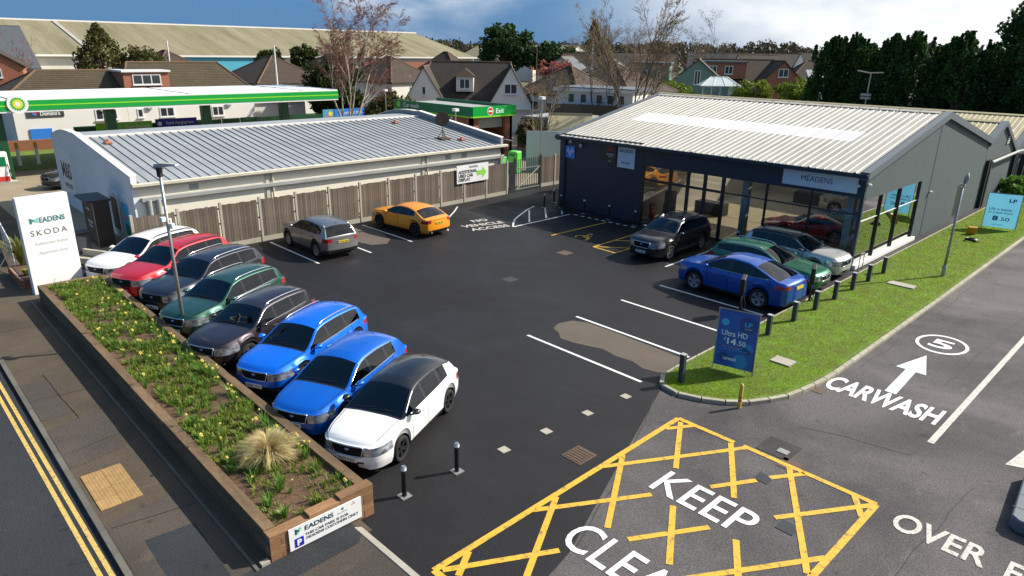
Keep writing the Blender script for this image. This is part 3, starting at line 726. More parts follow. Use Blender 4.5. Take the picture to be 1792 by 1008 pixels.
for k_ in resample(VERGE, 0.02):                       # ragged edge leaning over the kerb
    if rnd.random() < .6:
        x, y = k_.x + rnd.uniform(-.05, .03) * (-1 if k_.x < -8.3 else 1), k_.y + rnd.uniform(-.02, .05); h = rnd.uniform(.03, .085); a = rnd.uniform(0, 6.28); o0 = len(vs)
        vs += [(x - .008 * math.cos(a), y - .008 * math.sin(a), .085), (x + .008 * math.cos(a), y + .008 * math.sin(a), .085), (x + rnd.gauss(0, .04), y + rnd.gauss(0, .04), .085 + h)]; fs.append((o0, o0 + 1, o0 + 2))
me = bpy.data.meshes.new('grass'); me.from_pydata(vs, [], fs); me.materials.append(M['grass'])
stuff(link('grass', me), 'short mown green grass covering the verge', 'grass')

# petrol station ground
fc = struct(sheet('forecourt', [(-80, -6), (-33.6, -6), (-33.6, 60), (-80, 60)], 0.004, 'forecourt'))
struct(sheet('service_lane', [(-50, 33), (-33.6, 33), (-33.6, 60), (-50, 60)], 0.008, 'forecourt'))

MB().box(-29.1, -10.35, 3.74, 3.80, 0.0, .085).build('edging_strip', 'kerb_dark', footpath)
o = thing('road_slab', 'low dark grey slab at the edge of the access road', 'slab', (-1.0, 16.4, 0)); MB().prism([(-.52, 1.3), (-.34, -.95), (-.2, -1.08), (1.6, -1.08), (1.6, 1.3)], 0.0, .30).build('slab', 'trim_grey', o, bevel=.03)
for i_ in range(3): MB().box(-.4, 1.55, -.6 + i_ * .6, -.58 + i_ * .6, .298, .304).build('groove', 'seam_dark', o)

# joints and cracks in the surfacing
def wander(p, q, n, amp, seed):
    r_ = random.Random(seed); a, b = Vector(p), Vector(q); d = (b - a).normalized(); k = Vector((-d.y, d.x)); off = 0; out = []
    for i in range(n + 1):
        off = off * .7 + r_.gauss(0, amp); out.append(tuple(a.lerp(b, i / n) + k * off))
    return out
def crack(p, q, w, par, z, m='seam', amp=.02, seed=1, name='surface_joint'):
    f = MB(); polystrip(f, wander(p, q, max(3, int((Vector(q) - Vector(p)).length / .35)), amp, seed), w, z); f.build(name, m, par)
for i, (p, q) in enumerate((((-20.4, 2.15), (-20.2, 3.7)), ((-23.9, 2.15), (-23.6, 3.7)), ((-16.9, 2.15), (-17.2, 3.7)), ((-13.4, 2.2), (-13.1, 3.7)), ((-26.5, 2.15), (-26.4, 3.7)), ((-22.0, 2.75), (-18.6, 2.85)))): crack(p, q, .014, footpath, .0655, amp=.007, seed=i)
for i, (p, q) in enumerate((((-25.5, 12.3), (-9.9, 13.4)), ((-26.0, 17.2), (-15.4, 18.0)), ((-25.5, 21.8), (-16.0, 22.6)), ((-17.9, 10.5), (-18.4, 29)), ((-22.6, 9.8), (-23.0, 25)))): crack(p, q, .025, car_park, .0016, 'asphalt_road', .008, 20 + i)
for i, (p, q) in enumerate((((-9.4, 14.7), (-6.85, 8.4)), ((-6.0, 16.2), (-3.6, 16.9)), ((-2.6, 9.0), (-2.2, 16.5)), ((-6.3, 21), (-6.2, 33)), ((-4.2, 21.5), (-3.9, 30)), ((-6.9, 7.2), (-4.3, 7.6)))): crack(p, q, .022, access_road, .0012, 'asphalt_patch', .03, 40 + i)
# dark rubber drag along the access road wheel tracks

# ---------------------------------------------------------------- showroom
SX0, SX1, SY0, SYR, SY1 = -28.2, -10.6, 31.3, 41.1, 50.9
ZE, ZR = 4.3, 6.3
showroom = thing('car_showroom', 'dark navy and grey gabled car showroom with pale ribbed roof and glazed corner', 'showroom')
# front wall: solid part with the opening for the glazing
f = MB()
f.box(SX0, -22.2, SY0, SY0 + 0.2, 0, ZE); f.box(-22.2, SX1, SY0, SY0 + 0.2, 3.2, ZE); f.box(SX1 - 0.14, SX1, SY0, SY0 + 0.14, 0, 3.2)
f.build('front_wall', 'clad_navy', showroom)
for i in range(12):        # shallow joints of the cladding boards
    z = 0.35 * (i + 0.6)
    MB().box(SX0 + 0.01, -22.22, SY0 - 0.006, SY0 + 0.02, z, z + 0.335).build('cladding_board', 'clad_navy', showroom)
for i in range(3): MB().box(-22.2, SX1 - 0.004, SY0 - 0.006, SY0 + 0.02, 3.205 + i * 0.36, 3.20 + i * 0.36 + 0.345).build('cladding_board', 'clad_navy', showroom)
MB().box(SX0 - 0.08, SX0 + 0.25, SY0 - 0.03, SY0 + 0.25, 0, ZE).build('corner_pier', 'clad_navy', showroom)
# grey side wall as a gable with openings
def ztop(y): return lerp(ZE, ZR, (y - SY0) / (SYR - SY0)) if y <= SYR else lerp(ZR, ZE, (y - SYR) / (SY1 - SYR))
f = MB(); X0, X1 = SX1 - 0.2, SX1
def wallpiece(y0, y1, z0):
    f.prism_x([(y0, z0), (y1, z0), (y1, ztop(y1) - 0.02)] + ([(SYR, ZR - 0.02)] if y0 < SYR < y1 else []) + [(y0, ztop(y0) - 0.02)], X0, X1)
wallpiece(SY0 + 0.2, 39.05, 3.1); wallpiece(39.05, 40.48, 0); f.build('side_wall', 'clad_grey', showroom)
f = MB(); wallpiece(40.5, 45.95, 0); wallpiece(45.95, 47.4, 2.0); wallpiece(47.4, SY1, 0); f.build('side_wall', 'clad_grey', showroom)
MB().box(SX1 - 0.16, SX1 - 0.03, 45.97, 47.38, 0, 1.98).build('side_door', 'frame_dark', showroom)
MB().box(SX1 - 0.1, SX1 + 0.012, 40.45, 40.53, 0, 6.1).build('wall_joint', 'seam_dark', showroom)
MB().box(SX0, SX0 + 0.2, SY0 + 0.26, SY1, 0, ZE).add([(SX0, SY0, ZE), (SX0, SYR, ZR - .03), (SX0, SY1, ZE)], [(2, 1, 0)]).build('end_wall', 'clad_navy', showroom)
MB().box(SX0 + 0.2, SX1 - 0.2, SY1 - 0.2, SY1, 0, ZE).build('rear_wall', 'clad_grey', showroom)
# inside
MB().box(SX0 + 0.2, SX1 - 0.16, SY0 + 0.14, 46.0, 0.0, 0.03).build('floor', 'floor_tile', showroom)
MB().box(SX0 + 0.3, SX1 - 0.3, 46.0, 46.1, 0.0, 5.2).build('partition', 'inner_wall', showroom)
MB().box(-22.6, -22.45, SY0 + 0.3, 46.0, 0.0, 4.2).build('partition', 'inner_wall', showroom)
for x, y in ((-16.35, 32.0), (-11.35, 32.15)): MB().box(x - 0.16, x + 0.16, y - 0.16, y + 0.16, 0.03, 4.2).build('column', 'column_white', showroom)
for x0, y0, w, d, h in ((-21.6, 36, 1.8, 0.8, 0.75), (-19.0, 43.5, 2.2, 0.8, 0.75), (-15, 44.6, 1.8, 0.8, 1.1), (-21.9, 33.2, 0.5, 0.5, 1.6), (-21.3, 32.2, 0.4, 0.4, 1.1)):
    MB().box(x0, x0 + w, y0, y0 + d, 0.03, h).build('desk', 'inner_dark', showroom, bevel=0.02)
MB().box(-22.05, -21.85, 32.0, 32.3, 0.03, 1.0).build('display_stand', 'sign_red', showroom)
# front glazing
def glaze(name, x0, x1, z0, z1, mt, y=SY0 + 0.07):
    MB().box(x0, x1, y, y + 0.012, z0, z1).build('pane', mt, showroom)
bars = [-22.2, -20.4, -19.32, -18.33, -17.3, -15.0, -12.86, SX1 - 0.14]
for i, (a, b) in enumerate(zip(bars, bars[1:])):
    glaze('pane', a + 0.03, b - 0.03, 2.48, 3.18, 'pane_front'); glaze('pane', a + 0.03, b - 0.03, 0.08, 2.42, 'pane_front')
for x in bars[1:-1]: MB().box(x - 0.035 - (0.04 if -21 < x < -17 else 0), x + 0.035 + (0.04 if -21 < x < -17 else 0), SY0 - 0.01, SY0 + 0.12, 0, 3.2).build('mullion', 'frame_dark', showroom)
MB().box(-22.2, -22.1, SY0 - 0.01, SY0 + 0.12, 0, 3.2).build('mullion', 'frame_dark', showroom)
MB().box(-22.1, -17.34, SY0 - 0.005, SY0 + 0.11, 2.39, 2.51).build('transom', 'frame_dark', showroom)
MB().box(-17.26, SX1 - 0.14, SY0 - 0.005, SY0 + 0.11, 2.42, 2.48).build('transom', 'frame_dark', showroom)
MB().box(-22.1, SX1 - 0.14, SY0 - 0.005, SY0 + 0.11, 0.0, 0.075).build('transom', 'frame_dark', showroom)
for x in (-19.42, -19.2): MB().box(x - 0.07, x + 0.07, SY0 - 0.03, SY0 - 0.012, 1.0, 1.18).build('door_plate', 'plate_white', showroom)
# manifestation dots on the panes
for zz in (1.25,):
    f = MB()
    for k in range(58):
        x = -18.2 + k * 0.125
        f.box(x, x + 0.035, SY0 + 0.058, SY0 + 0.066, zz, zz + 0.035)
    f.build('manifestation_strip', 'frame_dark', showroom)
# side glazing
ybars = [SY0 + 0.14, 33.64, 36.11, 39.05]
for a, b in zip(ybars, ybars[1:]):
    for z0, z1 in ((0.22, 2.10), (2.14, 3.08)):
        pn_ = MB().box(-0.006, 0.006, -(b - a) / 2 + 0.03, (b - a) / 2 - 0.03, -(z1 - z0) / 2, (z1 - z0) / 2).build('pane', 'pane_side', showroom); pn_.location = (SX1 - 0.084, (a + b) / 2, (z0 + z1) / 2); pn_.rotation_euler = (0, random.uniform(-.006, .006), random.uniform(-.006, .006))
for y in ybars[1:-1] + [39.0]: MB().box(SX1 - 0.12, SX1 + 0.01, y - 0.035, y + 0.035, 0.2, 3.1).build('mullion', 'frame_dark', showroom)
MB().box(SX1 - 0.10, SX1 - 0.05, SY0 + 0.14, 39.0, 2.105, 2.135).build('transom', 'white_upvc', showroom)
MB().box(SX1 - 0.18, SX1 + 0.16, SY0 + 0.0, 39.2, 0.0, 0.2).build('sill', 'render_bright', showroom, bevel=0.02)
# roof: ribbed sheets laid side by side
roof = link('roof', MB().box(SX0, SX1, SYR - 0.2, SYR + 0.2, ZR - 0.16, ZR - 0.1).mesh('roof', 'trim_grey'), showroom)
def sheet_mesh(s0, s1, y_of, z_of, name, mt, w=1.0, ribs=3, h=0.028):
    f = MB(); xs = []
    for k in range(ribs):
        a = k * w / ribs
        xs += [(a, 0), (a + 0.12, 0), (a + 0.145, h), (a + 0.18, h), (a + 0.205, 0)]
    xs.append((w - 0.004, 0)); n = len(xs)
    f.add([(x, y_of(s), z_of(s) + z) for s in (s0, s1) for x, z in xs], [(i, i + 1, n + i + 1, n + i) for i in range(n - 1)])
    return f.mesh(name, mt)
yf = lambda s: lerp(SY0 - 0.28, SYR, s); zf = lambda s: lerp(ZE - 0.03, ZR + 0.03, s)
yb = lambda s: lerp(SYR, SY1 + 0.25, s); zb_ = lambda s: lerp(ZR + 0.03, ZE - 0.05, s)
gm = M['rooflight']; gn = gm.node_tree; gt = gn.nodes.new('ShaderNodeBsdfTranslucent'); gt.inputs[0].default_value = (.8, .8, .76, 1); gx = gn.nodes.new('ShaderNodeMixShader'); gx.inputs[0].default_value = .2
gn.links.new(gn.nodes['Principled BSDF'].outputs[0], gx.inputs[1]); gn.links.new(gt.outputs[0], gx.inputs[2]); gn.links.new(gx.outputs[0], gn.nodes['Material Output'].inputs[0])
rl2 = glass('unseen_clear_rear', (0.92, 0.92, 0.88), 0.5, 0.4)  # clear rear roof sheets, unseen, added to let daylight into the showroom
S_A, S_B = 0.415, 0.565
added_back_clear = sheet_mesh(0, 1, yb, zb_, 'rooflight_sheet', 'unseen_clear_rear')
low, mid, lit, top, back = (sheet_mesh(0, S_A, yf, zf, 'roof_sheet', 'roof_cream'), sheet_mesh(S_A, S_B, yf, zf, 'roof_sheet', 'roof_cream'), sheet_mesh(S_A - 0.004, S_B + 0.004, yf, zf, 'rooflight_sheet', 'rooflight', h=0.03),
                           sheet_mesh(S_B, 1, yf, zf, 'roof_sheet', 'roof_cream'), sheet_mesh(0, 1, yb, zb_, 'roof_sheet', 'roof_cream'))
for i in range(17):
    x = SX0 + 0.08 + i * 1.015
    link('roof_sheet', low, roof, (x, 0, 0)); link('roof_sheet', top, roof, (x, 0, 0.002)); link('roof_sheet' if not 2 <= i < 15 else 'rooflight_sheet', back if not 2 <= i < 15 else added_back_clear, roof, (x, 0, 0))  # rear slope's clear sheets are added for interior light, out of view
    isl = 2 <= i < 15
    link('rooflight_sheet' if isl else 'roof_sheet', lit if isl else mid, roof, (x, 0, 0.006 if isl else 0.001))
    link('ridge_cap', bpy.data.meshes.get('ridge_cap_s') or MB().prism_x([(SYR - 0.34, ZR + 0.0), (SYR, ZR + 0.085), (SYR + 0.34, ZR + 0.0), (SYR, ZR + 0.06)], 0, 0.95).mesh('ridge_cap_s', 'roof_cream'), roof, (x, 0, 0.01))
def barge(xa, xb, name='barge_board', mt='trim_grey'):
    for a, b, za, zb2 in ((SY0 - 0.3, SYR, ZE - 0.03, ZR + 0.03), (SYR, SY1 + 0.3, ZR + 0.03, ZE - 0.05)):
        MB().prism_x([(a, za - 0.26), (b, zb2 - 0.26), (b, zb2 + 0.085), (a, za + 0.085)], xa, xb).build(name, mt, roof)
barge(SX1 - 0.16, SX1 + 0.16); barge(SX0 - 0.2, SX0 + 0.08)
MB().box(SX0 - 0.2, SX1 + 0.14, SY0 - 0.42, SY0 - 0.27, ZE - 0.2, ZE - 0.02).build('gutter', 'clad_navy', roof, bevel=0.02)
MB().box(SX0, SX1, SY0 - 0.27, SY0, ZE - 0.2, ZE - 0.14).build('soffit', 'clad_navy', roof)
MB().cyl(SX0 + 0.36, SY0 - 0.06, 0, ZE - 0.1, 0.05).build('downpipe', 'clad_navy', showroom)
for i in range(9):
    MB().boxc((SX0 + 1.2 + i * 2.0, SY0 - 0.43, ZE + 0.0), (0.09, 0.05, 0.07)).build('gutter_bracket', 'clad_navy', roof)
for c, nrm in (((SX1 - 0.3, SY0 - 0.06, 3.72), 0), ((SX1 + 0.1, SY0 + 0.15, 3.78), 1), ((SX1 + 0.1, 40.55, 2.35), 1)):
    MB().boxc(c, (0.16, 0.24, 0.10), 0.4 * nrm).build('wall_lamp', 'white_upvc', showroom, bevel=0.03)

# signs fixed to the showroom
def wall_sign(name, label, x0, x1, z0, z1, mt, y=SY0 - 0.015, t=0.05, cat='sign'):
    o = thing(name, label, cat, ((x0 + x1) / 2, y, z0))
    w = x1 - x0
    MB().box(-w / 2, w / 2, -t, 0, 0, z1 - z0).build('sign_panel', mt, o, bevel=0.006)
    return o, -t - 0.004
XD, UP = (1, 0, 0), (0, 0, 1)
o, yy = wall_sign('fascia_sign', 'long silver sign reading MEADENS above the showroom glazing', -14.28, -10.92, 3.36, 4.13, 'sign_silver')
text('MEADENS', 1, 'sign_navy_text', o, (-0.1, yy, 0.39), XD, UP, (1.42, 0.25))
o, yy = wall_sign('wall_sign', 'silver sign reading SKODA Service on the navy showroom wall', -23.9, -22.72, 2.92, 4.14, 'sign_silver')
text('SKODA', 1, 'sign_navy_text', o, (0, yy, 0.93), XD, UP, (0.95, 0.17), bold=0.01); text('Service', 1, 'sign_navy_text', o, (-0.03, yy, 0.30), XD, UP, (0.58, 0.17))
o, yy = wall_sign('wall_sign', 'dark brown sign with red three-diamond emblem on the navy showroom wall', -24.85, -24.02, 2.98, 4.14, 'sign_brown')
f = MB()
for k in range(3):
    a = PI / 2 + k * 2 * PI / 3; d = (math.cos(a), math.sin(a)); p = (-d[1], d[0])
    pts = [(0, 0), (d[0] * 0.1 + p[0] * 0.065, d[1] * 0.1 + p[1] * 0.065), (d[0] * 0.21, d[1] * 0.21), (d[0] * 0.1 - p[0] * 0.065, d[1] * 0.1 - p[1] * 0.065)]
    f.add([(x, yy, 0.86 + z) for x, z in pts], [(0, 3, 2, 1)])
f.build('emblem', 'sign_red', o); text('MITSUBISHI', 1, 'text_white', o, (0, yy, 0.58), XD, UP, (0.52, 0.075)); text('MOTORS', 1, 'text_white', o, (0, yy, 0.47), XD, UP, (0.34, 0.065)); text('Service', 1, 'text_white', o, (0, yy, 0.20), XD, UP, (0.25, 0.075))
o, yy = wall_sign('wall_sign', 'small blue sign with three white triangles near the showroom corner', -27.8, -27.08, 3.0, 3.72, 'mot_blue')
f = MB()
for cx, cz, up in ((-0.15, 0.46, 1), (0.15, 0.46, 1), (0.0, 0.25, -1)):
    for k in range(3):
        a0, a1 = (PI / 2 + k * 2 * PI / 3) * up, (PI / 2 + (k + 1) * 2 * PI / 3) * up
        for r0, r1 in ((0.165, 0.095),):
            q = [(cx + r0 * math.cos(a0), cz + r0 * math.sin(a0)), (cx + r0 * math.cos(a1), cz + r0 * math.sin(a1)), (cx + r1 * math.cos(a1), cz + r1 * math.sin(a1)), (cx + r1 * math.cos(a0), cz + r1 * math.sin(a0))]
            f.add([(x, yy, z) for x, z in q], [(0, 1, 2, 3)])
f.build('emblem', 'text_white', o)
o = thing('security_light', 'small white security light on the navy showroom wall', 'light', (-26.6, SY0 - 0.02, 3.82))
MB().boxc((0, -0.07, 0), (0.18, 0.14, 0.2)).build('housing', 'white_upvc', o, bevel=0.02); MB().boxc((0, -0.15, -0.01), (0.12, 0.03, 0.12)).build('lens', 'sign_grey_text', o)
o = thing('bell_box', 'white alarm box above the blue wall sign', 'alarm', (-27.45, SY0 - 0.02, 3.9))
MB().prism_y([(-0.12, 0), (0.12, 0), (0.08, 0.2), (-0.08, 0.2)], -0.07, 0).build('case', 'white_upvc', o, bevel=0.01)

# ---------------------------------------------------------------- sheds behind the showroom
def shed(name, label, y0, yr, y1, ze0, zr, ze1, x0, x1, roofm):
    o = thing(name, label, 'building')
    MB().prism_x([(y0, 0), (y1, 0), (y1, ze1), (yr, zr), (y0, ze0)], x1 - 0.2, x1).build('gable_wall', 'clad_grey', o)
    MB().box(x0, x1 - 0.2, y0 + 0.02, y0 + 0.22, 0, ze0 - 0.03).build('side_wall', 'clad_grey', o)
    MB().box(x0, x1 - 0.2, y1 - 0.22, y1 - 0.02, 0, ze1 - 0.03).build('side_wall', 'clad_grey', o)
    MB().prism_x([(y0, 0), (y1, 0), (y1, ze1), (yr, zr), (y0, ze0)], x0, x0 + 0.2).build('gable_wall', 'clad_grey', o)
    m1 = sheet_mesh(0, 1, lambda s: lerp(y0 - 0.1, yr, s), lambda s: lerp(ze0, zr + 0.05, s), 'roof_sheet', roofm)
    m2 = sheet_mesh(0, 1, lambda s: lerp(yr, y1 + 0.1, s), lambda s: lerp(zr + 0.05, ze1, s), 'roof_sheet', roofm)
    x = x0
    while x < x1 - 0.9: link('roof_sheet', m1, o, (x, 0, 0)); link('roof_sheet', m2, o, (x, 0, 0)); x += 1.01
    MB().prism_x([(yr - 0.25, zr + 0.03), (yr, zr + 0.13), (yr + 0.25, zr + 0.03)], x0, x1 + 0.1).build('ridge_cap', roofm, o)
    for a, b, za, zb2 in ((y0 - 0.12, yr, ze0, zr + 0.05), (yr, y1 + 0.12, zr + 0.05, ze1)):
        MB().prism_x([(a, za - 0.2), (b, zb2 - 0.2), (b, zb2 + 0.09), (a, za + 0.09)], x1 - 0.25, x1 + 0.14).build('barge_board', 'trim_grey', o)
    return o
b2 = shed('workshop_shed', 'grey gabled workshop shed joined behind the showroom, louvre in its gable', 50.95, 54.0, 58.3, 4.1, 5.1, 3.15, -27, -10.6, 'roof_ochre')
for i in range(7): MB().boxc((-10.55, 55.6 + i * 0.06, 3.75 + i * 0.13), (0.06, 0.5, 0.06)).build('louvre_slat', 'white_upvc', b2)
MB().tube([(-10.35, 51.6, 2.86), (-10.35, 58.5, 2.98), (-10.35, 63, 2.8)], 0.09, 8).build('rail_pipe', 'duct_grey', b2)
for y in (51.2, 51.75, 58.2, 58.7): MB().box(-10.58, -10.4, y, y + 0.22, 0, 3.0).build('downpipe', 'frame_dark', b2)
shed('workshop_shed', 'long tan-roofed shed behind the smaller grey workshop shed', 58.6, 64.2, 70, 3.1, 4.95, 3.1, -44, -10.6, 'roof_ochre')
for y in (60.4, 61.4): MB().box(-10.5, -10.2, y, y + 0.3, 0, 2.6).build('gate_post', 'frame_dark', b2)

# ---------------------------------------------------------------- convenience shop with seamed roof
shop = thing('convenience_shop', 'low white shop with striped standing-seam roof behind the timber fence', 'shop')
HX0, HX1, HY0, HY1 = -48.4, -34.0, 9.0, 31.9
MB().box(HX1 - 0.25, HX1, HY0 + 0.25, HY1, 0, 3.0).build('front_wall', 'render_cream', shop)
arc = [(-43.0 - 5.4 * t / 12, 4.28 + 0.12 * math.sin(PI * t / 12) - 0.55 * (t / 12) ** 2) for t in range(13)]
prof = [(HX1, 0), (HX1, 3.42)] + [(-43.0, 4.52)] + [(x, z + 0.18) for x, z in arc[1:]] + [(HX0, 0)]
f = MB(); f.prism_y(prof, HY0, HY0 + 0.25); f.build('gable_wall', 'clad_pale', shop)
f = MB(); f.prism_y([(x, z + (0.12 if z > 1 else 0)) for x, z in prof], HY1 - 0.2, HY1); f.build('gable_wall', 'duct_grey', shop)
f = MB()                                                      # coping on both gables
for y in (HY0, HY1 - 0.23):
    d = 0.0 if y == HY0 else 0.12
    for (xa, za), (xb, zb2) in zip(prof[1:-1], prof[2:-1]):
        f.prism_y([(xa, za + d), (xa, za + d + 0.04), (xb, zb2 + d + 0.04), (xb, zb2 + d)], y - 0.04, y + 0.29)
f.build('coping', 'render_bright', shop)
MB().box(HX0, HX0 + 0.2, HY0 + 0.25, HY1 - 0.2, 0, 3.8).build('rear_wall', 'render_white', shop)
zs_ = lambda x: 3.1 + (HX1 - x) / 9.0 * 1.15
sh_ = MB().add([(HX1 + 0.12, 0.02, zs_(HX1)), (HX1 + 0.12, 0.44, zs_(HX1)), (-43.0, 0.44, zs_(-43.0)), (-43.0, 0.02, zs_(-43.0))], [(0, 1, 2, 3)]).mesh('roof_sheet', 'roof_steel')
sm_ = MB().add([(x, y, z_) for x in (HX1 + 0.14, -43.0) for y, z_ in ((-0.022, zs_(x)), (-0.012, zs_(x) + 0.045), (0.012, zs_(x) + 0.045), (0.022, zs_(x)))], [(0, 1, 5, 4), (1, 2, 6, 5), (2, 3, 7, 6), (0, 3, 2, 1)]).mesh('roof_seam', 'roof_seam')
MB().box(-48.0, HX1 + 0.1, HY0 + 0.25, HY1 - 0.2, 2.9, 2.95).build('ceiling', 'inner_dark', shop)
nS = 49
for i in range(nS):
    y = HY0 + 0.3 + i * 0.4568
    link('roof_sheet', sh_, shop, (0, y, 0)); link('roof_seam', sm_, shop, (0, y, 0))
f = MB()
for (xa, za), (xb, zb2) in zip(arc, arc[1:]): f.add([(xa, HY0 + 0.25, za + 0.02), (xa, HY1 - 0.2, za + 0.02), (xb, HY1 - 0.2, zb2 + 0.02), (xb, HY0 + 0.25, zb2 + 0.02)], [(0, 1, 2, 3)])
f.build('barrel_roof', 'roof_steel', shop, smooth=True)
MB().box(-43.12, -42.95, HY0 + 0.25, HY1 - 0.2, 4.2, 4.34).build('ridge_cap', 'render_bright', shop)
MB().box(HX1, HX1 + 0.28, HY0 - 0.05, HY1 + 0.25, 2.93, 3.1).build('gutter', 'gutter_cream', shop, bevel=0.03)
MB().box(HX1, HX1 + 0.18, HY0 + 0.3, HY1, 2.22, 2.42).build('duct', 'duct_grey', shop, bevel=0.02)
MB().box(HX1, HX1 + 0.2, 31.5, 31.75, 1.2, 2.42).build('duct', 'duct_grey', shop, bevel=0.02)
for y in (9.6, 10.0): MB().cyl(HX1 + 0.12, y, 0, 2.3, 0.12).build('duct', 'duct_grey', shop)
for y in (15.6, 25.5): MB().cyl(HX1 + 0.09, y, 0, 2.95, 0.05).build('downpipe', 'gutter_cream', shop); MB().box(HX1, HX1 + 0.06, y - 0.35, y - 0.12, 0, 2.9).build('pilaster', 'gutter_cream', shop)
for y in (11.5, 27.0, 28.3): MB().box(HX1, HX1 + 0.02, y, y + 0.42, 2.52, 2.8).build('wall_vent', 'duct_grey', shop)
for x, y in ((-41.4, 10.2), (-36.0, 10.9), (-41.5, 28.5), (-35.8, 29.8)):
    o = thing('roof_vent', {10.2: 'terracotta roof vent near the ridge by the signed gable', 10.9: 'terracotta roof vent near the gutter by the signed gable', 28.5: 'terracotta roof vent near the ridge beyond the satellite dish', 29.8: 'terracotta roof vent beside the satellite dish'}[y], 'roof vent', (x, y, zs_(x)), 0, 'terracotta vents on the shop roof')
    MB().boxc((0, 0, 0.06), (0.5, 0.34, 0.1)).build('base', 'terracotta', o, bevel=0.02); MB().cyl(0, 0, 0.11, 0.22, 0.09).build('cap', 'terracotta', o)
# satellite dish on the roof
o = thing('satellite_dish', 'rusty satellite dish on a short mast on the shop roof', 'satellite dish', (-36.5, 28.8, zs_(-36.5)))
MB().boxc((0, 0, 0.05), (0.8, 0.8, 0.1)).build('base', 'iron_rust', o); MB().cyl(0, 0, 0.1, 1.1, 0.05).build('mast', 'pole_steel', o)
for a in range(3): MB().tube([(0.35 * math.cos(a * 2.1), 0.35 * math.sin(a * 2.1), 0.1), (0, 0, 0.6)], 0.02, 5).build('brace', 'iron_rust', o)
d_ = MB().lathe([(0.0, 0.0), (0.2, 0.02), (0.36, 0.07), (0.48, 0.13), (0.48, 0.145), (0.36, 0.085), (0.0, 0.02)], 18).build('dish', 'iron_rust', o, smooth=True)
d_.location = (0, 0, 1.25); d_.rotation_euler = (rad(70), 0, rad(40))
MB().tube([(0.02, 0.05, 1.1), (0.35, 0.42, 1.35)], 0.02, 5).build('feed_arm', 'pole_steel', o); MB().boxc((0.36, 0.43, 1.37), (0.1, 0.1, 0.08)).build('feed_horn', 'pole_steel', o)
# gable fittings
YD = HY0 - 0.012
o = thing('wall_sign', 'white board with large black M&S letters on the shop gable', 'sign', (-45.9, HY0, 1.2))
MB().box(-1.35, 1.35, -0.06, 0, -0.35, 2.05).build('sign_panel', 'sign_white', o)
text('M&S', 1, 'sign_dark_text', o, (0.05, -0.065, 1.0), XD, UP, (2.1, 0.95), bold=0.03); text('SIMPLY FOOD', 1, 'sign_dark_text', o, (0.05, -0.065, 0.1), XD, UP, (1.7, 0.28))
for x, m_, lb in ((-37.15, 'poster_dark', 'arched poster frame with a dark brown picture on the shop gable'), (-35.35, 'banner_cyan', 'arched poster frame with a blue and green picture on the shop gable')):
    o = thing('poster_frame', lb, 'poster', (x, HY0, 0.35))
    pts = [(-0.6, 0), (0.6, 0), (0.6, 1.75)] + [(0.6 * math.cos(PI * t / 8), 1.75 + 0.22 * math.sin(PI * t / 8)) for t in range(1, 8)] + [(-0.6, 1.75)]
    MB().prism_y(pts, -0.05, 0).build('frame', 'white_upvc', o); MB().box(-0.48, 0.48, -0.062, -0.05, 0.1, 1.65).build('picture', m_, o)
    if m_ == 'banner_cyan':
        MB().prism_y([(-0.3, 0.1), (0.35, 0.1), (0.3, 0.55), (0.1, 0.7), (-0.15, 0.66), (-0.28, 0.5)], -0.066, -0.062).build('picture', 'bp_dark_green', o)
        MB().disc((0.08, -0.068, 0.95), 0.17, 10, 'Y').build('picture', 'terracotta', o)

# ---------------------------------------------------------------- petrol canopy
can = thing('petrol_canopy', 'white flat petrol station canopy with green edge on dark green columns', 'canopy')
CX0, CX1, CY0, CY1 = -68.0, -57.0, -30.0, 33.1
MB().box(CX0 + 0.1, CX1 - 0.1, CY0, CY1 - 0.1, 4.72, 5.45).build('roof_deck', 'bp_white', can)
for y in (8.6, 20.4, 30.0): MB().box(CX0 + 0.1, CX1 - 0.12, y, y + 0.12, 5.45, 5.475).build('deck_joint', 'seam_dark', can)
for x0, x1, y0, y1 in ((CX1 - 0.1, CX1, CY0, CY1), (CX0, CX1 - 0.1, CY1 - 0.1, CY1)):
    for z0, z1, m_, e in ((4.6, 4.72, 'bp_white', 0.0), (4.72, 5.0, 'bp_green', 0.03), (5.0, 5.09, 'bp_lime', 0.045), (5.09, 5.38, 'bp_green', 0.03), (5.38, 5.5, 'bp_white', 0.0)):
        MB().box(x0, x1 + e, y0, y1 + e, z0, z1 - 0.002).build('fascia', m_, can)
for x in (-58.4,):
    for y in (7.9, 14.8, 21.8, 28.5):
        MB().box(x - 0.33, x + 0.33, y - 0.33, y + 0.33, 0, 4.7).build('column', 'column_green', can, bevel=0.03)
# sunburst emblem on the canopy edge
o = thing('canopy_emblem', 'round green and yellow petal emblem on the green canopy edge', 'sign', (CX1 + 0.06, 9.05, 5.16)); o.scale = (.66, .66, .66)
f = MB(); f.cyl(0, 0, 0, 0.06, 0.92, n=24); e = f.build('disc', 'bp_white', o); e.rotation_euler = (0, rad(90), 0)
for k, (R0, m_, n_) in enumerate(((0.7, 'bp_green', 18), (0.56, 'bp_lime', 18), (0.44, 'bp_yellow', 18), (0.25, 'sign_white', 9))):
    f = MB()
    for j in range(n_):
        a = 2 * PI * j / n_ + (k % 2) * PI / n_; b = PI / n_
        f.add([(0.07 + 0.006 * k, 0, 0), (0.07 + 0.006 * k, R0 * 0.8 * math.cos(a - b), R0 * 0.8 * math.sin(a - b)), (0.07 + 0.006 * k, R0 * math.cos(a), R0 * math.sin(a)), (0.07 + 0.006 * k, R0 * 0.8 * math.cos(a + b), R0 * 0.8 * math.sin(a + b))], [(0, 1, 2, 3)])
    f.build('petal_ring', m_, o)
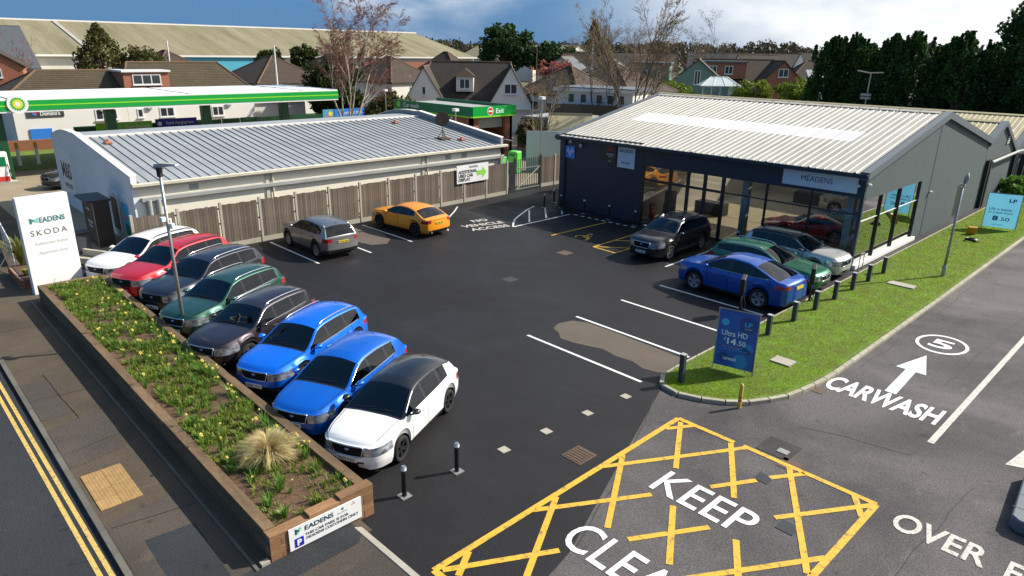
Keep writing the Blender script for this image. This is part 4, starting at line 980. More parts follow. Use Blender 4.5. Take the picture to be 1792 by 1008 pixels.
# pumps
for i, (x, y, lb) in enumerate(((-57.2, 7.3, 'white fuel pump against the column beside the black car'), (-59.8, 18.6, 'fuel pump between the middle canopy columns'), (-59.8, 26.3, 'fuel pump near the far canopy column'))):
    o = thing('fuel_pump', lb, 'fuel pump', (x, y, 0), 0, 'fuel pumps under the canopy')
    MB().box(-0.3, 0.3, -0.55, 0.55, 0.12, 2.1).build('cabinet', 'bp_white', o, bevel=0.03); MB().box(-0.5, 0.5, -0.9, 0.9, 0, 0.12).build('plinth', 'concrete', o)
    MB().box(0.3, 0.33, -0.4, 0.4, 1.2, 1.8).build('display', 'bp_dark_green', o); MB().box(0.3, 0.34, -0.45, 0.45, 0.2, 0.5).build('kick_panel', 'sign_red', o)
    MB().tube([(0.33, 0.45, 1.3), (0.5, 0.55, 0.6), (0.48, 0.5, 0.3), (0.36, 0.48, 0.9)], 0.025, 5).build('hose', 'bollard_black', o)

# ---------------------------------------------------------------- car wash
cw = thing('car_wash', 'red brick car wash with green fascia reading Car wash and Exit', 'car wash')
WX0, WX1, WY0, WY1 = -57.4, -45.9, 39.4, 44.6
for x0, x1, y0, y1 in ((WX0, WX1 - 0.3, WY0 + 0.15, WY0 + 0.45), (WX1 - 0.6, WX1 - 0.3, WY0 + 0.15, WY0 + 1.0), (WX1 - 0.6, WX1 - 0.3, WY1 - 1.0, WY1 - 0.15), (WX0, WX1 - 0.3, WY1 - 0.45, WY1 - 0.15)):
    MB().box(x0, x1, y0, y1, 0, 3.5).build('wall', 'brick', cw)
MB().box(WX1 - 0.8, WX1 - 0.7, WY0 + 1.0, WY1 - 1.0, 2.5, 3.5).build('roller_shutter', 'duct_grey', cw); MB().box(WX0 + 4, WX0 + 4.1, WY0 + 0.5, WY1 - 0.5, 0, 3.4).build('wash_gantry', 'inner_dark', cw)
MB().box(WX0 + 0.06, WX1 - 0.06, WY0 + 0.06, WY1 - 0.06, 3.5, 4.15).build('roof_deck', 'duct_grey', cw)
for x0, x1, y0, y1 in ((WX0, WX1, WY0 - 0.06, WY0 + 0.06), (WX1 - 0.06, WX1 + 0.06, WY0 + 0.06, WY1), (WX0, WX1, WY1 - 0.06, WY1 + 0.06)):
    MB().box(x0, x1, y0, y1, 3.62, 4.42).build('fascia', 'bp_dark_green' if x0 == WX0 else 'bp_green', cw); MB().box(x0, x1 + 0.02, y0 - 0.02, y1 + 0.02, 3.5, 3.618).build('fascia_edge', 'bp_lime', cw)
text('Car wash', 1, 'text_white', cw, (-54.6, WY0 - 0.07, 4.05), XD, UP, (2.4, 0.42), name='sign_lettering'); 
MB().disc((-56.6, WY0 - 0.07, 4.05), 0.3, 16, 'Y').build('emblem', 'bp_lime', cw)
text('Exit', 1, 'text_white', cw, (WX1 + 0.07, 42.6, 4.0), (0, 1, 0), UP, (0.95, 0.4), name='sign_lettering', bold=0.01)
MB().disc((WX1 + 0.075, 41.45, 4.0), 0.36, 20, 'X').build('no_entry_disc', 'text_white', cw); MB().disc((WX1 + 0.085, 41.45, 4.0), 0.3, 20, 'X').build('no_entry_disc', 'sign_red', cw)
MB().box(WX1 + 0.088, WX1 + 0.095, 41.22, 41.68, 3.94, 4.06).build('no_entry_bar', 'text_white', cw)

# ---------------------------------------------------------------- cars
mat('headlamp', (0.58, 0.63, 0.70), 0.14, metal=0.5, var=0.95, vscale=5, col2=(0.045, 0.055, 0.07), coat=1.0, stretch=(1, 1, 2.5))
mat('grille', (0.008, 0.008, 0.009), 0.6, wave=('Y', 6.0, 0.9), spec=0.2)
SHAPES = {
 'suv': dict(L=4.70, W=1.88, H=1.68, cowl=1.20, hdr=2.02, rf=4.30, rb=4.57, win=(1.40, 2.42, 3.38, 4.18), tum=0.42,
   top=[(0, .80), (.015, .88), (.05, .955), (.12, 1.015), (.28, 1.07), (.7, 1.12), (1.2, 1.165), (1.65, 1.40), (2.05, 1.61), (2.5, 1.67), (3.1, 1.68), (3.8, 1.655), (4.3, 1.57), (4.48, 1.33), (4.58, 1.10), (4.66, 1.0), (4.70, .93)],
   sh=[(0, .775), (.05, .90), (.14, .97), (.3, 1.015), (.9, 1.05), (1.4, 1.06), (3.0, 1.09), (4.2, 1.13), (4.55, 1.04), (4.7, .90)], hl=(.66, .89), tl=(.86, 1.04), hll=.46, tll=.30),
 'hatch': dict(L=3.99, W=1.73, H=1.47, cowl=.98, hdr=1.74, rf=3.60, rb=3.87, win=(1.14, 2.08, 2.88, 3.30), tum=0.47,
   top=[(0, .67), (.015, .75), (.05, .82), (.12, .87), (.3, .925), (.7, .985), (.98, 1.02), (1.37, 1.235), (1.74, 1.40), (2.1, 1.46), (2.6, 1.47), (3.1, 1.445), (3.6, 1.355), (3.78, 1.13), (3.88, .96), (3.96, .88), (3.99, .80)],
   sh=[(0, .645), (.05, .755), (.14, .82), (.3, .87), (.8, .91), (1.2, .925), (2.5, .955), (3.5, 1.0), (3.85, .92), (3.99, .76)], hl=(.545, .76), tl=(.72, .90), hll=.46, tll=.26),
 'fastback': dict(L=4.39, W=1.83, H=1.46, cowl=1.16, hdr=1.98, rf=3.48, rb=4.12, win=(1.34, 2.32, 3.10, 3.50), tum=0.47,
   top=[(0, .66), (.015, .74), (.05, .81), (.12, .86), (.35, .92), (.8, .98), (1.16, 1.02), (1.55, 1.235), (1.98, 1.40), (2.4, 1.46), (2.8, 1.455), (3.2, 1.41), (3.52, 1.33), (3.85, 1.16), (4.12, 1.02), (4.27, .98), (4.34, .93), (4.39, .82)],
   sh=[(0, .635), (.05, .745), (.14, .81), (.3, .86), (.9, .905), (1.4, .925), (2.8, .97), (3.8, 1.02), (4.2, .95), (4.39, .78)], hl=(.55, .75), tl=(.74, .92), hll=.5, tll=.34),
 'estate': dict(L=4.70, W=1.85, H=1.48, cowl=1.36, hdr=2.25, rf=4.33, rb=4.58, win=(1.58, 2.6, 3.5, 4.3), tum=0.47,
   top=[(0, .64), (.015, .71), (.05, .775), (.12, .83), (.4, .90), (1.0, .97), (1.36, 1.01), (1.9, 1.275), (2.28, 1.42), (2.8, 1.48), (3.4, 1.475), (4.0, 1.43), (4.35, 1.34), (4.52, 1.09), (4.62, .94), (4.70, .82)],
   sh=[(0, .615), (.05, .72), (.14, .785), (.35, .84), (1.0, .90), (1.6, .925), (3.0, .96), (4.3, 1.0), (4.6, .9), (4.7, .78)], hl=(.54, .72), tl=(.72, .87), hll=.5, tll=.3),
 'coupe': dict(L=4.65, W=1.88, H=1.61, cowl=1.04, hdr=1.94, rf=3.32, rb=4.30, win=(1.24, 2.34, 3.22, 3.92), tum=0.44,
   top=[(0, .78), (.015, .86), (.05, .93), (.12, .985), (.35, 1.055), (.75, 1.105), (1.04, 1.135), (1.5, 1.37), (1.95, 1.555), (2.35, 1.61), (2.85, 1.60), (3.32, 1.52), (3.8, 1.37), (4.3, 1.17), (4.5, 1.14), (4.6, 1.09), (4.65, .95)],
   sh=[(0, .755), (.05, .88), (.14, .945), (.3, .99), (.9, 1.03), (1.4, 1.04), (3.0, 1.06), (4.1, 1.12), (4.5, 1.06), (4.65, .90)], hl=(.66, .86), tl=(.90, 1.03), hll=.46, tll=.42),
 'sport': dict(L=4.55, W=1.84, H=1.28, cowl=1.55, hdr=2.3, rf=2.95, rb=4.0, win=(1.75, 2.72, 2.76, 3.35), tum=0.5,
   top=[(0, .60), (.06, .66), (.5, .77), (1.1, .85), (1.55, .90), (1.95, 1.10), (2.3, 1.24), (2.6, 1.28), (2.95, 1.265), (3.4, 1.15), (4.0, .97), (4.3, .93), (4.48, .92), (4.55, .80)],
   sh=[(0, .56), (.4, .70), (1.1, .79), (1.7, .83), (3.2, .88), (4.1, .90), (4.4, .87), (4.55, .74)], hl=(.50, .62), tl=(.66, .80), hll=.45, tll=.2),
}
FR = [1.0, 0.93, 0.72, 0.48, 0.24, 0.0]
_wheel = {}
def wheel_meshes(R, style):
    k = (round(R, 3), style)
    if k in _wheel: return _wheel[k]
    w = 0.11
    ri = R * 0.70
    t = MB().lathe([(ri, -w * .85), (R * .93, -w), (R * .985, -w * .8), (R, -w * .4), (R, w * .4), (R * .985, w * .8), (R * .93, w), (ri, w * .85), (ri - .015, w * .7), (ri - .015, -w * .85)], 26, 'Y').mesh('tyre', 'tyre', True)
    f = MB(); f.lathe([(ri, w * .84), (ri * .93, w * .80), (ri * .90, w * .5), (ri * .90, -w * .5)], 26, 'Y')
    f.cur = 1; f.disc((0, w * .25, 0), ri * .92, 22, 'Y'); f.cur = 0
    nsp = 5
    for i in range(nsp):
        for da in ((-0.16, 0.16) if style != 'disc' else (-0.3, -0.1, 0.1, 0.3)):
            a = 2 * PI * i / nsp + 0.3; b = a + da
            p0 = (0.035 * math.cos(a), 0.035 * math.sin(a)); p1 = (ri * .91 * math.cos(b), ri * .91 * math.sin(b))
            n = (-math.sin(b) * .022, math.cos(b) * .022)
            f.add([(p0[0] - n[0], w * .62, p0[1] - n[1]), (p0[0] + n[0], w * .62, p0[1] + n[1]), (p1[0] + n[0], w * .76, p1[1] + n[1]), (p1[0] - n[0], w * .76, p1[1] - n[1]),
                   (p0[0] - n[0], w * .3, p0[1] - n[1]), (p0[0] + n[0], w * .3, p0[1] + n[1]), (p1[0] + n[0], w * .3, p1[1] + n[1]), (p1[0] - n[0], w * .3, p1[1] - n[1])],
                  [(0, 1, 2, 3), (0, 4, 5, 1), (1, 5, 6, 2), (3, 2, 6, 7), (0, 3, 7, 4)])
    f.disc((0, w * .68, 0), 0.06, 12, 'Y')
    r = f.mesh('rim', ['alloy_silver' if style != 'black' else 'alloy_dark', 'seam'])
    _wheel[k] = (t, r); return t, r

def make_car(label, shape, dims, wb, fo, R, loc, head, colour, roofc=None, plate='', clad=False, rails=None, alloy='silver', trim=None, group=None, glassm='car_glass',
             gc=None, rearplate=True, spoiler=False, name='parked_car', ghead='chrome', twin=False, detail=True):
    S = SHAPES[shape]; Lc, Wc, Hc = dims
    kx, kz = Lc / S['L'], Hc / S['H']; hw = Wc / 2; gc = gc or (0.23 if shape in ('suv', 'coupe') else 0.19)
    top = crv([(x * kx, z * kz) for x, z in S['top']]); shf = crv([(x * kx, z * kz) for x, z in S['sh']])
    wf = crv([(0, .67), (.03 * kx, .745), (.09 * kx, .83), (.22 * kx, .905), (.55 * kx, .97), (1.1 * kx, 1.0), (Lc - 1.1, 1.0), (Lc - .5, .985), (Lc - .2, .955), (Lc - .06, .91), (Lc, .86)])
    cowl, hdr, rf, rb = (S[k] * kx for k in ('cowl', 'hdr', 'rf', 'rb')); w0, wB, wC, w1 = (x * kx for x in S['win'])
    if Lc > 4.0 and shape == 'hatch': pass
    hl0, hl1 = (z * kz for z in S['hl']); tl0, tl1 = (z * kz for z in S['tl']); hll, tll = S['hll'], S['tll']
    Ra = R + 0.055; ax = (fo, fo + wb)
    dz0 = fo + Ra + 0.13; rdoor = fo + wb - Ra * 0.55; sw = 0.010
    tum = S['tum']
    bf, br = 0.15, 0.08
    seams = [dz0, wB, rdoor if shape != 'sport' else None]; seams = [s for s in seams if s]
    st = set()
    spec = [0, Lc, cowl, hdr, rf, rb, w0, w1, wB - .045, wB + .045, wC - .04, wC + .04, hll, Lc - tll, .14, cowl - .05]
    for s in seams: spec += [s - sw, s + sw]
    for a in ax: spec += [a + Ra * math.cos(PI * t / 12) for t in range(13)] + [a - Ra - .006, a + Ra + .006]
    spec += [.012, .03, .055, .09, .18, Lc - .02, Lc - .05, Lc - .1, Lc - .17]
    spec = sorted(set(round(x, 4) for x in spec if 0 <= x <= Lc))
    base = [Lc * i / 40 for i in range(41)]
    xs = list(spec)
    for b in base:
        if min(abs(b - s) for s in spec) > 0.045: xs.append(b)
    xs.sort()
    xs2 = [xs[0]]
    for x in xs[1:]:
        if x - xs2[-1] > 0.0035: xs2.append(x)
    xs = xs2
    def lowz(x):
        for a in ax:
            d = abs(x - a)
            if d <= Ra + 1e-6: return max(gc, R + math.sqrt(max(0, Ra * Ra - d * d)))
        return gc + (0.05 * max(0, 1 - x / .4)) + 0.08 * max(0, 1 - (Lc - x) / .5)
    def place(x, y, z):
        q = 1 - min(1, (y / hw) ** 2)
        x2 = x - bf * q * max(0, 1 - x / 1.1) ** 2 + br * q * max(0, 1 - (Lc - x) / .9) ** 2
        return (Lc / 2 - x2, y, z)
    def section(x):
        w = hw * wf(x); zt = top(x); zs = min(shf(x), zt - 0.02); zb = lowz(x); t = x / Lc
        lv = [zb, zb + .13, lerp(.42, .50, t) * (kz if shape != 'sport' else .9), lerp(hl0, tl0, t), lerp(hl1, tl1, t), zs]
        for i in range(1, 6): lv[i] = max(lv[i], lv[i - 1] + .012)
        for i in range(4, -1, -1): lv[i] = min(lv[i], lv[i + 1] - .010) if lv[i] > zb else lv[i]
        lv[5] = zs if zs > lv[4] else lv[4] + .008
        zs = lv[5]
        hf = max(0, min(1, (cowl + .1 - x) / .35)); yy = [w - .055, w - .012, w, w - .004, w - lerp(.018, .028, hf), w - lerp(.06, .10, hf)]
        pts = [(yy[i], lv[i]) for i in range(6)]
        cab = max(0, min(1, (zt - zs - .05) / .25))
        d = lerp(.035, .085, cab); zr = max(zs + .008, zt - d)
        wl = zs + .03; wu = zr - .03
        if wu < wl + .006: wl, wu = zs + (zr - zs) * .4, zs + (zr - zs) * .6
        ws = yy[5]
        for z in (wl, lerp(wl, wu, .35), lerp(wl, wu, .7), wu, zr):
            pts.append((ws - tum * (z - zs) - .25 * tum * (z - zs) ** 2, z))
        yr = pts[-1][0]; zt = max(zt, zr + .005)
        for f_ in FR[1:]: pts.append((yr * f_, zr + (zt - zr) * (1 - f_ ** 2.3) + (.012 * hf * max(0, min(1, (x - .1) / .3)) if f_ == .48 else 0)))
        return pts
    secs = [section(x) for x in xs]; nP = len(secs[0]); nX = len(xs)
    parts = {}
    def face(part, m, pts):
        p = parts.setdefault((part, m), ({}, [], []))
        idx = []
        for q in pts:
            k = (round(q[0], 5), round(q[1], 5), round(q[2], 5))
            if k not in p[0]: p[0][k] = len(p[1]); p[1].append(q)
            idx.append(p[0][k])
        idx2 = []
        for i in idx:
            if i not in idx2: idx2.append(i)
        if len(idx2) >= 3: p[2].append(tuple(idx2))
    C = 'paint_' + colour; RC = 'paint_' + roofc if roofc else C
    for sgn in (1, -1):
        tagS = 'L' if sgn > 0 else 'R'
        for j in range(nX - 1):
            xm = (xs[j] + xs[j + 1]) / 2
            inseam = any(abs(xm - s) < sw * 0.9 for s in seams); inarch = any(abs(xm - a) < Ra for a in ax)
            for i in range(nP - 1):
                a, b, c, d = [place(xs[jj], sgn * secs[jj][ii][0], secs[jj][ii][1]) for jj, ii in ((j, i), (j, i + 1), (j + 1, i + 1), (j + 1, i))]
                part, m = 'body', C
                if i < 5:
                    if i == 0: part, m = (('cladding', 'car_black') if clad else (('sill' + tagS, 'car_black') if not inarch and fo < xm < fo + wb else ('body', C)))
                    if i == 1 and clad and (xm < .30 or xm > Lc - .3): part, m = 'cladding', 'car_black'
                    if i == 3 and xm < hll: part, m = 'headlight' + tagS, 'headlamp'
                    if i == 3 and xm > Lc - tll: part, m = 'tail_light' + tagS, 'tail_red'
                    if part == 'body' and i >= 1:
                        if inseam: part, m = 'seam', 'seam'
                        elif dz0 < xm < wB: part = 'door1' + tagS
                        elif len(seams) > 2 and wB < xm < rdoor: part = 'door2' + tagS
                elif i < 10:
                    if w0 < xm < w1 and 6 <= i <= 8 or (w0 < xm < w1 and i == 6):
                        m = 'gloss_black'; part = 'pillar' + ('B' if xm < wB + .06 else ('C' if xm < wC + .06 else 'D')) + tagS
                        if 6 <= i <= 8:
                            if w0 < xm < wB - .045: part, m = 'side_window1' + tagS, glassm
                            elif wB + .045 < xm < wC - .04: part, m = 'side_window2' + tagS, glassm
                            elif wC + .04 < xm < w1: part, m = 'side_window3' + tagS, ('car_glass_dark' if shape != 'sport' else glassm)
                    elif hdr < xm < rf and i == 9: part, m = 'roof', RC
                    elif roofc and cowl < xm < w0 + .05 and i >= 7: part, m = 'roof', RC
                else:
                    if cowl < xm < hdr: part, m = ('windscreen', glassm) if i > 10 else ('roof', RC)
                    elif rf < xm < rb: part, m = ('rear_window', 'car_glass_dark') if i > 10 else ('roof', RC)
                    elif hdr <= xm <= rf: part, m = 'roof', RC
                    elif .14 < xm < cowl - .05: part = 'bonnet'
                    elif cowl - .05 <= xm <= cowl: part, m = 'scuttle', 'car_black'
                    if part == 'roof' and not roofc: m = C
                q = (a, b, c, d) if sgn < 0 else (d, c, b, a)
                face(part, m, q)
        # front and rear faces
        for end in (0, 1):
            x = xs[0] if end == 0 else xs[-1]; sc_ = secs[0 if end == 0 else -1]
            def cp(i, f_):
                y, z = sc_[i][0] * f_, sc_[i][1]
                if i == 10: z = sc_[10][1] + (sc_[15][1] - sc_[10][1]) * (1 - f_ ** 2.3)
                if i > 5 and i < 10: z = z + (sc_[15][1] - sc_[10][1]) * (1 - f_ ** 2.3) * (i - 5) / 5
                p = place(x, sgn * y, z)
                rel = {0: -.05, 1: .025, 2: .03, 3: .012, 4: 0.0}.get(i, 0.0) * (1 - f_ ** 4)
                return (p[0] + (rel if end == 0 else -rel), p[1], p[2])
            for i in range(10):
                for k in range(5):
                    q = [cp(i, FR[k]), cp(i + 1, FR[k]), cp(i + 1, FR[k + 1]), cp(i, FR[k + 1])]
                    part, m = 'body', C
                    if end == 0:
                        if i == 3: part, m = ('headlight' + tagS, 'headlamp') if k < 2 else ('grille', 'grille')
                        elif i == 1 and k >= 2: part, m = 'intake', 'car_black'
                        elif i == 0 and (clad or k >= 3): part, m = 'cladding', 'car_black'
                    else:
                        if i == 3 and k < 2: part, m = 'tail_light' + tagS, 'tail_red'
                        elif i <= 0 or (i == 1 and clad): part, m = 'cladding', 'car_black'
                    if (sgn > 0) == (end == 1): q = q[::-1]
                    face(part, m, q)
    g_kind = thing(name, label, 'car', (loc[0], loc[1], loc[2] if len(loc) > 2 else 0.0), head, group)
    NAMES = {'door1': 'door', 'door2': 'door', 'side_window1': 'side_window', 'side_window2': 'side_window', 'side_window3': 'side_window', 'pillarB': 'pillar', 'pillarC': 'pillar', 'pillarD': 'pillar'}
    made = {}
    for (part, m), (_, vs, fs) in parts.items():
        nm = part[:-1] if part[-1] in 'LR' and part not in ('L',) and part[:-1] in ('headlight', 'tail_light', 'door1', 'door2', 'side_window1', 'side_window2', 'side_window3', 'sill', 'pillarB', 'pillarC', 'pillarD') else part
        key = nm; nm = NAMES.get(nm, nm)
        f = MB(); f.v = vs; f.f = fs; f.mi = [0] * len(fs)
        o = f.build(nm, m, g_kind, angle=55); made[part] = o
    T = lambda x: Lc / 2 - x
    # arch linings, underbody, cabin
    f = MB(); f.box(T(Lc - .12), T(.12), -hw + .26, hw - .26, gc + .0, min(.62, hl0)); f.box(T(fo + wb - Ra - .02), T(fo + Ra + .02), -hw + .07, hw - .07, gc + .02, .55)
    f.box(T(fo - Ra - .02), T(.22), -hw + .16, hw - .16, gc + .08, .5); f.box(T(Lc - .14), T(fo + wb + Ra + .02), -hw + .12, hw - .12, gc + .08, .5); f.build('underbody', 'seam', g_kind)
    f = MB()
    for a in ax:
        for s in (1, -1):
            for t in range(10):
                a0, a1 = PI * t / 10, PI * (t + 1) / 10
                f.add([(T(a + Ra * math.cos(a0)), s * (hw - .03), R + Ra * math.sin(a0)), (T(a + Ra * math.cos(a1)), s * (hw - .03), R + Ra * math.sin(a1)), (T(a + Ra * math.cos(a1)), s * (hw - .3), R + Ra * math.sin(a1)), (T(a + Ra * math.cos(a0)), s * (hw - .3), R + Ra * math.sin(a0))], [(0, 1, 2, 3)])
    f.build('arch_lining', 'seam', g_kind)
    if clad:
        for a in ax:
            for s in (1, -1):
                f = MB()
                for t in range(14):
                    q = []
                    for tt in (t, t + 1):
                        an = PI * tt / 14 - .0
                        for rr, oy in ((Ra - .012, -.01), (Ra + .012, .012), (Ra + .065, .004)):
                            x = a + rr * math.cos(an); q.append((T(x), s * (hw * wf(x) + oy), R + rr * math.sin(an)))
                    f.add(q, [(0, 1, 4, 3), (1, 2, 5, 4)])
                f.build('wheel_arch_trim', 'car_black', g_kind, smooth=True)
    fl = shf(w0) * 0.62
    f = MB(); f.prism_y([(T(cowl + .02), fl), (T(cowl + .02), shf(cowl) - .02), (T(cowl + .45), shf(cowl) - .0), (T(cowl + .55), fl)], -hw + .2, hw - .2); f.build('dashboard', 'cabin', g_kind)
    MB().box(T(Lc - .35), T(cowl + .1), -hw + .12, hw - .12, fl - .16, fl - .1).build('cabin_floor', 'cabin', g_kind)
    rows = [(wB - .12, .26), (wC + .02, .5)] if shape != 'sport' else [(wB - .1, .26)]
    for xr, half in rows:
        for s in (1, -1):
            cy = s * (.36 if half < .4 else .33)
            f = MB(); z0 = fl - .08; hb = Hc - .27
            f.prism_y([(T(xr - .48), z0), (T(xr - .50), z0 + .16), (T(xr - .04), z0 + .12), (T(xr + .16), hb - .2), (T(xr + .26), hb - .2), (T(xr + .12), z0)], cy - .24, cy + .24)
            f.prism_y([(T(xr + .12), hb - .2), (T(xr + .17), hb), (T(xr + .25), hb), (T(xr + .25), hb - .2)], cy - .11, cy + .11)
            f.build('seat', 'cabin_tan' if colour in ('green', 'emerald') else 'cabin', g_kind)
    f = MB(); R_ = .18; cw_ = (T(cowl + .62), -.36, shf(cowl) + .0)
    f.tube([(cw_[0] + .08 * math.sin(t * PI / 8), cw_[1] + R_ * math.cos(t * PI / 8), cw_[2] + R_ * math.sin(t * PI / 8)) for t in range(17)], .016, 5, False); f.build('steering_wheel', 'cabin', g_kind)
    # wheels
    tm_, rm_ = wheel_meshes(R, alloy)
    for a in ax:
        for s in (1, -1):
            w_ = link('wheel', tm_, g_kind, (T(a), s * (hw - .125), R)); w_.rotation_euler = (0, random.uniform(0, 1.2), 0 if s > 0 else PI)
            link('rim', rm_, w_)
    # mirrors, handles
    xa = w0 + .10; za = shf(xa) + .10
    for s in (1, -1):
        ym = s * (hw * wf(xa) - .02)
        f = MB(); prof = [(0, .0), (.05, .55), (.10, .9), (.17, 1.0), (.20, .92)]
        n = 10; o0 = len(f.v)
        for xx, sc_ in prof:
            for k in range(n):
                an = 2 * PI * k / n
                f.v.append((T(xa) + .07 - xx, ym + s * (.11 + .10 * sc_ * math.cos(an)), za + .012 + .065 * sc_ * math.sin(an) * (1.0 if math.sin(an) > 0 else .9)))
        for r_ in range(len(prof) - 1):
            for k in range(n):
                q = (o0 + r_ * n + k, o0 + r_ * n + (k + 1) % n, o0 + (r_ + 1) * n + (k + 1) % n, o0 + (r_ + 1) * n + k); f.f.append(q if s > 0 else q[::-1]); f.mi.append(0)
        f.f.append(tuple(o0 + (len(prof) - 1) * n + k for k in range(n))); f.mi.append(0)
        f.tube([(T(xa), ym - s * .03, za - .06), (T(xa) - .02, ym + s * .07, za - .03)], .025, 5)
        f.build('door_mirror', RC if roofc or colour != 'white' else C, g_kind, smooth=True)
        for xh, dn in ((wB - .18, 'door1'), (rdoor - .16, 'door2')):
            if dn == 'door2' and shape == 'sport': continue
            zh = shf(xh) - .13; yh = s * (hw * wf(xh) - .012)
            MB().boxc((T(xh), yh + s * .012, zh), (.20, .035, .032)).build('handle', C, made.get(dn + ('L' if s > 0 else 'R'), g_kind), bevel=.008)
    # window trim
    if trim:
        for s in (1, -1):
            f = MB(); pts = []
            for k in range(16):
                x = lerp(w0 + .05, w1, k / 15); sc_ = section(x); pts.append(place(x, s * (sc_[6][0] + .008), sc_[6][1]))
            f.tube(pts, .012, 4)
            if trim == 'full':
                pts = []
                for k in range(20):
                    x = lerp(w0 + .02, w1, k / 19); sc_ = section(x); pts.append(place(x, s * (sc_[9][0] + .008), sc_[9][1]))
                f.tube(pts, .012, 4)
            f.build('window_trim', 'chrome', g_kind, smooth=True)
    if rails:
        for s in (1, -1):
            pts = []
            for k in range(15):
                x = lerp(hdr + .12, rf - .08, k / 14); sc_ = section(x); e = min(1, min(k, 14 - k) / 1.5)
                pts.append(place(x, s * (sc_[11][0] - .01), sc_[11][1] + .005 + .05 * e))
            f = MB().tube(pts, [.012] + [.02] * 13 + [.012], 6); f.build('roof_rail', rails, g_kind, smooth=True)
    # front details
    nx = Lc / 2 + bf + .012
    zp = lerp(.42, .50, 0) * (kz if shape != 'sport' else .9) + .04
    grz0, grz1, gy = section(0)[3][1], section(0)[4][1], section(0)[3][0] * .72
    pts = []
    for k in range(13):
        y = gy * (1 - k / 6); q = 1 - (y / hw) ** 2; pts.append((Lc / 2 + bf * q + .014, y, grz1 + .012))
    pts2 = [(p[0] + .004, p[1] * .86, grz0 - .015) for p in pts[::-1]]
    f = MB().tube(pts + pts2 + [pts[0]], .017, 5); f.build('grille_surround', ghead, g_kind, smooth=True)
    bd = MB().lathe([(0, .014), (.055, .014), (.066, .0), (.066, -.012)], 14, 'Z').build('badge', 'badge_blue', g_kind, smooth=True); bd.location = (Lc / 2 + bf - .015, 0, top(0) + .03); bd.rotation_euler = (0, rad(52), 0)
    ex = Lc / 2 + bf + .045
    if plate:
        p_ = MB().box(ex - .02, ex, -.26, .26, zp - .055, zp + .055).build('number_plate', 'plate_white', g_kind)
        text(plate, 1, 'plate_text', p_, (ex + .003, 0, zp), (0, 1, 0), UP, (.44, .072), bold=.02, depth=0, name='plate_lettering')
    for s in (1, -1):                         # bonnet shut lines
        pts = []
        for k in range(12):
            x = lerp(.15, cowl - .06, k / 11); sc_ = section(x); pts.append(place(x, s * sc_[11][0], sc_[11][1] + .001))
        MB().tube(pts, .007, 4).build('shut_line', 'seam', made.get('bonnet', g_kind))
    if detail:
        for s in (1, -1):                     # daytime light bars and fog lamps
            y = s * hw * .70
            MB().tube([(Lc / 2 + .055, s * hw * .60, zp - .09), (Lc / 2 - .0, s * hw * .76, zp - .08)], .02, 5).build('fog_light', 'lamp_silver', g_kind)
        for y0, y1 in ((-.10, .46), (-.52, .02)):
            pts = []
            for k in range(4):
                t = k / 3; x = cowl + .05 + .06 * t; sc_ = section(x); y = lerp(y0, y1, t); yr = sc_[10][0]; f_ = abs(y) / yr
                pts.append(place(x, y, sc_[10][1] + (sc_[15][1] - sc_[10][1]) * (1 - f_ ** 2.3) + .012))
            MB().tube(pts, .009, 4).build('wiper', 'car_black', g_kind)
    xr_ = rf - .18; sc_ = section(xr_); MB().tube([place(xr_, 0, sc_[15][1]), place(xr_ + .12, 0, sc_[15][1] + .11)], [.012, .004], 5).build('aerial', 'car_black', g_kind)
    if rearplate:
        zr_ = lerp(tl0, tl1, .1) - (.02 if shape != 'hatch' else .06); xr_ = -Lc / 2 - br - .035
        p_ = MB().box(xr_, xr_ + .02, -.26, .26, zr_ - .055, zr_ + .055).build('number_plate', 'plate_yellow', g_kind)
        if plate: text(plate, 1, 'plate_text', p_, (xr_ - .003, 0, zr_), (0, -1, 0), UP, (.44, .072), bold=.02, depth=0, name='plate_lettering')
    if spoiler:
        zt_ = top(rf); f = MB(); f.prism_y([(T(rf - .1), zt_ + .02), (T(rf + .2), zt_ - .05), (T(rf + .22), zt_ - .02), (T(rf - .05), zt_ + .06)], -hw * .66, hw * .66); f.build('spoiler', RC, g_kind, bevel=.012)
    if twin:
        for s in (1, -1): MB().tube([(-Lc / 2 - .10, s * hw * .62, .30), (-Lc / 2 + .1, s * hw * .62, .30)], .05, 10).build('exhaust', 'chrome', g_kind)
    return g_kind

HD = rad(-64.5); hx, hy = math.cos(HD), math.sin(HD)
GROW = 'cars parked in the slanted row along the planter'
def row(px, py, Lc): return (px - hx * (Lc / 2 + .12), py - hy * (Lc / 2 + .12))
K = dict(group=GROW)
make_car('white SUV at the fence end of the row beside the totem sign', 'suv', (4.65, 1.88, 1.62), 2.77, .86, .37, row(-29.39, 6.07, 4.65), HD, 'white', plate='KN72 OXM', clad=False, alloy='silver', rails='car_black', **K)
make_car('bright red SUV in the slanted row next to the white SUV', 'suv', (4.70, 1.88, 1.68), 2.79, .93, .36, row(-27.08, 6.33, 4.7), HD, 'red', plate='OV68 CDA', clad=False, rails='car_black', ghead='gloss_black', **K)
make_car('dark grey SUV in the slanted row beside the red SUV, pale roof rails', 'suv', (4.70, 1.88, 1.68), 2.79, .93, .36, row(-24.60, 6.59, 4.7), HD, 'graphite', plate='GU68 KVZ', clad=True, rails='chrome', ghead='gloss_black', **K)
make_car('dark green SUV in the slanted row behind the lamp post', 'suv', (4.38, 1.84, 1.60), 2.64, .88, .35, row(-21.98, 6.39, 4.38), HD, 'green', plate='YC19 UKP', clad=True, rails='chrome', trim='low', **K)
make_car('brownish black compact SUV in the slanted row beside the lamp post', 'suv', (4.24, 1.79, 1.53), 2.65, .82, .34, row(-19.23, 6.23, 4.24), HD, 'purple_black', plate='WP73 YOD', clad=True, rails='chrome', trim='full', **K)
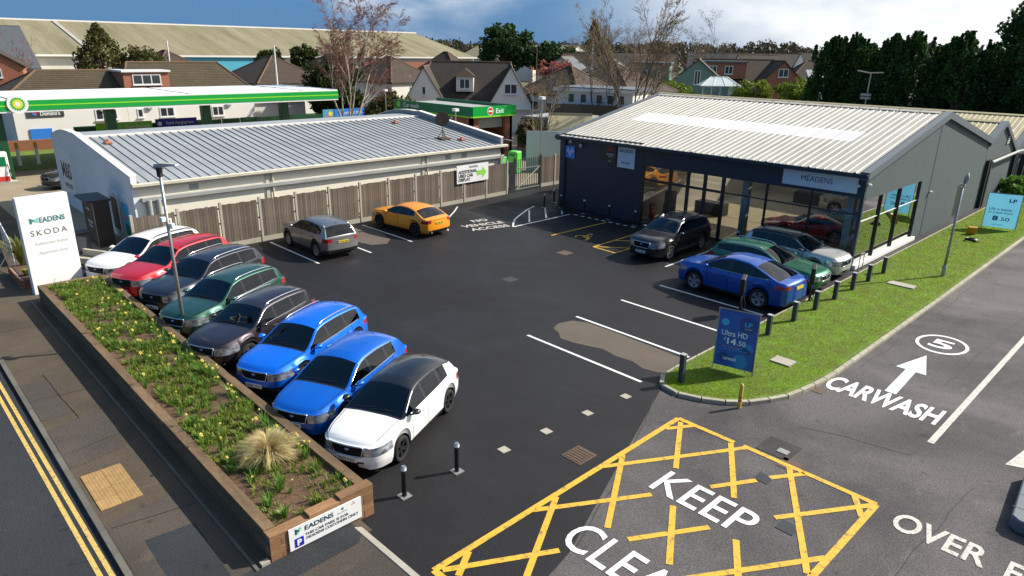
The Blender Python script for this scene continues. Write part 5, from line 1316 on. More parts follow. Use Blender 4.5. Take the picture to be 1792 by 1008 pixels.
make_car('bright blue compact SUV with roof rails in the slanted row', 'suv', (4.24, 1.79, 1.53), 2.65, .82, .34, row(-16.70, 6.64, 4.24), HD, 'blue', plate='WJ21 TYA', clad=True, rails='chrome', trim='low', **K)
make_car('deep blue hatchback in the slanted row between blue SUV and white hatchback', 'hatch', (4.11, 1.78, 1.46), 2.55, .84, .32, row(-14.09, 6.40, 4.11), HD, 'race_blue', plate='KS23 OJA', trim='full', **K)
make_car('white hatchback with black roof at the entrance end of the row', 'hatch', (4.02, 1.73, 1.47), 2.47, .82, .31, row(-11.94, 6.60, 4.02), HD, 'white', roofc='black', plate='DG70 KXV', alloy='black', **K)
G2 = 'cars parked against the fence'
make_car('silver crossover parked nose to the timber fence', 'suv', (4.38, 1.81, 1.59), 2.66, .86, .345, (-29.05, 15.35), rad(180), 'silver', plate='FY66 LXR', clad=True, rails='chrome', group=G2, trim='low')
make_car('orange hot hatchback parked nose to the timber fence', 'fastback', (4.39, 1.83, 1.46), 2.70, .88, .34, (-29.3, 20.75), rad(187), 'orange', plate='LM20 ZSK', group=G2, alloy='black', twin=True)
G3 = 'cars parked by the showroom'
make_car('black SUV facing the car park in front of the showroom doors', 'suv', (4.70, 1.88, 1.68), 2.79, .93, .36, (-17.75, 27.75), rad(272), 'black', plate='MK23 YMW', clad=True, rails='chrome', trim='full', group=G3)
make_car('dark blue coupe SUV reversed up to the charging post', 'coupe', (4.65, 1.88, 1.66), 2.77, .86, .375, (-12.32, 24.42), rad(179), 'coupe_blue', plate='', alloy='disc', clad=False, trim='low', group=G3)
make_car('emerald green estate car facing the grass verge', 'estate', (4.69, 1.83, 1.47), 2.69, .87, .33, (-12.6, 27.3), rad(0), 'emerald', plate='', rails='chrome', trim='full', group=G3)
make_car('white estate SUV with shade-grey painted roof, parked right under the showroom window', 'suv', (4.40, 1.84, 1.58), 2.64, .88, .35, (-12.6, 29.8), rad(-2), 'pearl', roofc='slate', plate='', rails='car_black', group=G3)  # dark roof, pillars and mirrors paint in shade on a white car
make_car('dark red low sports coupe displayed inside the showroom window', 'sport', (4.55, 1.84, 1.28), 2.47, .98, .32, (-14.35, 35.45, .03), rad(203), 'dark_red', plate='', group='cars shown inside the showroom', name='display_car', gc=.16)
make_car('white SUV displayed deeper inside the showroom behind the red coupe', 'suv', (4.70, 1.88, 1.66), 2.79, .93, .36, (-14.4, 42.9, .03), rad(186), 'pearl', plate='', group='cars shown inside the showroom', name='display_car')
make_car('black car standing at the fuel pump under the canopy', 'suv', (4.4, 1.8, 1.55), 2.6, .86, .34, (-53.6, 11.2), rad(-70), 'black', plate='', group=None)

# ---------------------------------------------------------------- timber fence and gate
fence = thing('timber_fence', 'weathered vertical-board fence with concrete posts behind the parked cars', 'fence')
def fx(y): return -31.62 - (y - 8.2) * 0.0528
FH = 2.1
ang = math.atan2(1, -0.0528)
post = MB().boxc((0, 0, FH / 2 + .03), (0.11, 0.11, FH + 0.14)).mesh('fence_post', 'post_concrete')
gboard = MB().boxc((0, 0, 0.12), (1.78, 0.05, 0.24)).mesh('gravel_board', 'post_concrete')
rail = MB().boxc((0, 0, 0), (1.78, 0.04, 0.07)).mesh('rail', 'fence_wood')
bw = 0.142
brds = [MB().boxc((0, 0, 0.24 + (FH - 0.26 - h_) / 2), (bw - 0.008, 0.022, FH - 0.26 - h_)).mesh('fence_board', 'fence_wood') for h_ in (0, 0.012, 0.03)]
rf_ = random.Random(4)
k = 0; y = 8.15
ys_ = [8.15 + 1.92 * i for i in range(13)]
for i, y in enumerate(ys_):
    link('fence_post', post, fence, (fx(y), y, 0), ang)
    if i == len(ys_) - 1: break
    ym = y + 0.96
    link('gravel_board', gboard, fence, (fx(ym), ym, 0), ang)
    for z in (0.5, 1.2, 1.9): link('rail', rail, fence, (fx(ym) - 0.035, ym, z), ang)
    for j in range(12):
        yb2 = y + 0.13 + j * bw + 0.02
        o = link('fence_board', rf_.choice(brds), fence, (fx(yb2) + rf_.uniform(0, 0.014), yb2, 0), ang + rf_.uniform(-.02, .02))
# stretch between gate and showroom
fence2 = thing('timber_fence', 'short stretch of board fence between metal gate and showroom', 'fence')
for y in (36.2, 37.9):
    link('fence_post', post, fence2, (-33.2, y, 0), PI / 2)
for y in (35.4, 36.2 + .85, 37.9 + .85):
    link('gravel_board', gboard, fence2, (-33.2, y, 0), PI / 2)
    for j in range(12): link('fence_board', rf_.choice(brds), fence2, (-33.2 + rf_.uniform(0, .014), y - .82 + j * bw, 0), PI / 2)
gate = thing('metal_gate', 'dark metal bar gate with diagonal brace between fence stretches', 'gate', (-32.95, 32.0, 0), rad(92))
MB().box(-0.55, -0.05, -0.06, 0.02, 0, 2.05).build('side_panel', 'metal_dark', gate); MB().box(-0.06, 0.06, -0.06, 0.06, 0, 2.3).build('gate_post', 'metal_dark', gate); MB().box(2.5, 2.62, -0.06, 0.06, 0, 2.3).build('gate_post', 'metal_dark', gate)
for i in range(13): MB().boxc((0.22 + i * 0.18, 0, 1.12), (0.05, 0.03, 2.1)).build('gate_bar', 'metal_dark', gate)
for z in (0.18, 1.55): MB().boxc((1.28, -0.03, z), (2.4, 0.04, 0.07)).build('gate_rail', 'pole_steel', gate)
MB().tube([(0.15, -0.05, 0.2), (2.4, -0.05, 1.5)], 0.03, 6).build('gate_brace', 'pole_steel', gate)
# direction board on the fence
o = thing('direction_board', 'white fence board reading ADDITIONAL USED CAR DISPLAY with green arrow', 'sign', (fx(28.0) + 0.10, 28.0, 1.28), rad(90 + 3))
MB().box(-1.35, 1.35, -0.02, 0.02, -0.05, 1.05).build('sign_panel', 'sign_white', o)
T1 = dict(parent=o, xdir=(1, 0, 0), updir=UP)
for s_, z_ in (('ADDITIONAL', .64), ('USED CAR', .40), ('DISPLAY', .16)): text(s_, .26, 'sign_dark_text', o, (-1.22, -.026, z_), XD, UP, None, bold=.012, align='LEFT')
text('MEADENS', .17, 'sign_dark_text', o, (0.05, -.026, .9), XD, UP)
MB().add([(x, -.028, z) for x, z in ((.32, .32), (.82, .32), (.82, .12), (1.18, .47), (.82, .82), (.82, .62), (.32, .62))], [(0, 1, 2, 3, 4, 5, 6)]).build('arrow', 'sign_green', o)

# ---------------------------------------------------------------- sleeper planter
PX0, PX1, PY0, PY1, PH = -29.1, -10.4, 4.05, 6.25, 0.64
planter = thing('sleeper_planter', 'long raised bed of stacked timber sleepers between footpath and car row', 'planter')
ch = PH / 4
def sleeper(x0, x1, y0, y1, z0, mt, h=None):
    MB().box(x0 + .003, x1 - .003, y0, y1, z0 + .002, z0 + (h or ch) - .002).build('sleeper', mt, planter, bevel=.008)
for c in range(4):
    for ya, yb3 in ((PY0, PY0 + .22), (PY1 - .22, PY1)):
        x = PX0 + (0 if c % 2 == 0 else -1.2)
        while x < PX1 - .01:
            a, b = max(x, PX0), min(x + 2.4, PX1 - (.22 if c % 2 else 0))
            if b > a + .05: sleeper(a, b, ya + rf_.uniform(-.006, .006), yb3, c * ch, 'sleeper')
            x += 2.4
    xe = PX1 - .22 if c % 2 == 0 else PX1 - .22
    a, b = (PY0 + .22, PY1 - .22) if c % 2 == 0 else (PY0, PY1)
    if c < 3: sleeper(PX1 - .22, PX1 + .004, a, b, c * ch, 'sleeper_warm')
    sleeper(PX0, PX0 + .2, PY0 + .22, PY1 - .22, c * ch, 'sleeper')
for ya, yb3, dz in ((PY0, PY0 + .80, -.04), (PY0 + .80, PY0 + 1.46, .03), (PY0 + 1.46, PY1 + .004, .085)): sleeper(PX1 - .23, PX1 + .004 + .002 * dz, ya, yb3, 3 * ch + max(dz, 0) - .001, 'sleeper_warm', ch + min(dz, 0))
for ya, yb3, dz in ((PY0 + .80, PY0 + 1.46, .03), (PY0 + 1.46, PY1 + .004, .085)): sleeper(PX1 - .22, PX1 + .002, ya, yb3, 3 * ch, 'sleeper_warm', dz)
for c in range(0, 4, 2):                                      # warm end grain at the two corners
    for ya in (PY0 + .004, PY1 - .216): MB().box(PX1 - .004, PX1 + .006, ya, ya + .212, c * ch + .006, (c + 1) * ch - .006).build('sleeper_end', 'sleeper_end', planter)
f = MB(); nx_, ny_ = 150, 16
for i in range(nx_ + 1):
    for j in range(ny_ + 1):
        x = lerp(PX0 + .19, PX1 - .21, i / nx_); y = lerp(PY0 + .2, PY1 - .2, j / ny_)
        f.v.append((x, y, PH - .10 + .035 * noise.noise((x * 2.1, y * 2.1, 0)) + .025 * noise.noise((x * 9, y * 9, 4))))
for i in range(nx_):
    for j in range(ny_):
        a = i * (ny_ + 1) + j; f.f.append((a, a + ny_ + 1, a + ny_ + 2, a + 1)); f.mi.append(0)
f.build('soil_bed', 'soil', planter, smooth=True)
# sign on the planter's end
o = thing('planter_sign', 'white sign on the planter end, MEADENS customer car park', 'sign', (PX1 + .012, 0, 0), rad(90))
# local x = world y
sx0, sx1 = PY0 + .36, PY1 - .30
MB().box(sx0, sx1, -.02, .0, .10, .58).build('sign_panel', 'sign_white', o)
text('EADENS', 1, 'sign_navy_text', o, ((sx0 + .62), -.024, .475), XD, UP, (.60, .10), bold=.012)
MB().add([(sx0 + .13, -.023, .41), (sx0 + .17, -.023, .41), (sx0 + .25, -.023, .50), (sx0 + .25, -.023, .54), (sx0 + .21, -.023, .54), (sx0 + .13, -.023, .49)], [(0, 1, 2, 3, 4, 5)]).build('logo_mark', 'sign_mint', o)
MB().add([(sx0 + .12, -.0235, .42), (sx0 + .155, -.0235, .42), (sx0 + .155, -.0235, .48), (sx0 + .20, -.0235, .445), (sx0 + .20, -.0235, .49), (sx0 + .12, -.0235, .545)], [(0, 1, 2, 3, 4, 5)]).build('logo_mark', 'sign_navy_text', o)
text('THIS CAR PARK IS FOR', 1, 'sign_dark_text', o, (sx0 + .78, -.024, .33), XD, UP, (.92, .058), bold=0); text('MEADENS CUSTOMERS ONLY', 1, 'sign_dark_text', o, (sx0 + .90, -.024, .245), XD, UP, (1.12, .058), bold=0)
MB().box(sx0 + .10, sx0 + .28, -.026, -.02, .14, .33).build('parking_square', 'sign_blue', o); text('P', 1, 'text_white', o, (sx0 + .19, -.03, .235), XD, UP, (.09, .13), bold=.04)
f = MB(); f.disc((sx0 + 1.12, -.023, .50), .03, 10, 'Y'); f.build('logo_mark', 'sign_teal', o); text('SKODA', 1, 'sign_grey_text', o, (sx0 + 1.12, -.024, .435), XD, UP, (.22, .03))
f = MB()
for k in range(3):
    a = PI / 2 + k * 2 * PI / 3; f.disc((sx0 + 1.36 + .028 * math.cos(a), -.023, .515 + .028 * math.sin(a)), .016, 4, 'Y')
f.build('logo_mark', 'sign_dark_text', o)
MB().box(-10.5, -10.38, 3.86, 4.02, 0, .12).build('marker_block', 'concrete', planter)
# ---------------------------------------------------------------- planting
rp = random.Random(11)
def clump_mesh(n, h, spread, w, rnd_):
    vs, fs = [], []
    for _ in range(n):
        a = rnd_.uniform(0, 6.28); r0 = rnd_.uniform(0, spread * .35); x, y = r0 * math.cos(a), r0 * math.sin(a)
        hh = h * rnd_.uniform(.55, 1.1); lean = rnd_.uniform(.1, .75) * hh; b = a + rnd_.uniform(-.6, .6)
        px, py = -math.sin(b) * w, math.cos(b) * w; o = len(vs)
        for t, ww in ((0, 1), (.45, 1.1), (.8, .7), (1.0, .05)):
            cx, cy, cz = x + math.cos(b) * lean * t * t, y + math.sin(b) * lean * t * t, hh * (t - .28 * t * t * lean / hh)
            vs += [(cx - px * ww, cy - py * ww, cz), (cx + px * ww, cy + py * ww, cz)]
        fs += [(o + 2 * k, o + 2 * k + 1, o + 2 * k + 3, o + 2 * k + 2) for k in range(3)]
    return vs, fs
def mesh_of(vs, fs, name, m):
    me = bpy.data.meshes.new(name); me.from_pydata(vs, [], fs); me.materials.append(M[m]); return me
cl = [mesh_of(*clump_mesh(rp.randint(12, 20), rp.uniform(.22, .34), .16, .008, rp), 'leaves', 'daffodil_leaf') for _ in range(7)]
wd = [mesh_of(*clump_mesh(rp.randint(12, 22), rp.uniform(.10, .19), .22, .011, rp), 'leaves', 'weed_leaf') for _ in range(6)]
f = MB(); f.tube([(0, 0, 0), (.02, .0, .26), (.03, 0, .30)], .005, 4)
stem = f.mesh('stem', 'daffodil_leaf')
f = MB()
for k in range(6):
    a = 2 * PI * k / 6; f.add([(0, 0, 0), (.03 * math.cos(a - .4), .03 * math.sin(a - .4), .008), (.06 * math.cos(a), .06 * math.sin(a), .012), (.03 * math.cos(a + .4), .03 * math.sin(a + .4), .008)], [(0, 1, 2, 3)])
f.lathe([(.012, 0), (.016, .03), (.024, .04)], 8); flower = f.mesh('flower', 'petal')
def bed_z(x, y): return PH - .11 + .03 * noise.noise((x * 2.1, y * 2.1, 0))
nb = 0
for i in range(250):
    x = rp.uniform(PX0 + .3, PX1 - .3); y = rp.uniform(PY0 + .3, PY1 - .3) if rp.random() < .66 else rp.uniform(PY1 - .55, PY1 - .26)
    if abs(x + 12.9) < .5 and abs(y - 5.25) < .45: continue
    if x > -11.2 and rp.random() < .75: continue
    fl_ = rp.random() < .34
    o = thing('daffodil_clump', 'clump of green daffodil leaves with yellow flowers in the sleeper planter' if fl_ else 'clump of green daffodil leaves without flowers in the sleeper planter', 'plant', (x, y, bed_z(x, y)), rp.uniform(0, 6.28),
              'daffodils in flower in the planter' if fl_ else 'daffodil leaf clumps in the planter')
    s_ = rp.uniform(.8, 1.2); o.scale = (s_, s_, s_)
    link('leaves', rp.choice(cl), o)
    if fl_:
        for _ in range(rp.choice((1, 1, 2))):
            q = link('stem', stem, o, (rp.uniform(-.08, .08), rp.uniform(-.08, .08), 0), rp.uniform(0, 6.28))
            fo_ = link('flower', flower, o, (q.location.x + .03, q.location.y, .30)); fo_.rotation_euler = (rp.uniform(-1.2, 1.2), rp.uniform(-1.2, 1.2), 0); s2 = rp.uniform(.75, 1.1); fo_.scale = (s2, s2, s2)
vs, fs = [], []
for i in range(2800):
    x = rp.uniform(PX0 + .25, PX1 - .28); y = rp.uniform(PY0 + .25, PY1 - .3)
    if x > -12.3 and rp.random() < .6: continue
    if noise.noise((x * .9, y * 1.3, 7)) < -.18: continue
    v2, f2 = clump_mesh(rp.randint(6, 12), rp.uniform(.07, .21), .26, .010, rp); o0 = len(vs); z = bed_z(x, y)
    vs += [(a + x, b + y, c + z) for a, b, c in v2]; fs += [tuple(t + o0 for t in q) for q in f2]
stuff(link('ground_cover', mesh_of(vs, fs, 'ground_cover', 'weed_leaf')), 'low green weeds and grass spread over the planter soil', 'plants')
# feather grass tussock
vs, fs = [], []
for _ in range(3200):
    a = rp.uniform(0, 6.28); el = rp.uniform(.15, 1.2); Lb = rp.uniform(.52, .86); pts = []
    for t in (0, .35, .7, 1.0):
        r_ = Lb * math.sin(el) * t * (1 + .1 * t); z = Lb * (math.cos(el) * t * 1.25 + .35 * t * math.sin(el) - .62 * t * t) + .04
        aa = a + .25 * t * math.sin(7 * a); pts.append((r_ * math.cos(aa), r_ * math.sin(aa), max(z, .01)))
    w = .0045; px, py = -math.sin(a) * w, math.cos(a) * w; o0 = len(vs)
    for k, (x, y, z) in enumerate(pts): ww = (1, .9, .6, .1)[k]; vs += [(x - px * ww, y - py * ww, z), (x + px * ww, y + py * ww, z)]
    fs += [(o0 + 2 * k, o0 + 2 * k + 1, o0 + 2 * k + 3, o0 + 2 * k + 2) for k in range(3)]
o = thing('grass_tussock', 'big straw-coloured feather grass tussock in the planter', 'plant', (-12.9, 5.25, PH - .12)); link('blades', mesh_of(vs, fs, 'blades', 'straw'), o)
o = thing('grass_tussock', 'small dry brownish plant at the corner of the planter', 'plant', (-10.95, 4.62, PH - .12)); link('leaves', mesh_of(*clump_mesh(40, .16, .3, .012, rp), 'leaves', 'straw'), o)

# totem sign
o = thing('totem_sign', 'tall white totem sign reading MEADENS SKODA behind the planter', 'sign', (-30.15, 4.88, 0), rad(98.5))
MB().box(-.86, .86, -.12, .12, 0, 3.72).build('sign_panel', 'sign_white', o, bevel=.01)
text('EADENS', 1, 'sign_teal', o, (.20, -.124, 2.82), XD, UP, (.86, .20), bold=.03)
MB().add([(x, -.126, z) for x, z in ((-.55, 2.72), (-.47, 2.72), (-.47, 2.82), (-.40, 2.78), (-.40, 2.86), (-.55, 2.94))], [(0, 1, 2, 3, 4, 5)]).build('logo_mark', 'sign_teal', o)
MB().add([(x, -.126, z) for x, z in ((-.40, 2.78), (-.26, 2.72), (-.26, 2.94), (-.40, 2.86))], [(0, 1, 2, 3)]).build('logo_mark', 'sign_mint', o)
text('SKODA', 1, 'sign_dark_text', o, (.02, -.124, 2.36), XD, UP, (1.22, .21), spacing=1.35)
text('Authorised Repair', 1, 'sign_grey_text', o, (.04, -.124, 1.94), XD, UP, (1.15, .16)); text('Approved Used', 1, 'sign_grey_text', o, (.04, -.124, 1.58), XD, UP, (.98, .16))

# lamp posts
def lamp(label, x, y, h, lean, arm, kind=0):
    o = thing('lamp_post', label, 'lamp post', (x, y, 0), arm)
    MB().cyl(0, 0, 0, .45, .085, .085, 10).build('base', 'iron_rust' if kind == 0 else 'pole_steel', o); MB().cyl(0, 0, .44, .60, .10, .06, 10).build('collar', 'pole_steel', o)
    MB().tube([(0, 0, .5), (lean * .5, 0, h * .5), (lean, 0, h - .05)], [.058, .05, .042], 10).build('pole', 'pole_steel', o, smooth=True)
    if kind == 0:
        MB().box(lean - .06, lean + .06, -.06, .06, h - .32, h - .02).build('bracket', 'metal_dark', o)
        hd = MB().add([(lean - .1, -.11, h - .03), (lean + .2, -.15, h - .02), (lean + .68, -.09, h + .05), (lean + .68, .09, h + .05), (lean + .2, .15, h - .02), (lean - .1, .11, h - .03), (lean - .1, -.09, h + .05), (lean + .2, -.12, h + .10), (lean + .66, -.06, h + .09), (lean + .66, .06, h + .09), (lean + .2, .12, h + .10), (lean - .1, .09, h + .05)],
                      [(0, 5, 4, 1), (1, 4, 3, 2), (6, 7, 10, 11), (7, 8, 9, 10), (0, 1, 7, 6), (1, 2, 8, 7), (2, 3, 9, 8), (3, 4, 10, 9), (4, 5, 11, 10), (5, 0, 6, 11)]); hd.build('lamp_head', 'duct_grey', o)
        c = h * .70
        for a in range(3): MB().boxc((lean * .6 + .13 * math.cos(a * 2.1), .13 * math.sin(a * 2.1), c + .1 * (a - 1)), (.16, .13, .16), a * .7).build('camera_unit', 'white_upvc', o, bevel=.02)
    else:
        MB().tube([(0, -.26, h - .12), (0, .26, h - .12)], .025, 6).build('cross_arm', 'pole_steel', o); MB().boxc((lean, 0, h - .08), (.14, .14, .12)).build('bracket', 'pole_steel', o)
        MB().tube([(0, .1, h - .05), (.05, .12, h + .22), (.06, .12, h + .42)], [.04, .1, .03], 8).build('lamp_head', 'duct_grey', o, smooth=True)
    return o
lamp('tall grey lamp post rising between the parked row and planter', -21.78, 6.62, 5.65, -.05, rad(28))
lamp('slim steel floodlight post on the grass verge', -7.45, 33.1, 4.1, 0, rad(0), 1)
o = thing('lamp_post', 'distant grey twin-arm floodlight post beyond the showroom roof', 'lamp post', (-25.4, 70.6, 0))
MB().tube([(0, 0, 0), (.1, .1, 7.6)], [.09, .06], 8).build('pole', 'pole_steel', o); MB().tube([(-1.0, -.4, 7.75), (0, 0, 7.55), (1.0, .6, 7.6)], .07, 6).build('cross_arm', 'pole_steel', o)
for z in (5.3, 5.6): MB().boxc((0, 0, z), (.8, .5, .22)).build('floodlight', 'duct_grey', o)

# bollards
def bollard(label, x, y, h, r, kind, group, z=0.0):
    o = thing('bollard', label, 'bollard', (x, y, z), 0, group)
    if kind == 'black':
        MB().cyl(0, 0, 0, h - .1, r, n=14).build('post', 'bollard_black', o, angle=40); MB().cyl(0, 0, h - .1, h - .035, r + .004, n=14).build('band', 'band_white', o, angle=40); MB().cyl(0, 0, h - .035, h, r + .002, r * .8, 14).build('cap', 'lamp_silver', o, angle=40)
        MB().boxc((0, 0, .008), (.24, .24, .016)).build('base_plate', 'steel_plate', o)
    elif kind == 'grey':
        MB().boxc((0, 0, h / 2), (.15, .15, h), .0).build('post', 'bollard_grey', o, bevel=.012); MB().boxc((0, 0, h + .006), (.16, .16, .016)).build('cap', 'duct_grey', o)
    else:
        MB().cyl(0, 0, 0, h, r, n=12).build('post', 'pole_yellow', o, angle=40)
        for zz in (.3, .45): MB().cyl(0, 0, h * zz, h * zz + .06, r + .004, n=12).build('band', 'terracotta', o, angle=40)
        MB().cyl(0, 0, h, h + .05, r, r * .3, 12).build('cap', 'pole_yellow', o, angle=40)
    return o
bollard('black white-banded bollard close to the planter end', -10.46, 7.05, .74, .055, 'black', 'black bollards at the car park entrance')
bollard('black white-banded bollard between white hatchback and entrance studs', -10.41, 8.45, .74, .055, 'black', 'black bollards at the car park entrance')
for i, (x, y) in enumerate(((-28.35, 30.1), (-28.95, 31.6), (-27.6, 30.75), (-25.7, 30.7), (-23.8, 30.65), (-21.95, 30.6), (-15.9, 30.75))):
    bollard(('black bollard out from the showroom corner by the gate', 'black bollard behind another at the showroom corner by the gate', 'black bollard under the blue wall sign', 'black bollard second along the navy wall', 'black bollard under the silver wall sign', 'black bollard at the start of the showroom glazing', 'black bollard behind the black SUV')[i], x, y, .85, .055, 'black', 'black bollards along the showroom')
GB = 'square grey bollards along the grass verge'
for i, (y, lb) in enumerate(((15.95, 'square grey bollard alone at the rounded end of the verge'), (21.15, 'square grey bollard just beyond the dark blue price banner'), (23.05, 'square grey bollard third along the verge edge'), (24.78, 'square grey bollard beside the charging post cable'), (26.5, 'square grey bollard level with the green estate car'),
                          (28.2, 'square grey bollard level with the white estate SUV'), (29.85, 'square grey bollard before the last of the verge row'), (31.55, 'square grey bollard closest to the showroom corner'))):
    bollard(lb, -9.42 + .012 * i, y, .72 if i else .86, 0, 'grey', GB, .08)
bollard('slim yellow marker post with red bands at the verge kerb', -7.57, 15.92, .68, .05, 'yellow', None)

# price banners on the verge
def banner(name, label, x, y, rz, w, h, tilt, mt):
    o = thing(name, label, 'banner', (x, y, .085), rz)
    for s in (-1, 1): MB().tube([(s * w / 2, 0, 0), (s * w / 2, tilt, h + .04)], .018, 6).build('pole', 'pole_steel', o)
    MB().tube([(-w / 2, tilt, h + .03), (w / 2, tilt, h + .03)], .014, 6).build('rail', 'pole_steel', o)
    f = MB(); n = 8
    for i in range(n + 1):
        for j in range(n + 1):
            u, v = i / n, j / n; z = .12 + (h - .1) * v
            f.v.append((lerp(-w / 2, w / 2, u), tilt * z / h + .012 * math.sin(5 * u + 3 * v) - .01, z))
    for i in range(n):
        for j in range(n): a = i * (n + 1) + j; f.f.append((a, a + n + 1, a + n + 2, a + 1)); f.mi.append(0)
    f.build('cloth', mt, o, smooth=True)
    return o
o = banner('price_banner', 'dark blue banner reading Ultra HD 14.50 on the grass', -8.77, 17.66, rad(15), 1.16, 1.86, .06, 'banner_navy')
bx = dict(parent=o)
def bt(s, size, m_, x, z, w=None, h=None, b=0.0): text(s, size, m_, o, (x, .06 * z / 1.86 - .034, z), XD, UP, (w, h) if w else None, bold=b, depth=0)
bt('Ultra HD', 1, 'text_white', -.06, 1.18, .74, .17, .01); bt('14', 1, 'text_white', -.12, .94, .26, .20, .03); bt('.50', 1, 'text_white', .16, .93, .25, .15, .01); bt('£', .14, 'text_white', -.32, 1.0)
bt('Full foaming', 1, 'text_orange', -.12, .76, .5, .06); bt('wash and polish', 1, 'banner_cyan', .02, .69, .68, .06); bt('carwash', 1, 'text_white', -.12, .40, .38, .12, .02)
for cx, cz, r_, m_, dy in ((.30, 1.52, .26, 'print_dark_blue', -.024), (-.36, 1.50, .11, 'banner_cyan', -.024), (.18, .36, .22, 'banner_blue', -.024), (-.3, .42, .14, 'print_dark_blue', -.022), (.36, .78, .16, 'banner_blue', -.020)):
    MB().disc((cx, .06 * cz / 1.86 + dy, cz), r_, 24, 'Y').build('printed_spot', m_, o)
bt('LP', 1, 'banner_cyan', .30, 1.54, .22, .13, .03); bt('logo wash', .05, 'text_white', .30, 1.40)
o = banner('price_banner', 'pale blue banner reading Life is better in triple foam 8.50', -8.03, 45.0, rad(12), 1.55, 1.95, .06, 'banner_sky')
bt('Life is better', 1, 'print_dark_blue', -.08, 1.12, 1.05, .15, .01); bt('in triple foam', 1, 'print_dark_blue', -.06, .92, 1.1, .15, .01); bt('8', 1, 'print_dark_blue', -.25, .62, .26, .27, .04); bt('.50', 1, 'print_dark_blue', .16, .60, .48, .20, .01); bt('LP', 1, 'print_dark_blue', .38, 1.62, .34, .20, .03); bt('carwash', 1, 'print_dark_blue', -.1, .28, .5, .08)
o = thing('fallen_case', 'small orange box lying tilted on the grass by the pale banner', 'box', (-8.75, 42.6, .09), .5)
e = MB().boxc((0, 0, .22), (.42, .14, .46)).build('case', 'orange_case', o, bevel=.02); e.rotation_euler = (.35, 0, 0); MB().disc((0, -.075, .24), .1, 12, 'Y').build('dial', 'terracotta', o)
o = thing('hose_reel', 'black coil of hose lying on the grass', 'hose', (-8.3, 40.9, .1)); MB().tube([(.32 * math.cos(t * .6) * (1 - t * .01), .22 * math.sin(t * .6), .02 + .004 * t) for t in range(34)], .025, 5).build('coil', 'bollard_black', o)

# charging posts
for x, y, lb in ((-9.95, 25.55, 'black charging post with cable behind the dark blue coupe SUV'), (-11.1, 22.35, 'black charging post leaning over the empty bay')):
    o = thing('charging_post', lb, 'charger', (x, y, 0), rad(20), 'charging posts')
    MB().boxc((0, 0, .45), (.08, .12, .9)).build('post', 'bollard_black', o, bevel=.01); e = MB().boxc((0, 0, 0), (.16, .50, .66)).build('charger_head', 'bollard_black', o, bevel=.02); e.location = (0, 0, 1.15); e.rotation_euler = (rad(8), 0, 0)
    MB().tube([(0, .1, .9), (.12, .25, .35), (.1, .1, .1), (.0, -.12, .4), (0, -.05, .85)], .02, 6).build('cable', 'bollard_black', o, smooth=True); MB().boxc((0, 0, .03), (.3, .3, .06)).build('base', 'concrete', o)
o = thing('guard_rail', 'low steel hoop rail at the showroom glass corner', 'rail', (-10.2, 31.0, 0)); 
for y in (0, .45): MB().tube([(0, y, 0), (0, y, .85)], .02, 6).build('upright', 'pole_steel', o)
MB().tube([(0, 0, .85), (0, .45, .85)], .02, 6).build('top_rail', 'pole_steel', o)

# by the totem: brick planter, spiky plant, lockers, hoarding
bp_ = thing('brick_planter', 'low red brick planter holding a spiky plant beside the totem', 'planter', (-32.2, 4.45, 0))
MB().box(-1.22, 1.22, -.62, .62, 0, .40).build('core', 'mortar', bp_)
bk = MB().boxc((0, 0, 0), (.205, .05, .062)).mesh('brick', 'brick'); be = MB().boxc((0, 0, 0), (.05, .205, .062)).mesh('brick', 'brick')
for c in range(6):
    for i in range(11):
        x = -1.14 + i * .222 + (.11 if c % 2 else 0)
        if x < 1.2: link('brick', bk, bp_, (x, -.63, .045 + c * .073))
    for i in range(5): link('brick', be, bp_, (1.23, -.5 + i * .222 + (.08 if c % 2 else 0), .045 + c * .073))
MB().box(-1.1, 1.1, -.52, .52, .40, .43).build('soil', 'soil', bp_)
def spiky(label, x, y, z, n, h, w, seed):
    r_ = random.Random(seed); o = thing('spiky_plant', label, 'plant', (x, y, z)); link('leaves', mesh_of(*clump_mesh(n, h, .35, w, r_), 'leaves', 'cordyline'), o); return o
spiky('large spiky green plant with drooping leaves by the totem', -33.2, 4.35, .4, 110, 1.3, .035, 5)
spiky('low bright green plant at the brick planter corner', -31.5, 4.2, .4, 60, .35, .03, 6)
spiky('low yellow-green plant at the white SUV corner of the bed', -30.3, 6.9, .1, 70, .5, .03, 8)
brick2 = thing('brick_planter', 'low brick edging under the plants between totem and white SUV', 'planter', (-30.4, 6.7, 0))
MB().box(-.9, .3, -.5, .5, 0, .22).build('core', 'mortar', brick2)
for c in range(3):
    for i in range(5): link('brick', bk, brick2, (-.78 + i * .222 + (.1 if c % 2 else 0), -.51, .045 + c * .073)); link('brick', be, brick2, (.31, -.42 + i * .21, .045 + c * .073))
for a, b, lb in (((-36.4, 6.1), (-32.0, 8.4), 'low pale kerb rail in front of the shop gable'), ((-33.6, 6.3), (-31.7, 7.6), 'low pale kerb rail behind the white SUV')):
    d = Vector(b) - Vector(a); o = thing('kerb_rail', lb, 'kerb', (*((Vector(a) + Vector(b)) / 2), 0), math.atan2(d.y, d.x)); MB().boxc((0, 0, .14), (d.length, .14, .28)).build('beam', 'gutter_cream', o, bevel=.015)
o = thing('parcel_locker', 'black parcel locker cabinet with white lettering by the shop', 'locker', (-36.6, 8.05, 0), rad(0))
MB().box(-.95, .95, -.35, .35, 0, 2.15).build('cabinet', 'sign_brown', o, bevel=.02); MB().box(-1.05, 1.05, -.6, .4, 2.15, 2.25).build('roof', 'frame_dark', o)
for s in (-.95, .93): MB().box(s - .02, s + .03, -.365, -.35, 0, 2.1).build('edge_strip', 'duct_grey', o)
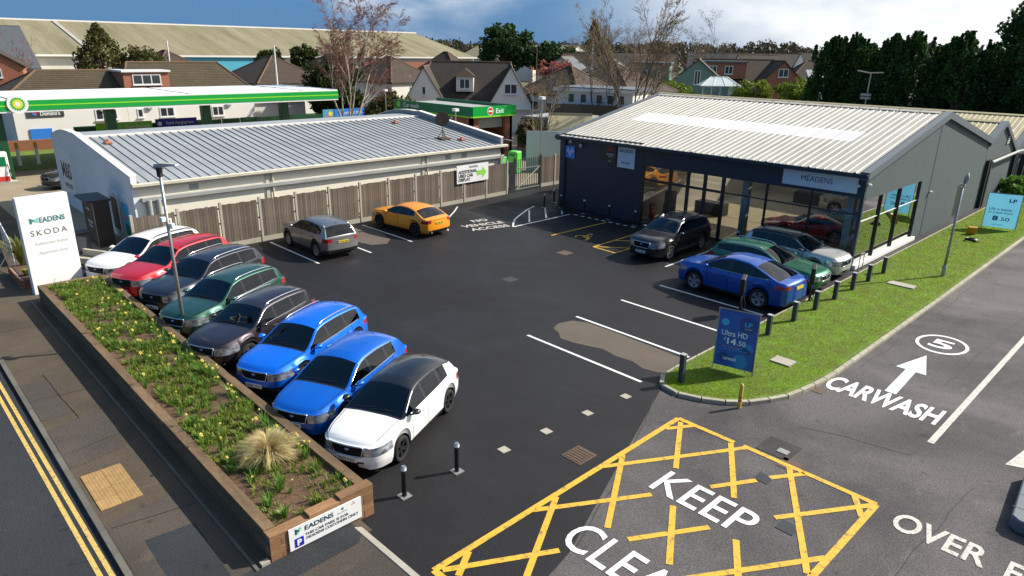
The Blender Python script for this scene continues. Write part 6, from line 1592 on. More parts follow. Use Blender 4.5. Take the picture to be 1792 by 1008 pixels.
text('InPost', 1, 'text_white', o, (0, -.36, 1.72), XD, UP, (.5, .12)); text('InPosted', 1, 'text_white', o, (.05, -.36, 1.12), XD, UP, (.75, .14)); text('is here', 1, 'text_white', o, (.05, -.36, .92), XD, UP, (.6, .12))
for i in range(4): MB().box(-1.0, -.97, -.33, -.05, .5 + i * .35, .78 + i * .35).build('locker_door', 'duct_grey', o)
o = thing('wheeled_bin', 'dark grey wheeled bin beside the parcel locker', 'bin', (-35.2, 6.9, 0), .2); MB().boxc((0, 0, .5), (.55, .6, .9)).build('body', 'bollard_grey', o, bevel=.03); MB().boxc((0, 0, .99), (.62, .68, .08)).build('lid', 'bollard_grey', o, bevel=.02)
for s in (-.25, .25): MB().lathe([(.0, -.03), (.1, -.03), (.1, .03), (0, .03)], 10, 'Y').build('wheel', 'tyre', o).location = (s, .28, .1)
o = thing('hoarding', 'white sheeted barrier on a steel frame by the forecourt', 'barrier', (-37.0, 4.4, 0), rad(176))
f = MB().prism_x([(0, .25), (.03, .25), (.03, 1.15), (0, 1.15)], -2.4, 2.4); f.build('sheet', 'sign_white', o)
for x in (-2.3, -.8, .8, 2.3): MB().tube([(x, .03, 0), (x, .03, 1.2)], .02, 5).build('upright', 'pole_steel', o); MB().tube([(x, .6, .02), (x, .05, .8)], .02, 5).build('strut', 'pole_steel', o)
for x, lb in ((-52.2, 'yellow-topped white post on the forecourt grass near the pump'), (-60.5, 'yellow-topped white post on the forecourt grass further off')):
    pass
for x, y, lb in ((-65.1, 9.7, 'yellow-topped white post at the forecourt grass edge by the pump column'), (-64.9, 10.9, 'yellow-topped white post at the forecourt grass edge nearer the shop')):
    o = thing('marker_post', lb, 'post', (x, y, 0)); MB().cyl(0, 0, 0, 1.3, .12).build('post', 'band_white', o); MB().cyl(0, 0, 1.3, 1.75, .12).build('cap', 'pole_yellow', o)
o = thing('charity_bank', 'bright green collection bank beyond the metal gate', 'collection bank', (-38.5, 37.4, 0), .2); MB().boxc((0, 0, .85), (.8, .8, 1.7)).build('body', 'wheelie_green', o, bevel=.08); MB().boxc((0, -.38, 1.45), (.5, .1, .2)).build('hatch', 'bp_dark_green', o)
o = thing('bin', 'small green bin at the top of the gate', 'bin', (-35.0, 32.6, 0), .2); MB().boxc((0, 0, 1.0), (.6, .6, 2.0)).build('body', 'wheelie_green', o, bevel=.05); MB().boxc((0, 0, 2.03), (.66, .66, .1)).build('lid', 'wheelie_green', o, bevel=.03)
o = thing('sheet_screen', 'pale grey metal screen standing behind the board fence', 'screen', (-37.0, 40.8, 0), rad(46)); MB().boxc((0, 0, 1.55), (5.2, .08, 3.1)).build('sheet', 'sheet_pale', o)
for s in (-2.5, 0, 2.5): MB().boxc((s, .08, 1.5), (.08, .08, 3.0)).build('post', 'pole_steel', o)
for x, y, h_, lb in ((-42.0, 34.4, 4.6, 'thin grey sign pole standing behind the shop roof'), (-37.2, 38.9, 5.6, 'thin grey light pole rising behind the gate'), (-60.5, 40.5, 5.0, 'tall floodlight pole with twin lamps by the car wash')):
    o = thing('thin_pole', lb, 'pole', (x, y, 0)); MB().cyl(0, 0, 0, h_, .05).build('pole', 'pole_steel', o); MB().boxc((0, 0, h_ + .08), (.42, .35, .2)).build('lamp_box', 'white_upvc', o)
o = thing('hoop_barrier', 'bent grey hoop barrier behind the metal gate', 'barrier', (-36.6, 34.2, 0), .8); MB().tube([(-.8, 0, 0), (-.8, 0, 2.3), (-.4, 0, 2.9), (.3, 0, 3.0), (.8, 0, 2.9)], .04, 6).build('hoop', 'pole_steel', o)

# ---------------------------------------------------------------- houses and sheds beyond
def pane_window(parent, P, xd, w, h, cols=2, m='pane_dark', fr='white_upvc', sill=True):
    """Window in a wall: frame, panes, bars; P = bottom centre, xd = direction along the wall, outward = xd turned -90."""
    xd = Vector((xd[0], xd[1], 0)).normalized(); out = Vector((xd.y, -xd.x, 0)); P = Vector(P)
    def bx_(name, a, b, z0, z1, d0, d1, mt, par):
        f = MB(); vs = []
        for z in (z0, z1):
            for s, d in ((a, d0), (b, d0), (b, d1), (a, d1)): q = P + xd * s + out * d; vs.append((q.x, q.y, P.z + z))
        f.add(vs, [(0, 3, 2, 1), (4, 5, 6, 7), (0, 1, 5, 4), (1, 2, 6, 5), (2, 3, 7, 6), (3, 0, 4, 7)]); return f.build(name, mt, par)
    o = bx_('window', -w / 2, w / 2, 0, h, -.02, .05, fr, parent); t = .10; cw_ = (w - t * (cols + 1)) / cols
    for c in range(cols): a = -w / 2 + t + c * (cw_ + t); bx_('pane', a, a + cw_, t, h - t, .05, .056, m, o)
    if sill: bx_('sill', -w / 2 - .08, w / 2 + .08, -.08, -.01, 0, .14, fr, o)
    return o
def block(parent, cx, cy, w, d, he, hr, kind, wallm, roofm, axis='x', over=.35, ridge='ridge_tile', hip=None):
    """Walls and tiled roof in the parent's frame; ridge along axis."""
    sw = (lambda x, y: (x, y)) if axis == 'x' else (lambda x, y: (y, x))
    if axis == 'y': w, d = d, w; ccx, ccy = cy, cx
    else: ccx, ccy = cx, cy
    P = lambda x, y, z: (*sw(ccx + x, ccy + y), z)
    f = MB(); flip = axis == 'y'
    def add(vs, fs): f.add(vs, [q[::-1] for q in fs] if flip else fs)
    hw_, hd_ = w / 2, d / 2
    add([P(-hw_, -hd_, 0), P(hw_, -hd_, 0), P(hw_, hd_, 0), P(-hw_, hd_, 0), P(-hw_, -hd_, he), P(hw_, -hd_, he), P(hw_, hd_, he), P(-hw_, hd_, he)], [(0, 1, 5, 4), (1, 2, 6, 5), (2, 3, 7, 6), (3, 0, 4, 7)])
    if kind == 'gable':
        add([P(-hw_, -hd_, he), P(-hw_, hd_, he), P(-hw_, 0, hr), P(hw_, -hd_, he), P(hw_, hd_, he), P(hw_, 0, hr)], [(0, 2, 1), (3, 4, 5)])
    f.build('wall', wallm, parent)
    f = MB(); sl = (hr - he) / hd_; eo = over; ez = he - eo * sl
    if kind == 'gable':
        g_ = eo * .5
        A = [P(-hw_ - g_, -hd_ - eo, ez), P(hw_ + g_, -hd_ - eo, ez), P(hw_ + g_, 0, hr), P(-hw_ - g_, 0, hr), P(-hw_ - g_, hd_ + eo, ez), P(hw_ + g_, hd_ + eo, ez)]
        add(A, [(0, 1, 2, 3), (3, 2, 5, 4)]); lines = [(A[3], A[2])]; B = A
        add([(x, y, z - .14) for x, y, z in A], [(3, 2, 1, 0), (4, 5, 2, 3)]); n0 = len(f.v) - 12
        for a, b in ((0, 1), (1, 2), (2, 5), (5, 4), (4, 3), (3, 0)): f.f.append((n0 + a, n0 + 6 + a, n0 + 6 + b, n0 + b)); f.mi.append(0)
    else:
        hx_ = hip if hip is not None else hd_; hx_ = min(hx_, hw_ - .3)
        A = [P(-hw_ - eo, -hd_ - eo, ez), P(hw_ + eo, -hd_ - eo, ez), P(hw_ + eo, hd_ + eo, ez), P(-hw_ - eo, hd_ + eo, ez), P(-hw_ + hx_, 0, hr), P(hw_ - hx_, 0, hr)]
        add(A, [(0, 1, 5, 4), (1, 2, 5), (2, 3, 4, 5), (3, 0, 4)]); lines = [(A[4], A[5]), (A[0], A[4]), (A[3], A[4]), (A[1], A[5]), (A[2], A[5])]
        e = [P(-hw_ - eo, -hd_ - eo, ez - .16), P(hw_ + eo, -hd_ - eo, ez - .16), P(hw_ + eo, hd_ + eo, ez - .16), P(-hw_ - eo, hd_ + eo, ez - .16)]
        n0 = len(f.v); f.v += e; f.mi += [0] * 5
        for k in range(4): f.f.append((n0 - 6 + k, n0 + k, n0 + (k + 1) % 4, n0 - 6 + (k + 1) % 4))
        f.f.append((n0, n0 + 3, n0 + 2, n0 + 1))
    r_ = f.build('roof', roofm, parent)
    f = MB()
    for a, b in lines: f.tube([a, b], .11, 5)
    f.build('ridge_tiles', ridge, r_)
    return r_
def chimney(parent, x, y, z0, z1, s=.6, m='brick'):
    MB().box(x - s / 2, x + s / 2, y - s / 2, y + s / 2, z0, z1).build('chimney', m, parent)
    for k in (-.13, .13): MB().cyl(x + k, y, z1, z1 + .35, .09).build('chimney_pot', 'terracotta', parent)
def dormer(parent, x, y, z, w, d, h, wallm, roofm, flat=True, cols=2):
    MB().box(x - w / 2, x + w / 2, y, y + d, z, z + h).build('dormer', wallm, parent)
    pane_window(parent, (x, y - .01, z + h * .18), (1, 0), w * .62, h * .68, cols)
    if flat: MB().box(x - w / 2 - .15, x + w / 2 + .15, y - .2, y + d, z + h, z + h + .18).build('dormer_roof', 'white_upvc', parent)
    else:
        f = MB().add([(x - w / 2 - .2, y - .25, z + h), (x + w / 2 + .2, y - .25, z + h), (x + w / 2 + .2, y + d, z + h), (x - w / 2 - .2, y + d, z + h), (x, y + w * .4, z + h + w * .45), (x, y + d, z + h + w * .45)], [(0, 1, 4), (1, 2, 5, 4), (3, 0, 4, 5)]); f.build('dormer_roof', roofm, parent)
def house(label, x, y, rz, w, d, he, hr, kind='hip', wallm='render_white', roofm='roof_tile', cat='house', axis='x', hip=None, wins=(), name='house', group=None, base=0):
    o = thing(name, label, cat, (x, y, base), rz, group)
    block(o, 0, 0, w, d, he, hr, kind, wallm, roofm, axis, hip=hip)
    for face, off, z, ww, hh, c in wins:
        P, xd = {'f': ((off, -d / 2, z), (1, 0)), 'b': ((off, d / 2, z), (-1, 0)), 'l': ((-w / 2, off, z), (0, -1)), 'r': ((w / 2, off, z), (0, 1))}[face]
        pane_window(o, P, xd, ww, hh, c)
    return o
GH = 'houses beyond the petrol station'
# takeaway parade with mossy roof (long, facing the canopy)
o = thing('takeaway_parade', 'white rendered parade with takeaway sign and brown tiled roof behind the canopy', 'building', (-80.0, 22.5, 0), rad(90))
block(o, 4.65, 0, 12.7, 9.0, 4.6, 7.35, 'hip', 'render_bright', 'roof_tile_moss', hip=1.8); block(o, -4.3, .3, 13.4, 8.4, 4.6, 6.6, 'hip', 'render_bright', 'roof_tile_moss', hip=3.2)
for off, z, ww, hh, c in ((-3.6, 2.2, 1.9, 1.0, 3), (-.6, 2.25, .55, .85, 1), (1.9, 2.2, 1.4, .95, 2), (7.0, 2.05, 1.2, 1.0, 2)): pane_window(o, (off, -4.5, z), (1, 0), ww, hh, c)
MB().box(-11.0, -1.72, -4.5, -3.8, 0, 4.5).build('wall', 'render_bright', o)
MB().box(11.0, 17.5, -3.6, 3.0, 0, 3.2).build('annexe', 'render_white', o); MB().box(10.9, 17.8, -3.9, 3.2, 3.2, 3.4).build('flat_roof', 'render_bright', o)
dormer(o, 0.6, -4.0, 5.05, 4.2, 4, 1.45, 'brick', 'roof_tile', True, 3)
MB().box(-10.0, -7.1, -4.57, -4.5, 2.7, 3.4).build('fascia_board', 'poster_dark', o)
text("Domino's", 1, 'text_white', o, (-8.2, -4.59, 3.03), XD, UP, (1.55, .40), bold=.02, name='sign_lettering')
for sgn, m_ in ((-1, 'mot_blue'), (1, 'sign_red')):
    MB().add([(-9.4 + a * .24, -4.59, 3.03 + b * .24) for a, b in (((-1, 0), (0, -1), (.5, -.5), (-.5, .5)) if sgn < 0 else ((-.5, .5), (.5, -.5), (1, 0), (0, 1)))], [(0, 1, 2, 3)]).build('emblem', m_, o)
MB().box(-10, -8.3, -4.6, -4.5, .5, 1.7).build('shop_window', 'mot_blue', o)
for x in (-3.9, 0.3, 8.2): MB().boxc((x, -4.55, 3.2), (.4, .3, .4)).build('air_unit', 'duct_grey', o)
# fence boards with advertisements under the canopy
for y0, y1, z0, z1, m_, t1, lb in ((16.3, 17.7, 1.3, 2.5, 'bp_lime', '', 'lime green advert board on the forecourt fence'), (17.8, 20.9, 1.3, 2.5, 'sign_green', 'Your freshest', 'long green advert board on the forecourt fence'), (21.2, 24.9, 1.15, 2.6, 'sign_blue', 'Rapid charging here', 'blue advert board reading Rapid charging on the forecourt fence'),
                      (38.2, 39.5, 1.3, 2.7, 'banner_sky', '', 'pale blue ice cream poster near the car wash'), (39.6, 43.4, 1.6, 2.7, 'mot_blue', 'wash and drive', 'blue car wash banner hung on dark fence')):
    o = thing('advert_board', lb, 'sign', (-69.2, (y0 + y1) / 2, 0), rad(90)); w_ = y1 - y0
    MB().box(-w_ / 2, w_ / 2, -.06, 0, z0, z1).build('sign_panel', m_, o)
    for s in (-w_ / 2 + .2, w_ / 2 - .2): MB().box(s - .05, s + .05, 0, .1, 0, z1 - .1).build('post', 'pole_steel', o)
    if t1: text(t1, 1, 'text_white', o, (.3, -.066, z1 - .42), XD, UP, (w_ * .66, .34), name='sign_lettering')
    if 'Rapid' in t1: MB().disc((-w_ / 2 + .35, -.066, z1 - .42), .2, 12, 'Y').build('emblem', 'text_white', o); MB().prism_y([(-.6, .05), (1.6, .05), (1.3, .3), (.3, .45), (-.3, .3)], -.07, -.062).build('picture', 'sheet_pale', o).location = (.2, 0, z0)
    if 'freshest' in t1: MB().prism_y([(-.9, .05), (1.2, .05), (.7, .35), (-.4, .3)], -.07, -.062).build('picture', 'text_white', o).location = (.2, 0, z0)
    if 'ice cream' in lb: MB().disc((.1, -.066, (z0 + z1) / 2 - .15), .3, 10, 'Y').build('picture', 'terracotta', o); MB().disc((.25, -.07, (z0 + z1) / 2 + .25), .25, 10, 'Y').build('picture', 'bp_yellow', o)
o = thing('hedge_fence', 'dark green ivy-covered fence behind the advert boards', 'fence', (-69.8, 30.0, 0), rad(90))
fp_ = MB().box(.03, 1.8, -.05, .05, 0, 2.25).mesh('fence_panel', 'column_green')
for i_ in range(17): link('fence_panel', fp_, o, (-15.3 + i_ * 1.83, 0, .02 * (i_ % 3)))
# grass strip with brick wall by the parade
struct(sheet('grass_strip', [(-74, 4), (-62, 6), (-62, 16), (-74, 18)], .012, 'turf_soil'))
o = thing('brick_wall', 'low red brick wall in front of the takeaway', 'wall', (-74.2, 13.0, 0), rad(90)); MB().box(-7, 5, -.15, .15, 0, .9).build('wall', 'brick', o)
house('red brick house with tiled gable at the picture edge', -105.9, 13.75, rad(78), 9.0, 10, 6.7, 9.6, 'gable', 'brick', 'roof_tile', axis='y', wins=(('f', -1.5, 3.8, 1.4, 1.1, 2), ('f', 1.8, 5.2, 1.3, 1.0, 2)), group=GH)
# slate shed and asbestos warehouse
o = thing('warehouse', 'dark slate-roofed gabled shed in front of the warehouse', 'warehouse'); 
block(o, -125.5, -8, 17, 60, 6.0, 11.3, 'gable', 'render_white', 'roof_slate', 'y', ridge='roof_slate')
o = thing('warehouse', 'huge warehouse with mossy corrugated roof and bright blue cladding', 'warehouse')
f = MB().add([(-133.5, -60, 7.3), (-133.5, 116, 7.3), (-158, 116, 13.0), (-158, -60, 13.0), (-183, 116, 7.3), (-183, -60, 7.3)], [(0, 1, 2, 3), (3, 2, 4, 5)]); f.build('roof', 'asbestos', o)
MB().box(-182, -134, -59, 115.6, 0, 7.25).build('wall', 'render_white', o); MB().add([(-134, 115.6, 7.2), (-182, 115.6, 7.2), (-158, 115.6, 12.8)], [(0, 1, 2)]).build('gable', 'brick', o)
MB().box(-133.9, -133.6, 47.2, 63, 0, 7.1).build('blue_cladding', 'clad_blue', o); MB().box(-133.7, -133.2, -60, 116, 7.1, 7.4).build('gutter', 'render_bright', o); MB().box(-158.4, -157.6, -60, 116, 12.95, 13.25).build('ridge_cap', 'render_bright', o)
MB().box(-133.9, -133.5, 84, 115.5, 0, 6.3).build('brick_panel', 'brick', o)
for k in range(9): MB().box(-150 + (k % 3) * 3.2, -149.4 + (k % 3) * 3.2, 62 + k * 4.2, 62.9 + k * 4.2, 9.0 + (3 - k % 3) * .0, 9.2).build('roof_patch', 'render_bright', o)
f = MB().add([(-133.4, 33, 7.42), (-133.4, 33.7, 7.42), (-157.8, 33.7, 13.1), (-157.8, 33, 13.1)], [(0, 1, 2, 3)]); f.build('roof_seam', 'roof_cream', o)
o = thing('warehouse', 'far second warehouse with ochre roof past the first', 'warehouse', (-172, 172, 0), rad(10)); block(o, 0, 0, 40, 26, 6.5, 11.0, 'gable', 'render_white', 'asbestos', ridge='render_bright')
for y in (14, 47): 
    pass
# bungalows
house('hip-roofed brown bungalow beyond the middle of the canopy', -100, 47.5, rad(4), 12, 11, 4.5, 7.8, wins=(('f', -2.5, 2.4, 1.8, 1.2, 3), ('f', 2.5, 2.4, 1.8, 1.2, 3), ('r', -2, 2.4, 1.6, 1.2, 2)), group=GH)
o = house('small brown hip roof showing above the takeaway parade', -118.0, 39.0, rad(10), 9, 8, 5.6, 8.3, 'hip', 'render_white', 'roof_tile', group=GH)
house('hip-roofed brown bungalow with chimney next to the ivy tree', -101, 57.5, rad(4), 11, 10, 4.4, 8.1, wins=(('f', 0, 2.2, 1.8, 1.2, 3),), group=GH)
house('brown-roofed bungalow seen through the birch stems', -93.5, 63.5, rad(10), 11, 10, 4.6, 7.9, wins=(('f', 1.5, 2.3, 1.4, 1.5, 3), ('r', 0, 2.3, 1.2, 1.3, 2)), group=GH)
# white chalet house with dormers
o = thing('house', 'white chalet house with steep brown roof, dormers and twin gables', 'house', (-66.6, 57.0, 0), rad(46), GH)
block(o, 0, 0, 12.0, 8.6, 3.2, 7.7, 'hip', 'render_bright', 'roof_tile_grey', hip=1.2)
block(o, -5.0, -2.8, 6.4, 6.2, 2.0, 7.2, 'gable', 'render_bright', 'roof_tile_grey', axis='y', over=.25); block(o, 4.9, -2.4, 6.4, 6.6, 2.0, 7.4, 'gable', 'render_bright', 'roof_tile_grey', axis='y', over=.25)
pane_window(o, (-5.0, -5.9, 4.1), (1, 0), .5, .95, 1); pane_window(o, (4.9, -5.7, 4.3), (1, 0), 1.5, 1.15, 2)
dormer(o, -0.5, -3.6, 4.4, 2.0, 3.2, 1.7, 'render_bright', 'roof_tile', False)
MB().boxc((5.2, -5.9, 2.7), (4.2, .5, .12)).build('porch_roof', 'white_upvc', o); MB().cyl(-6.6, -5.7, 0, 6.2, .05).build('downpipe', 'white_upvc', o)
o = house('bungalow with tall brown hipped roof right of the white chalet house', -55.8, 62.8, rad(8), 8.2, 8.4, 4.7, 7.4, wins=(('f', -2, 2.6, 1.6, 1.1, 2),), group=GH); chimney(o, -3.9, -2.0, 4, 6.9, .6, 'render_cream')
house('brown hip-roofed bungalow behind the white flat-roofed extension', -56.0, 71.0, rad(6), 12, 11, 4.7, 7.7, group=GH)
o = thing('house_extension', 'white flat-roofed house extension with dark windows behind the showroom', 'house', (-47.0, 58.5, 0), rad(14)); MB().box(-4.2, 4.2, -2.4, 2.4, 0, 5.3).build('wall', 'render_bright', o); MB().box(-4.5, 4.5, -2.7, 2.7, 5.3, 5.6).build('flat_roof', 'trim_grey', o); MB().box(-4.55, 4.55, -2.75, -2.6, 5.2, 5.5).build('fascia', 'white_upvc', o)
for x in (-2.6, -1.2, .6, 1.8, 3.0): pane_window(o, (x, -2.4, 4.0), (1, 0), .8, 1.0, 1)
house('slate-roofed gable house behind the red shrub', -77, 86, rad(30), 8, 9, 5.4, 8.3, 'gable', 'render_white', 'roof_slate', axis='y', group=GH); house('second slate-roofed house with rooflights behind the bungalows', -71, 89, rad(25), 9, 9, 5.4, 8.4, 'hip', 'render_white', 'roof_slate', group=GH)
o = house('red brick two-storey house behind the slate roofs', -86, 101, rad(35), 8, 7, 6.8, 8.8, 'gable', 'brick', 'roof_tile', wins=(('f', -1.6, 4.6, 1.4, 1.2, 2), ('f', 1.8, 4.6, 1.4, 1.2, 2)), group=GH); chimney(o, 3.4, 0, 7, 9.6)
house('long pale-roofed house row far behind the bare birch', -90, 116, rad(40), 22, 9, 6, 9.0, 'gable', 'render_cream', 'roof_tile_grey', group=GH)
# to the right of the bare birch
o = house('chalet with grey-green gable and long dormer behind the conservatory', -59.5, 96.5, rad(30), 9, 9, 4.6, 8.3, 'gable', 'green_panel', 'roof_tile_grey', axis='y', wins=(('f', 0, 4.7, .9, 2.0, 2),), group=GH); MB().box(-9.5, -4.2, -2.5, 3.5, 4.6, 7.4).build('dormer', 'green_panel', o); MB().box(-9.8, -4.0, -2.8, 3.8, 7.4, 7.7).build('dormer_roof', 'trim_grey', o)
for x in (-8, -6): pane_window(o, (x, -2.5, 5.4), (1, 0), 1.0, 1.1, 2)
o = house('brown-roofed chalet with red-tiled dormer to the side of the grey-green gable', -62.5, 112, rad(42), 13, 8, 4.9, 8.2, 'gable', 'render_cream', 'roof_tile', group=GH); MB().box(-5.4, 1.2, -4.1, 0, 5.2, 7.7).build('dormer', 'brick', o); MB().box(-5.7, 1.5, -4.3, 0, 7.7, 7.95).build('dormer_roof', 'trim_grey', o)
for x in (-4.2, -1.6): pane_window(o, (x, -4.1, 5.9), (1, 0), 1.3, 1.3, 2)
o = house('chalet with small white triangular gable window', -56.5, 115, rad(46), 7, 8, 4.9, 8.1, 'gable', 'brick', 'roof_tile', axis='y', wins=(('f', 0, 5.6, 1.6, 1.3, 2),), group=GH)
o = house('brown hipped bungalow with bright roof panels near the hedge', -52.5, 119, rad(44), 9, 8, 5.0, 8.2, 'hip', 'render_bright', 'roof_tile', group=GH); e = MB().add([(-1.2, -3.4, 5.6), (1.4, -3.4, 5.6), (1.4, -1.2, 7.2), (-1.2, -1.2, 7.2)], [(0, 1, 2, 3)]); e.build('solar_panel', 'roof_steel', o)
house('last brown-roofed bungalow before the tall conifer hedge', -46.5, 124, rad(48), 11, 8, 4.8, 8.0, 'hip', 'render_bright', 'roof_tile_moss', group=GH, wins=(('f', -2, 5.0, 1.0, .9, 1),))
house('far pale gable house on the skyline near the hedge', -68, 165, rad(45), 14, 9, 6.0, 9.6, 'gable', 'render_bright', 'roof_tile_grey', group=GH)
house('far long brown terrace on the skyline', -92, 175, rad(46), 34, 9, 6.0, 9.3, 'gable', 'brick', 'roof_tile_grey', group=GH)
o = thing('conservatory', 'white-framed glass conservatory with pale blue roof', 'conservatory', (-49.0, 84.5, 0), rad(40))
MB().box(-2.3, 2.3, -1.8, 1.8, 0, 3.9).build('dwarf_wall', 'render_white', o); MB().box(-2.2, 2.2, -1.7, 1.7, 3.9, 5.1).build('glazing', 'pane_clear', o)
for x in (-2.2, -1.1, 0, 1.1, 2.2): MB().boxc((x, -1.75, 4.5), (.12, .12, 1.3)).build('frame_post', 'white_upvc', o)
for y in (-1.7, 0, 1.7): MB().boxc((2.25, y, 4.5), (.12, .12, 1.3)).build('frame_post', 'white_upvc', o)
f = MB().add([(-2.5, -2, 5.1), (2.5, -2, 5.1), (2.5, 2, 5.1), (-2.5, 2, 5.1), (-1, 0, 6.2), (1, 0, 6.2)], [(0, 1, 5, 4), (1, 2, 5), (2, 3, 4, 5), (3, 0, 4)]); f.build('glass_roof', 'sheet_pale', o)
f = MB()
for a, b in (((-2.5, -2, 5.1), (-1, 0, 6.2)), ((2.5, -2, 5.1), (1, 0, 6.2)), ((-1, 0, 6.22), (1, 0, 6.22)), ((-1, -2, 5.1), (-.4, 0, 6.2)), ((.6, -2, 5.1), (.4, 0, 6.2)), ((2.5, 2, 5.1), (1, 0, 6.2)), ((2.5, 0, 5.1), (1, 0, 6.2)), ((-2.5, -2, 5.1), (2.5, -2, 5.1)), ((2.5, -2, 5.1), (2.5, 2, 5.1))): f.tube([a, b], .07, 4)
f.build('roof_bars', 'white_upvc', o)
for i_, (x, y) in enumerate(((-124, 99), (-109, 118), (-121, 137), (-97, 130), (-109, 157), (-93, 154), (-100, 178), (-76, 146), (-87, 172))):
    house('small white-walled house with dark roof far beyond the bungalows', x, y, rad(20 + 13 * (i_ % 4)), 9, 8, 5.2, 8.6 + .4 * (i_ % 3), 'gable' if i_ % 2 else 'hip', 'render_bright', ('roof_tile', 'roof_tile_grey', 'roof_slate')[i_ % 3], group='far white houses', wins=(('f', -2, 3.4, 1.4, 1.1, 2), ('f', 2, 3.4, 1.4, 1.1, 2)))
# garden fences and low sheds behind the showroom
for a, b, h_, m_, lb in (((-50, 53), (-40, 58), 4.0, 'fence_wood_dark', 'dark garden fence under the white extension'), ((-44, 49.5), (-35, 53), 2.6, 'fence_wood', 'pale picket garden fence by the showroom eaves'), ((-49, 48), (-40, 44.5), 2.2, 'fence_wood_dark', 'dark fence running from the car wash to the gate'), ((-44, 76), (-30, 86), 3.4, 'fence_wood', 'garden fence beyond the showroom ridge')):
    d = Vector(b) - Vector(a); n = int(d.length / 1.8); o = thing('garden_fence', lb, 'fence', (a[0], a[1], 0), math.atan2(d.y, d.x))
    pm = MB().box(.05, 1.75, -.03, .03, .1, h_).mesh('fence_panel', m_); pp = MB().box(-.05, .05, -.06, .06, 0, h_ + .15).mesh('fence_post', m_)
    for i in range(n): link('fence_panel', pm, o, (i * 1.8, 0, 0)); link('fence_post', pp, o, (i * 1.8, 0, 0))
o = thing('garden_shed', 'small thatch-coloured shed roof behind the fence', 'shed', (-42.3, 48.0, 0), rad(40)); block(o, 0, 0, 3.6, 2.6, 2.6, 3.7, 'gable', 'fence_wood', 'roof_ochre', ridge='roof_ochre')
o = thing('garage', 'small white garage with brown door beside the car wash', 'garage', (-45.5, 50.3, 0), rad(15)); MB().box(-2.5, 2.5, -2.5, 2.5, 0, 3.0).build('wall', 'render_bright', o); MB().box(-2.7, 2.7, -2.7, 2.7, 3.0, 3.2).build('flat_roof', 'duct_grey', o); MB().box(-.2, 1.6, -2.54, -2.5, 0, 2.3).build('door', 'terracotta', o); MB().box(-2.2, -.6, -2.54, -2.5, 0.4, 2.3).build('door', 'brick', o)
for x, y, h_, lb in ((-86.5, 29.0, 9.5, 'slim white pole in front of the mossy roof'), (-84.0, 40.5, 9.2, 'slim grey pole rising past the blue cladding'), (-112.0, 16.0, 10.5, 'dark telegraph pole beside the red brick house'), (-75.0, 77.0, 9.5, 'telegraph pole among the slate roofs'), (-70.2, 84.0, 11.0, 'white flagpole behind the chalet house')):
    o = thing('thin_pole', lb, 'pole', (x, y, 0)); MB().tube([(0, 0, 0), (0, 0, h_)], [.12, .08], 6).build('pole', 'bark_brown' if 'telegraph' in lb else 'band_white', o)
    if 'telegraph' in lb: MB().boxc((0, 0, h_ - .5), (1.4, .1, .1), .7).build('cross_arm', 'bark_brown', o)

# ---------------------------------------------------------------- trees
def leaf_cloud(centres, per, spread, size, rnd_, squash=.8, up=0.0):
    vs, fs = [], []
    for cx, cy, cz, s in centres:
        for _ in range(per):
            while True:
                a, b, c = rnd_.uniform(-1, 1), rnd_.uniform(-1, 1), rnd_.uniform(-1, 1)
                if a * a + b * b + c * c < 1: break
            x, y, z = cx + a * spread * s, cy + b * spread * s, cz + c * spread * s * squash
            n = Vector((rnd_.gauss(0, 1), rnd_.gauss(0, 1), rnd_.gauss(0, .8) + up)).normalized(); t = n.orthogonal().normalized(); ang_ = rnd_.uniform(0, 6.28)
            u = t * math.cos(ang_) + n.cross(t) * math.sin(ang_); v = n.cross(u); w = size * rnd_.uniform(.5, 1.2); h = w * rnd_.uniform(.9, 1.8); o = len(vs); p = Vector((x, y, z))
            vs += [tuple(p - u * w * .5), tuple(p + v * h * .6 - u * w * .1), tuple(p + u * w * .5), tuple(p - v * h * .4)]; fs.append((o, o + 1, o + 2, o + 3))
    return vs, fs
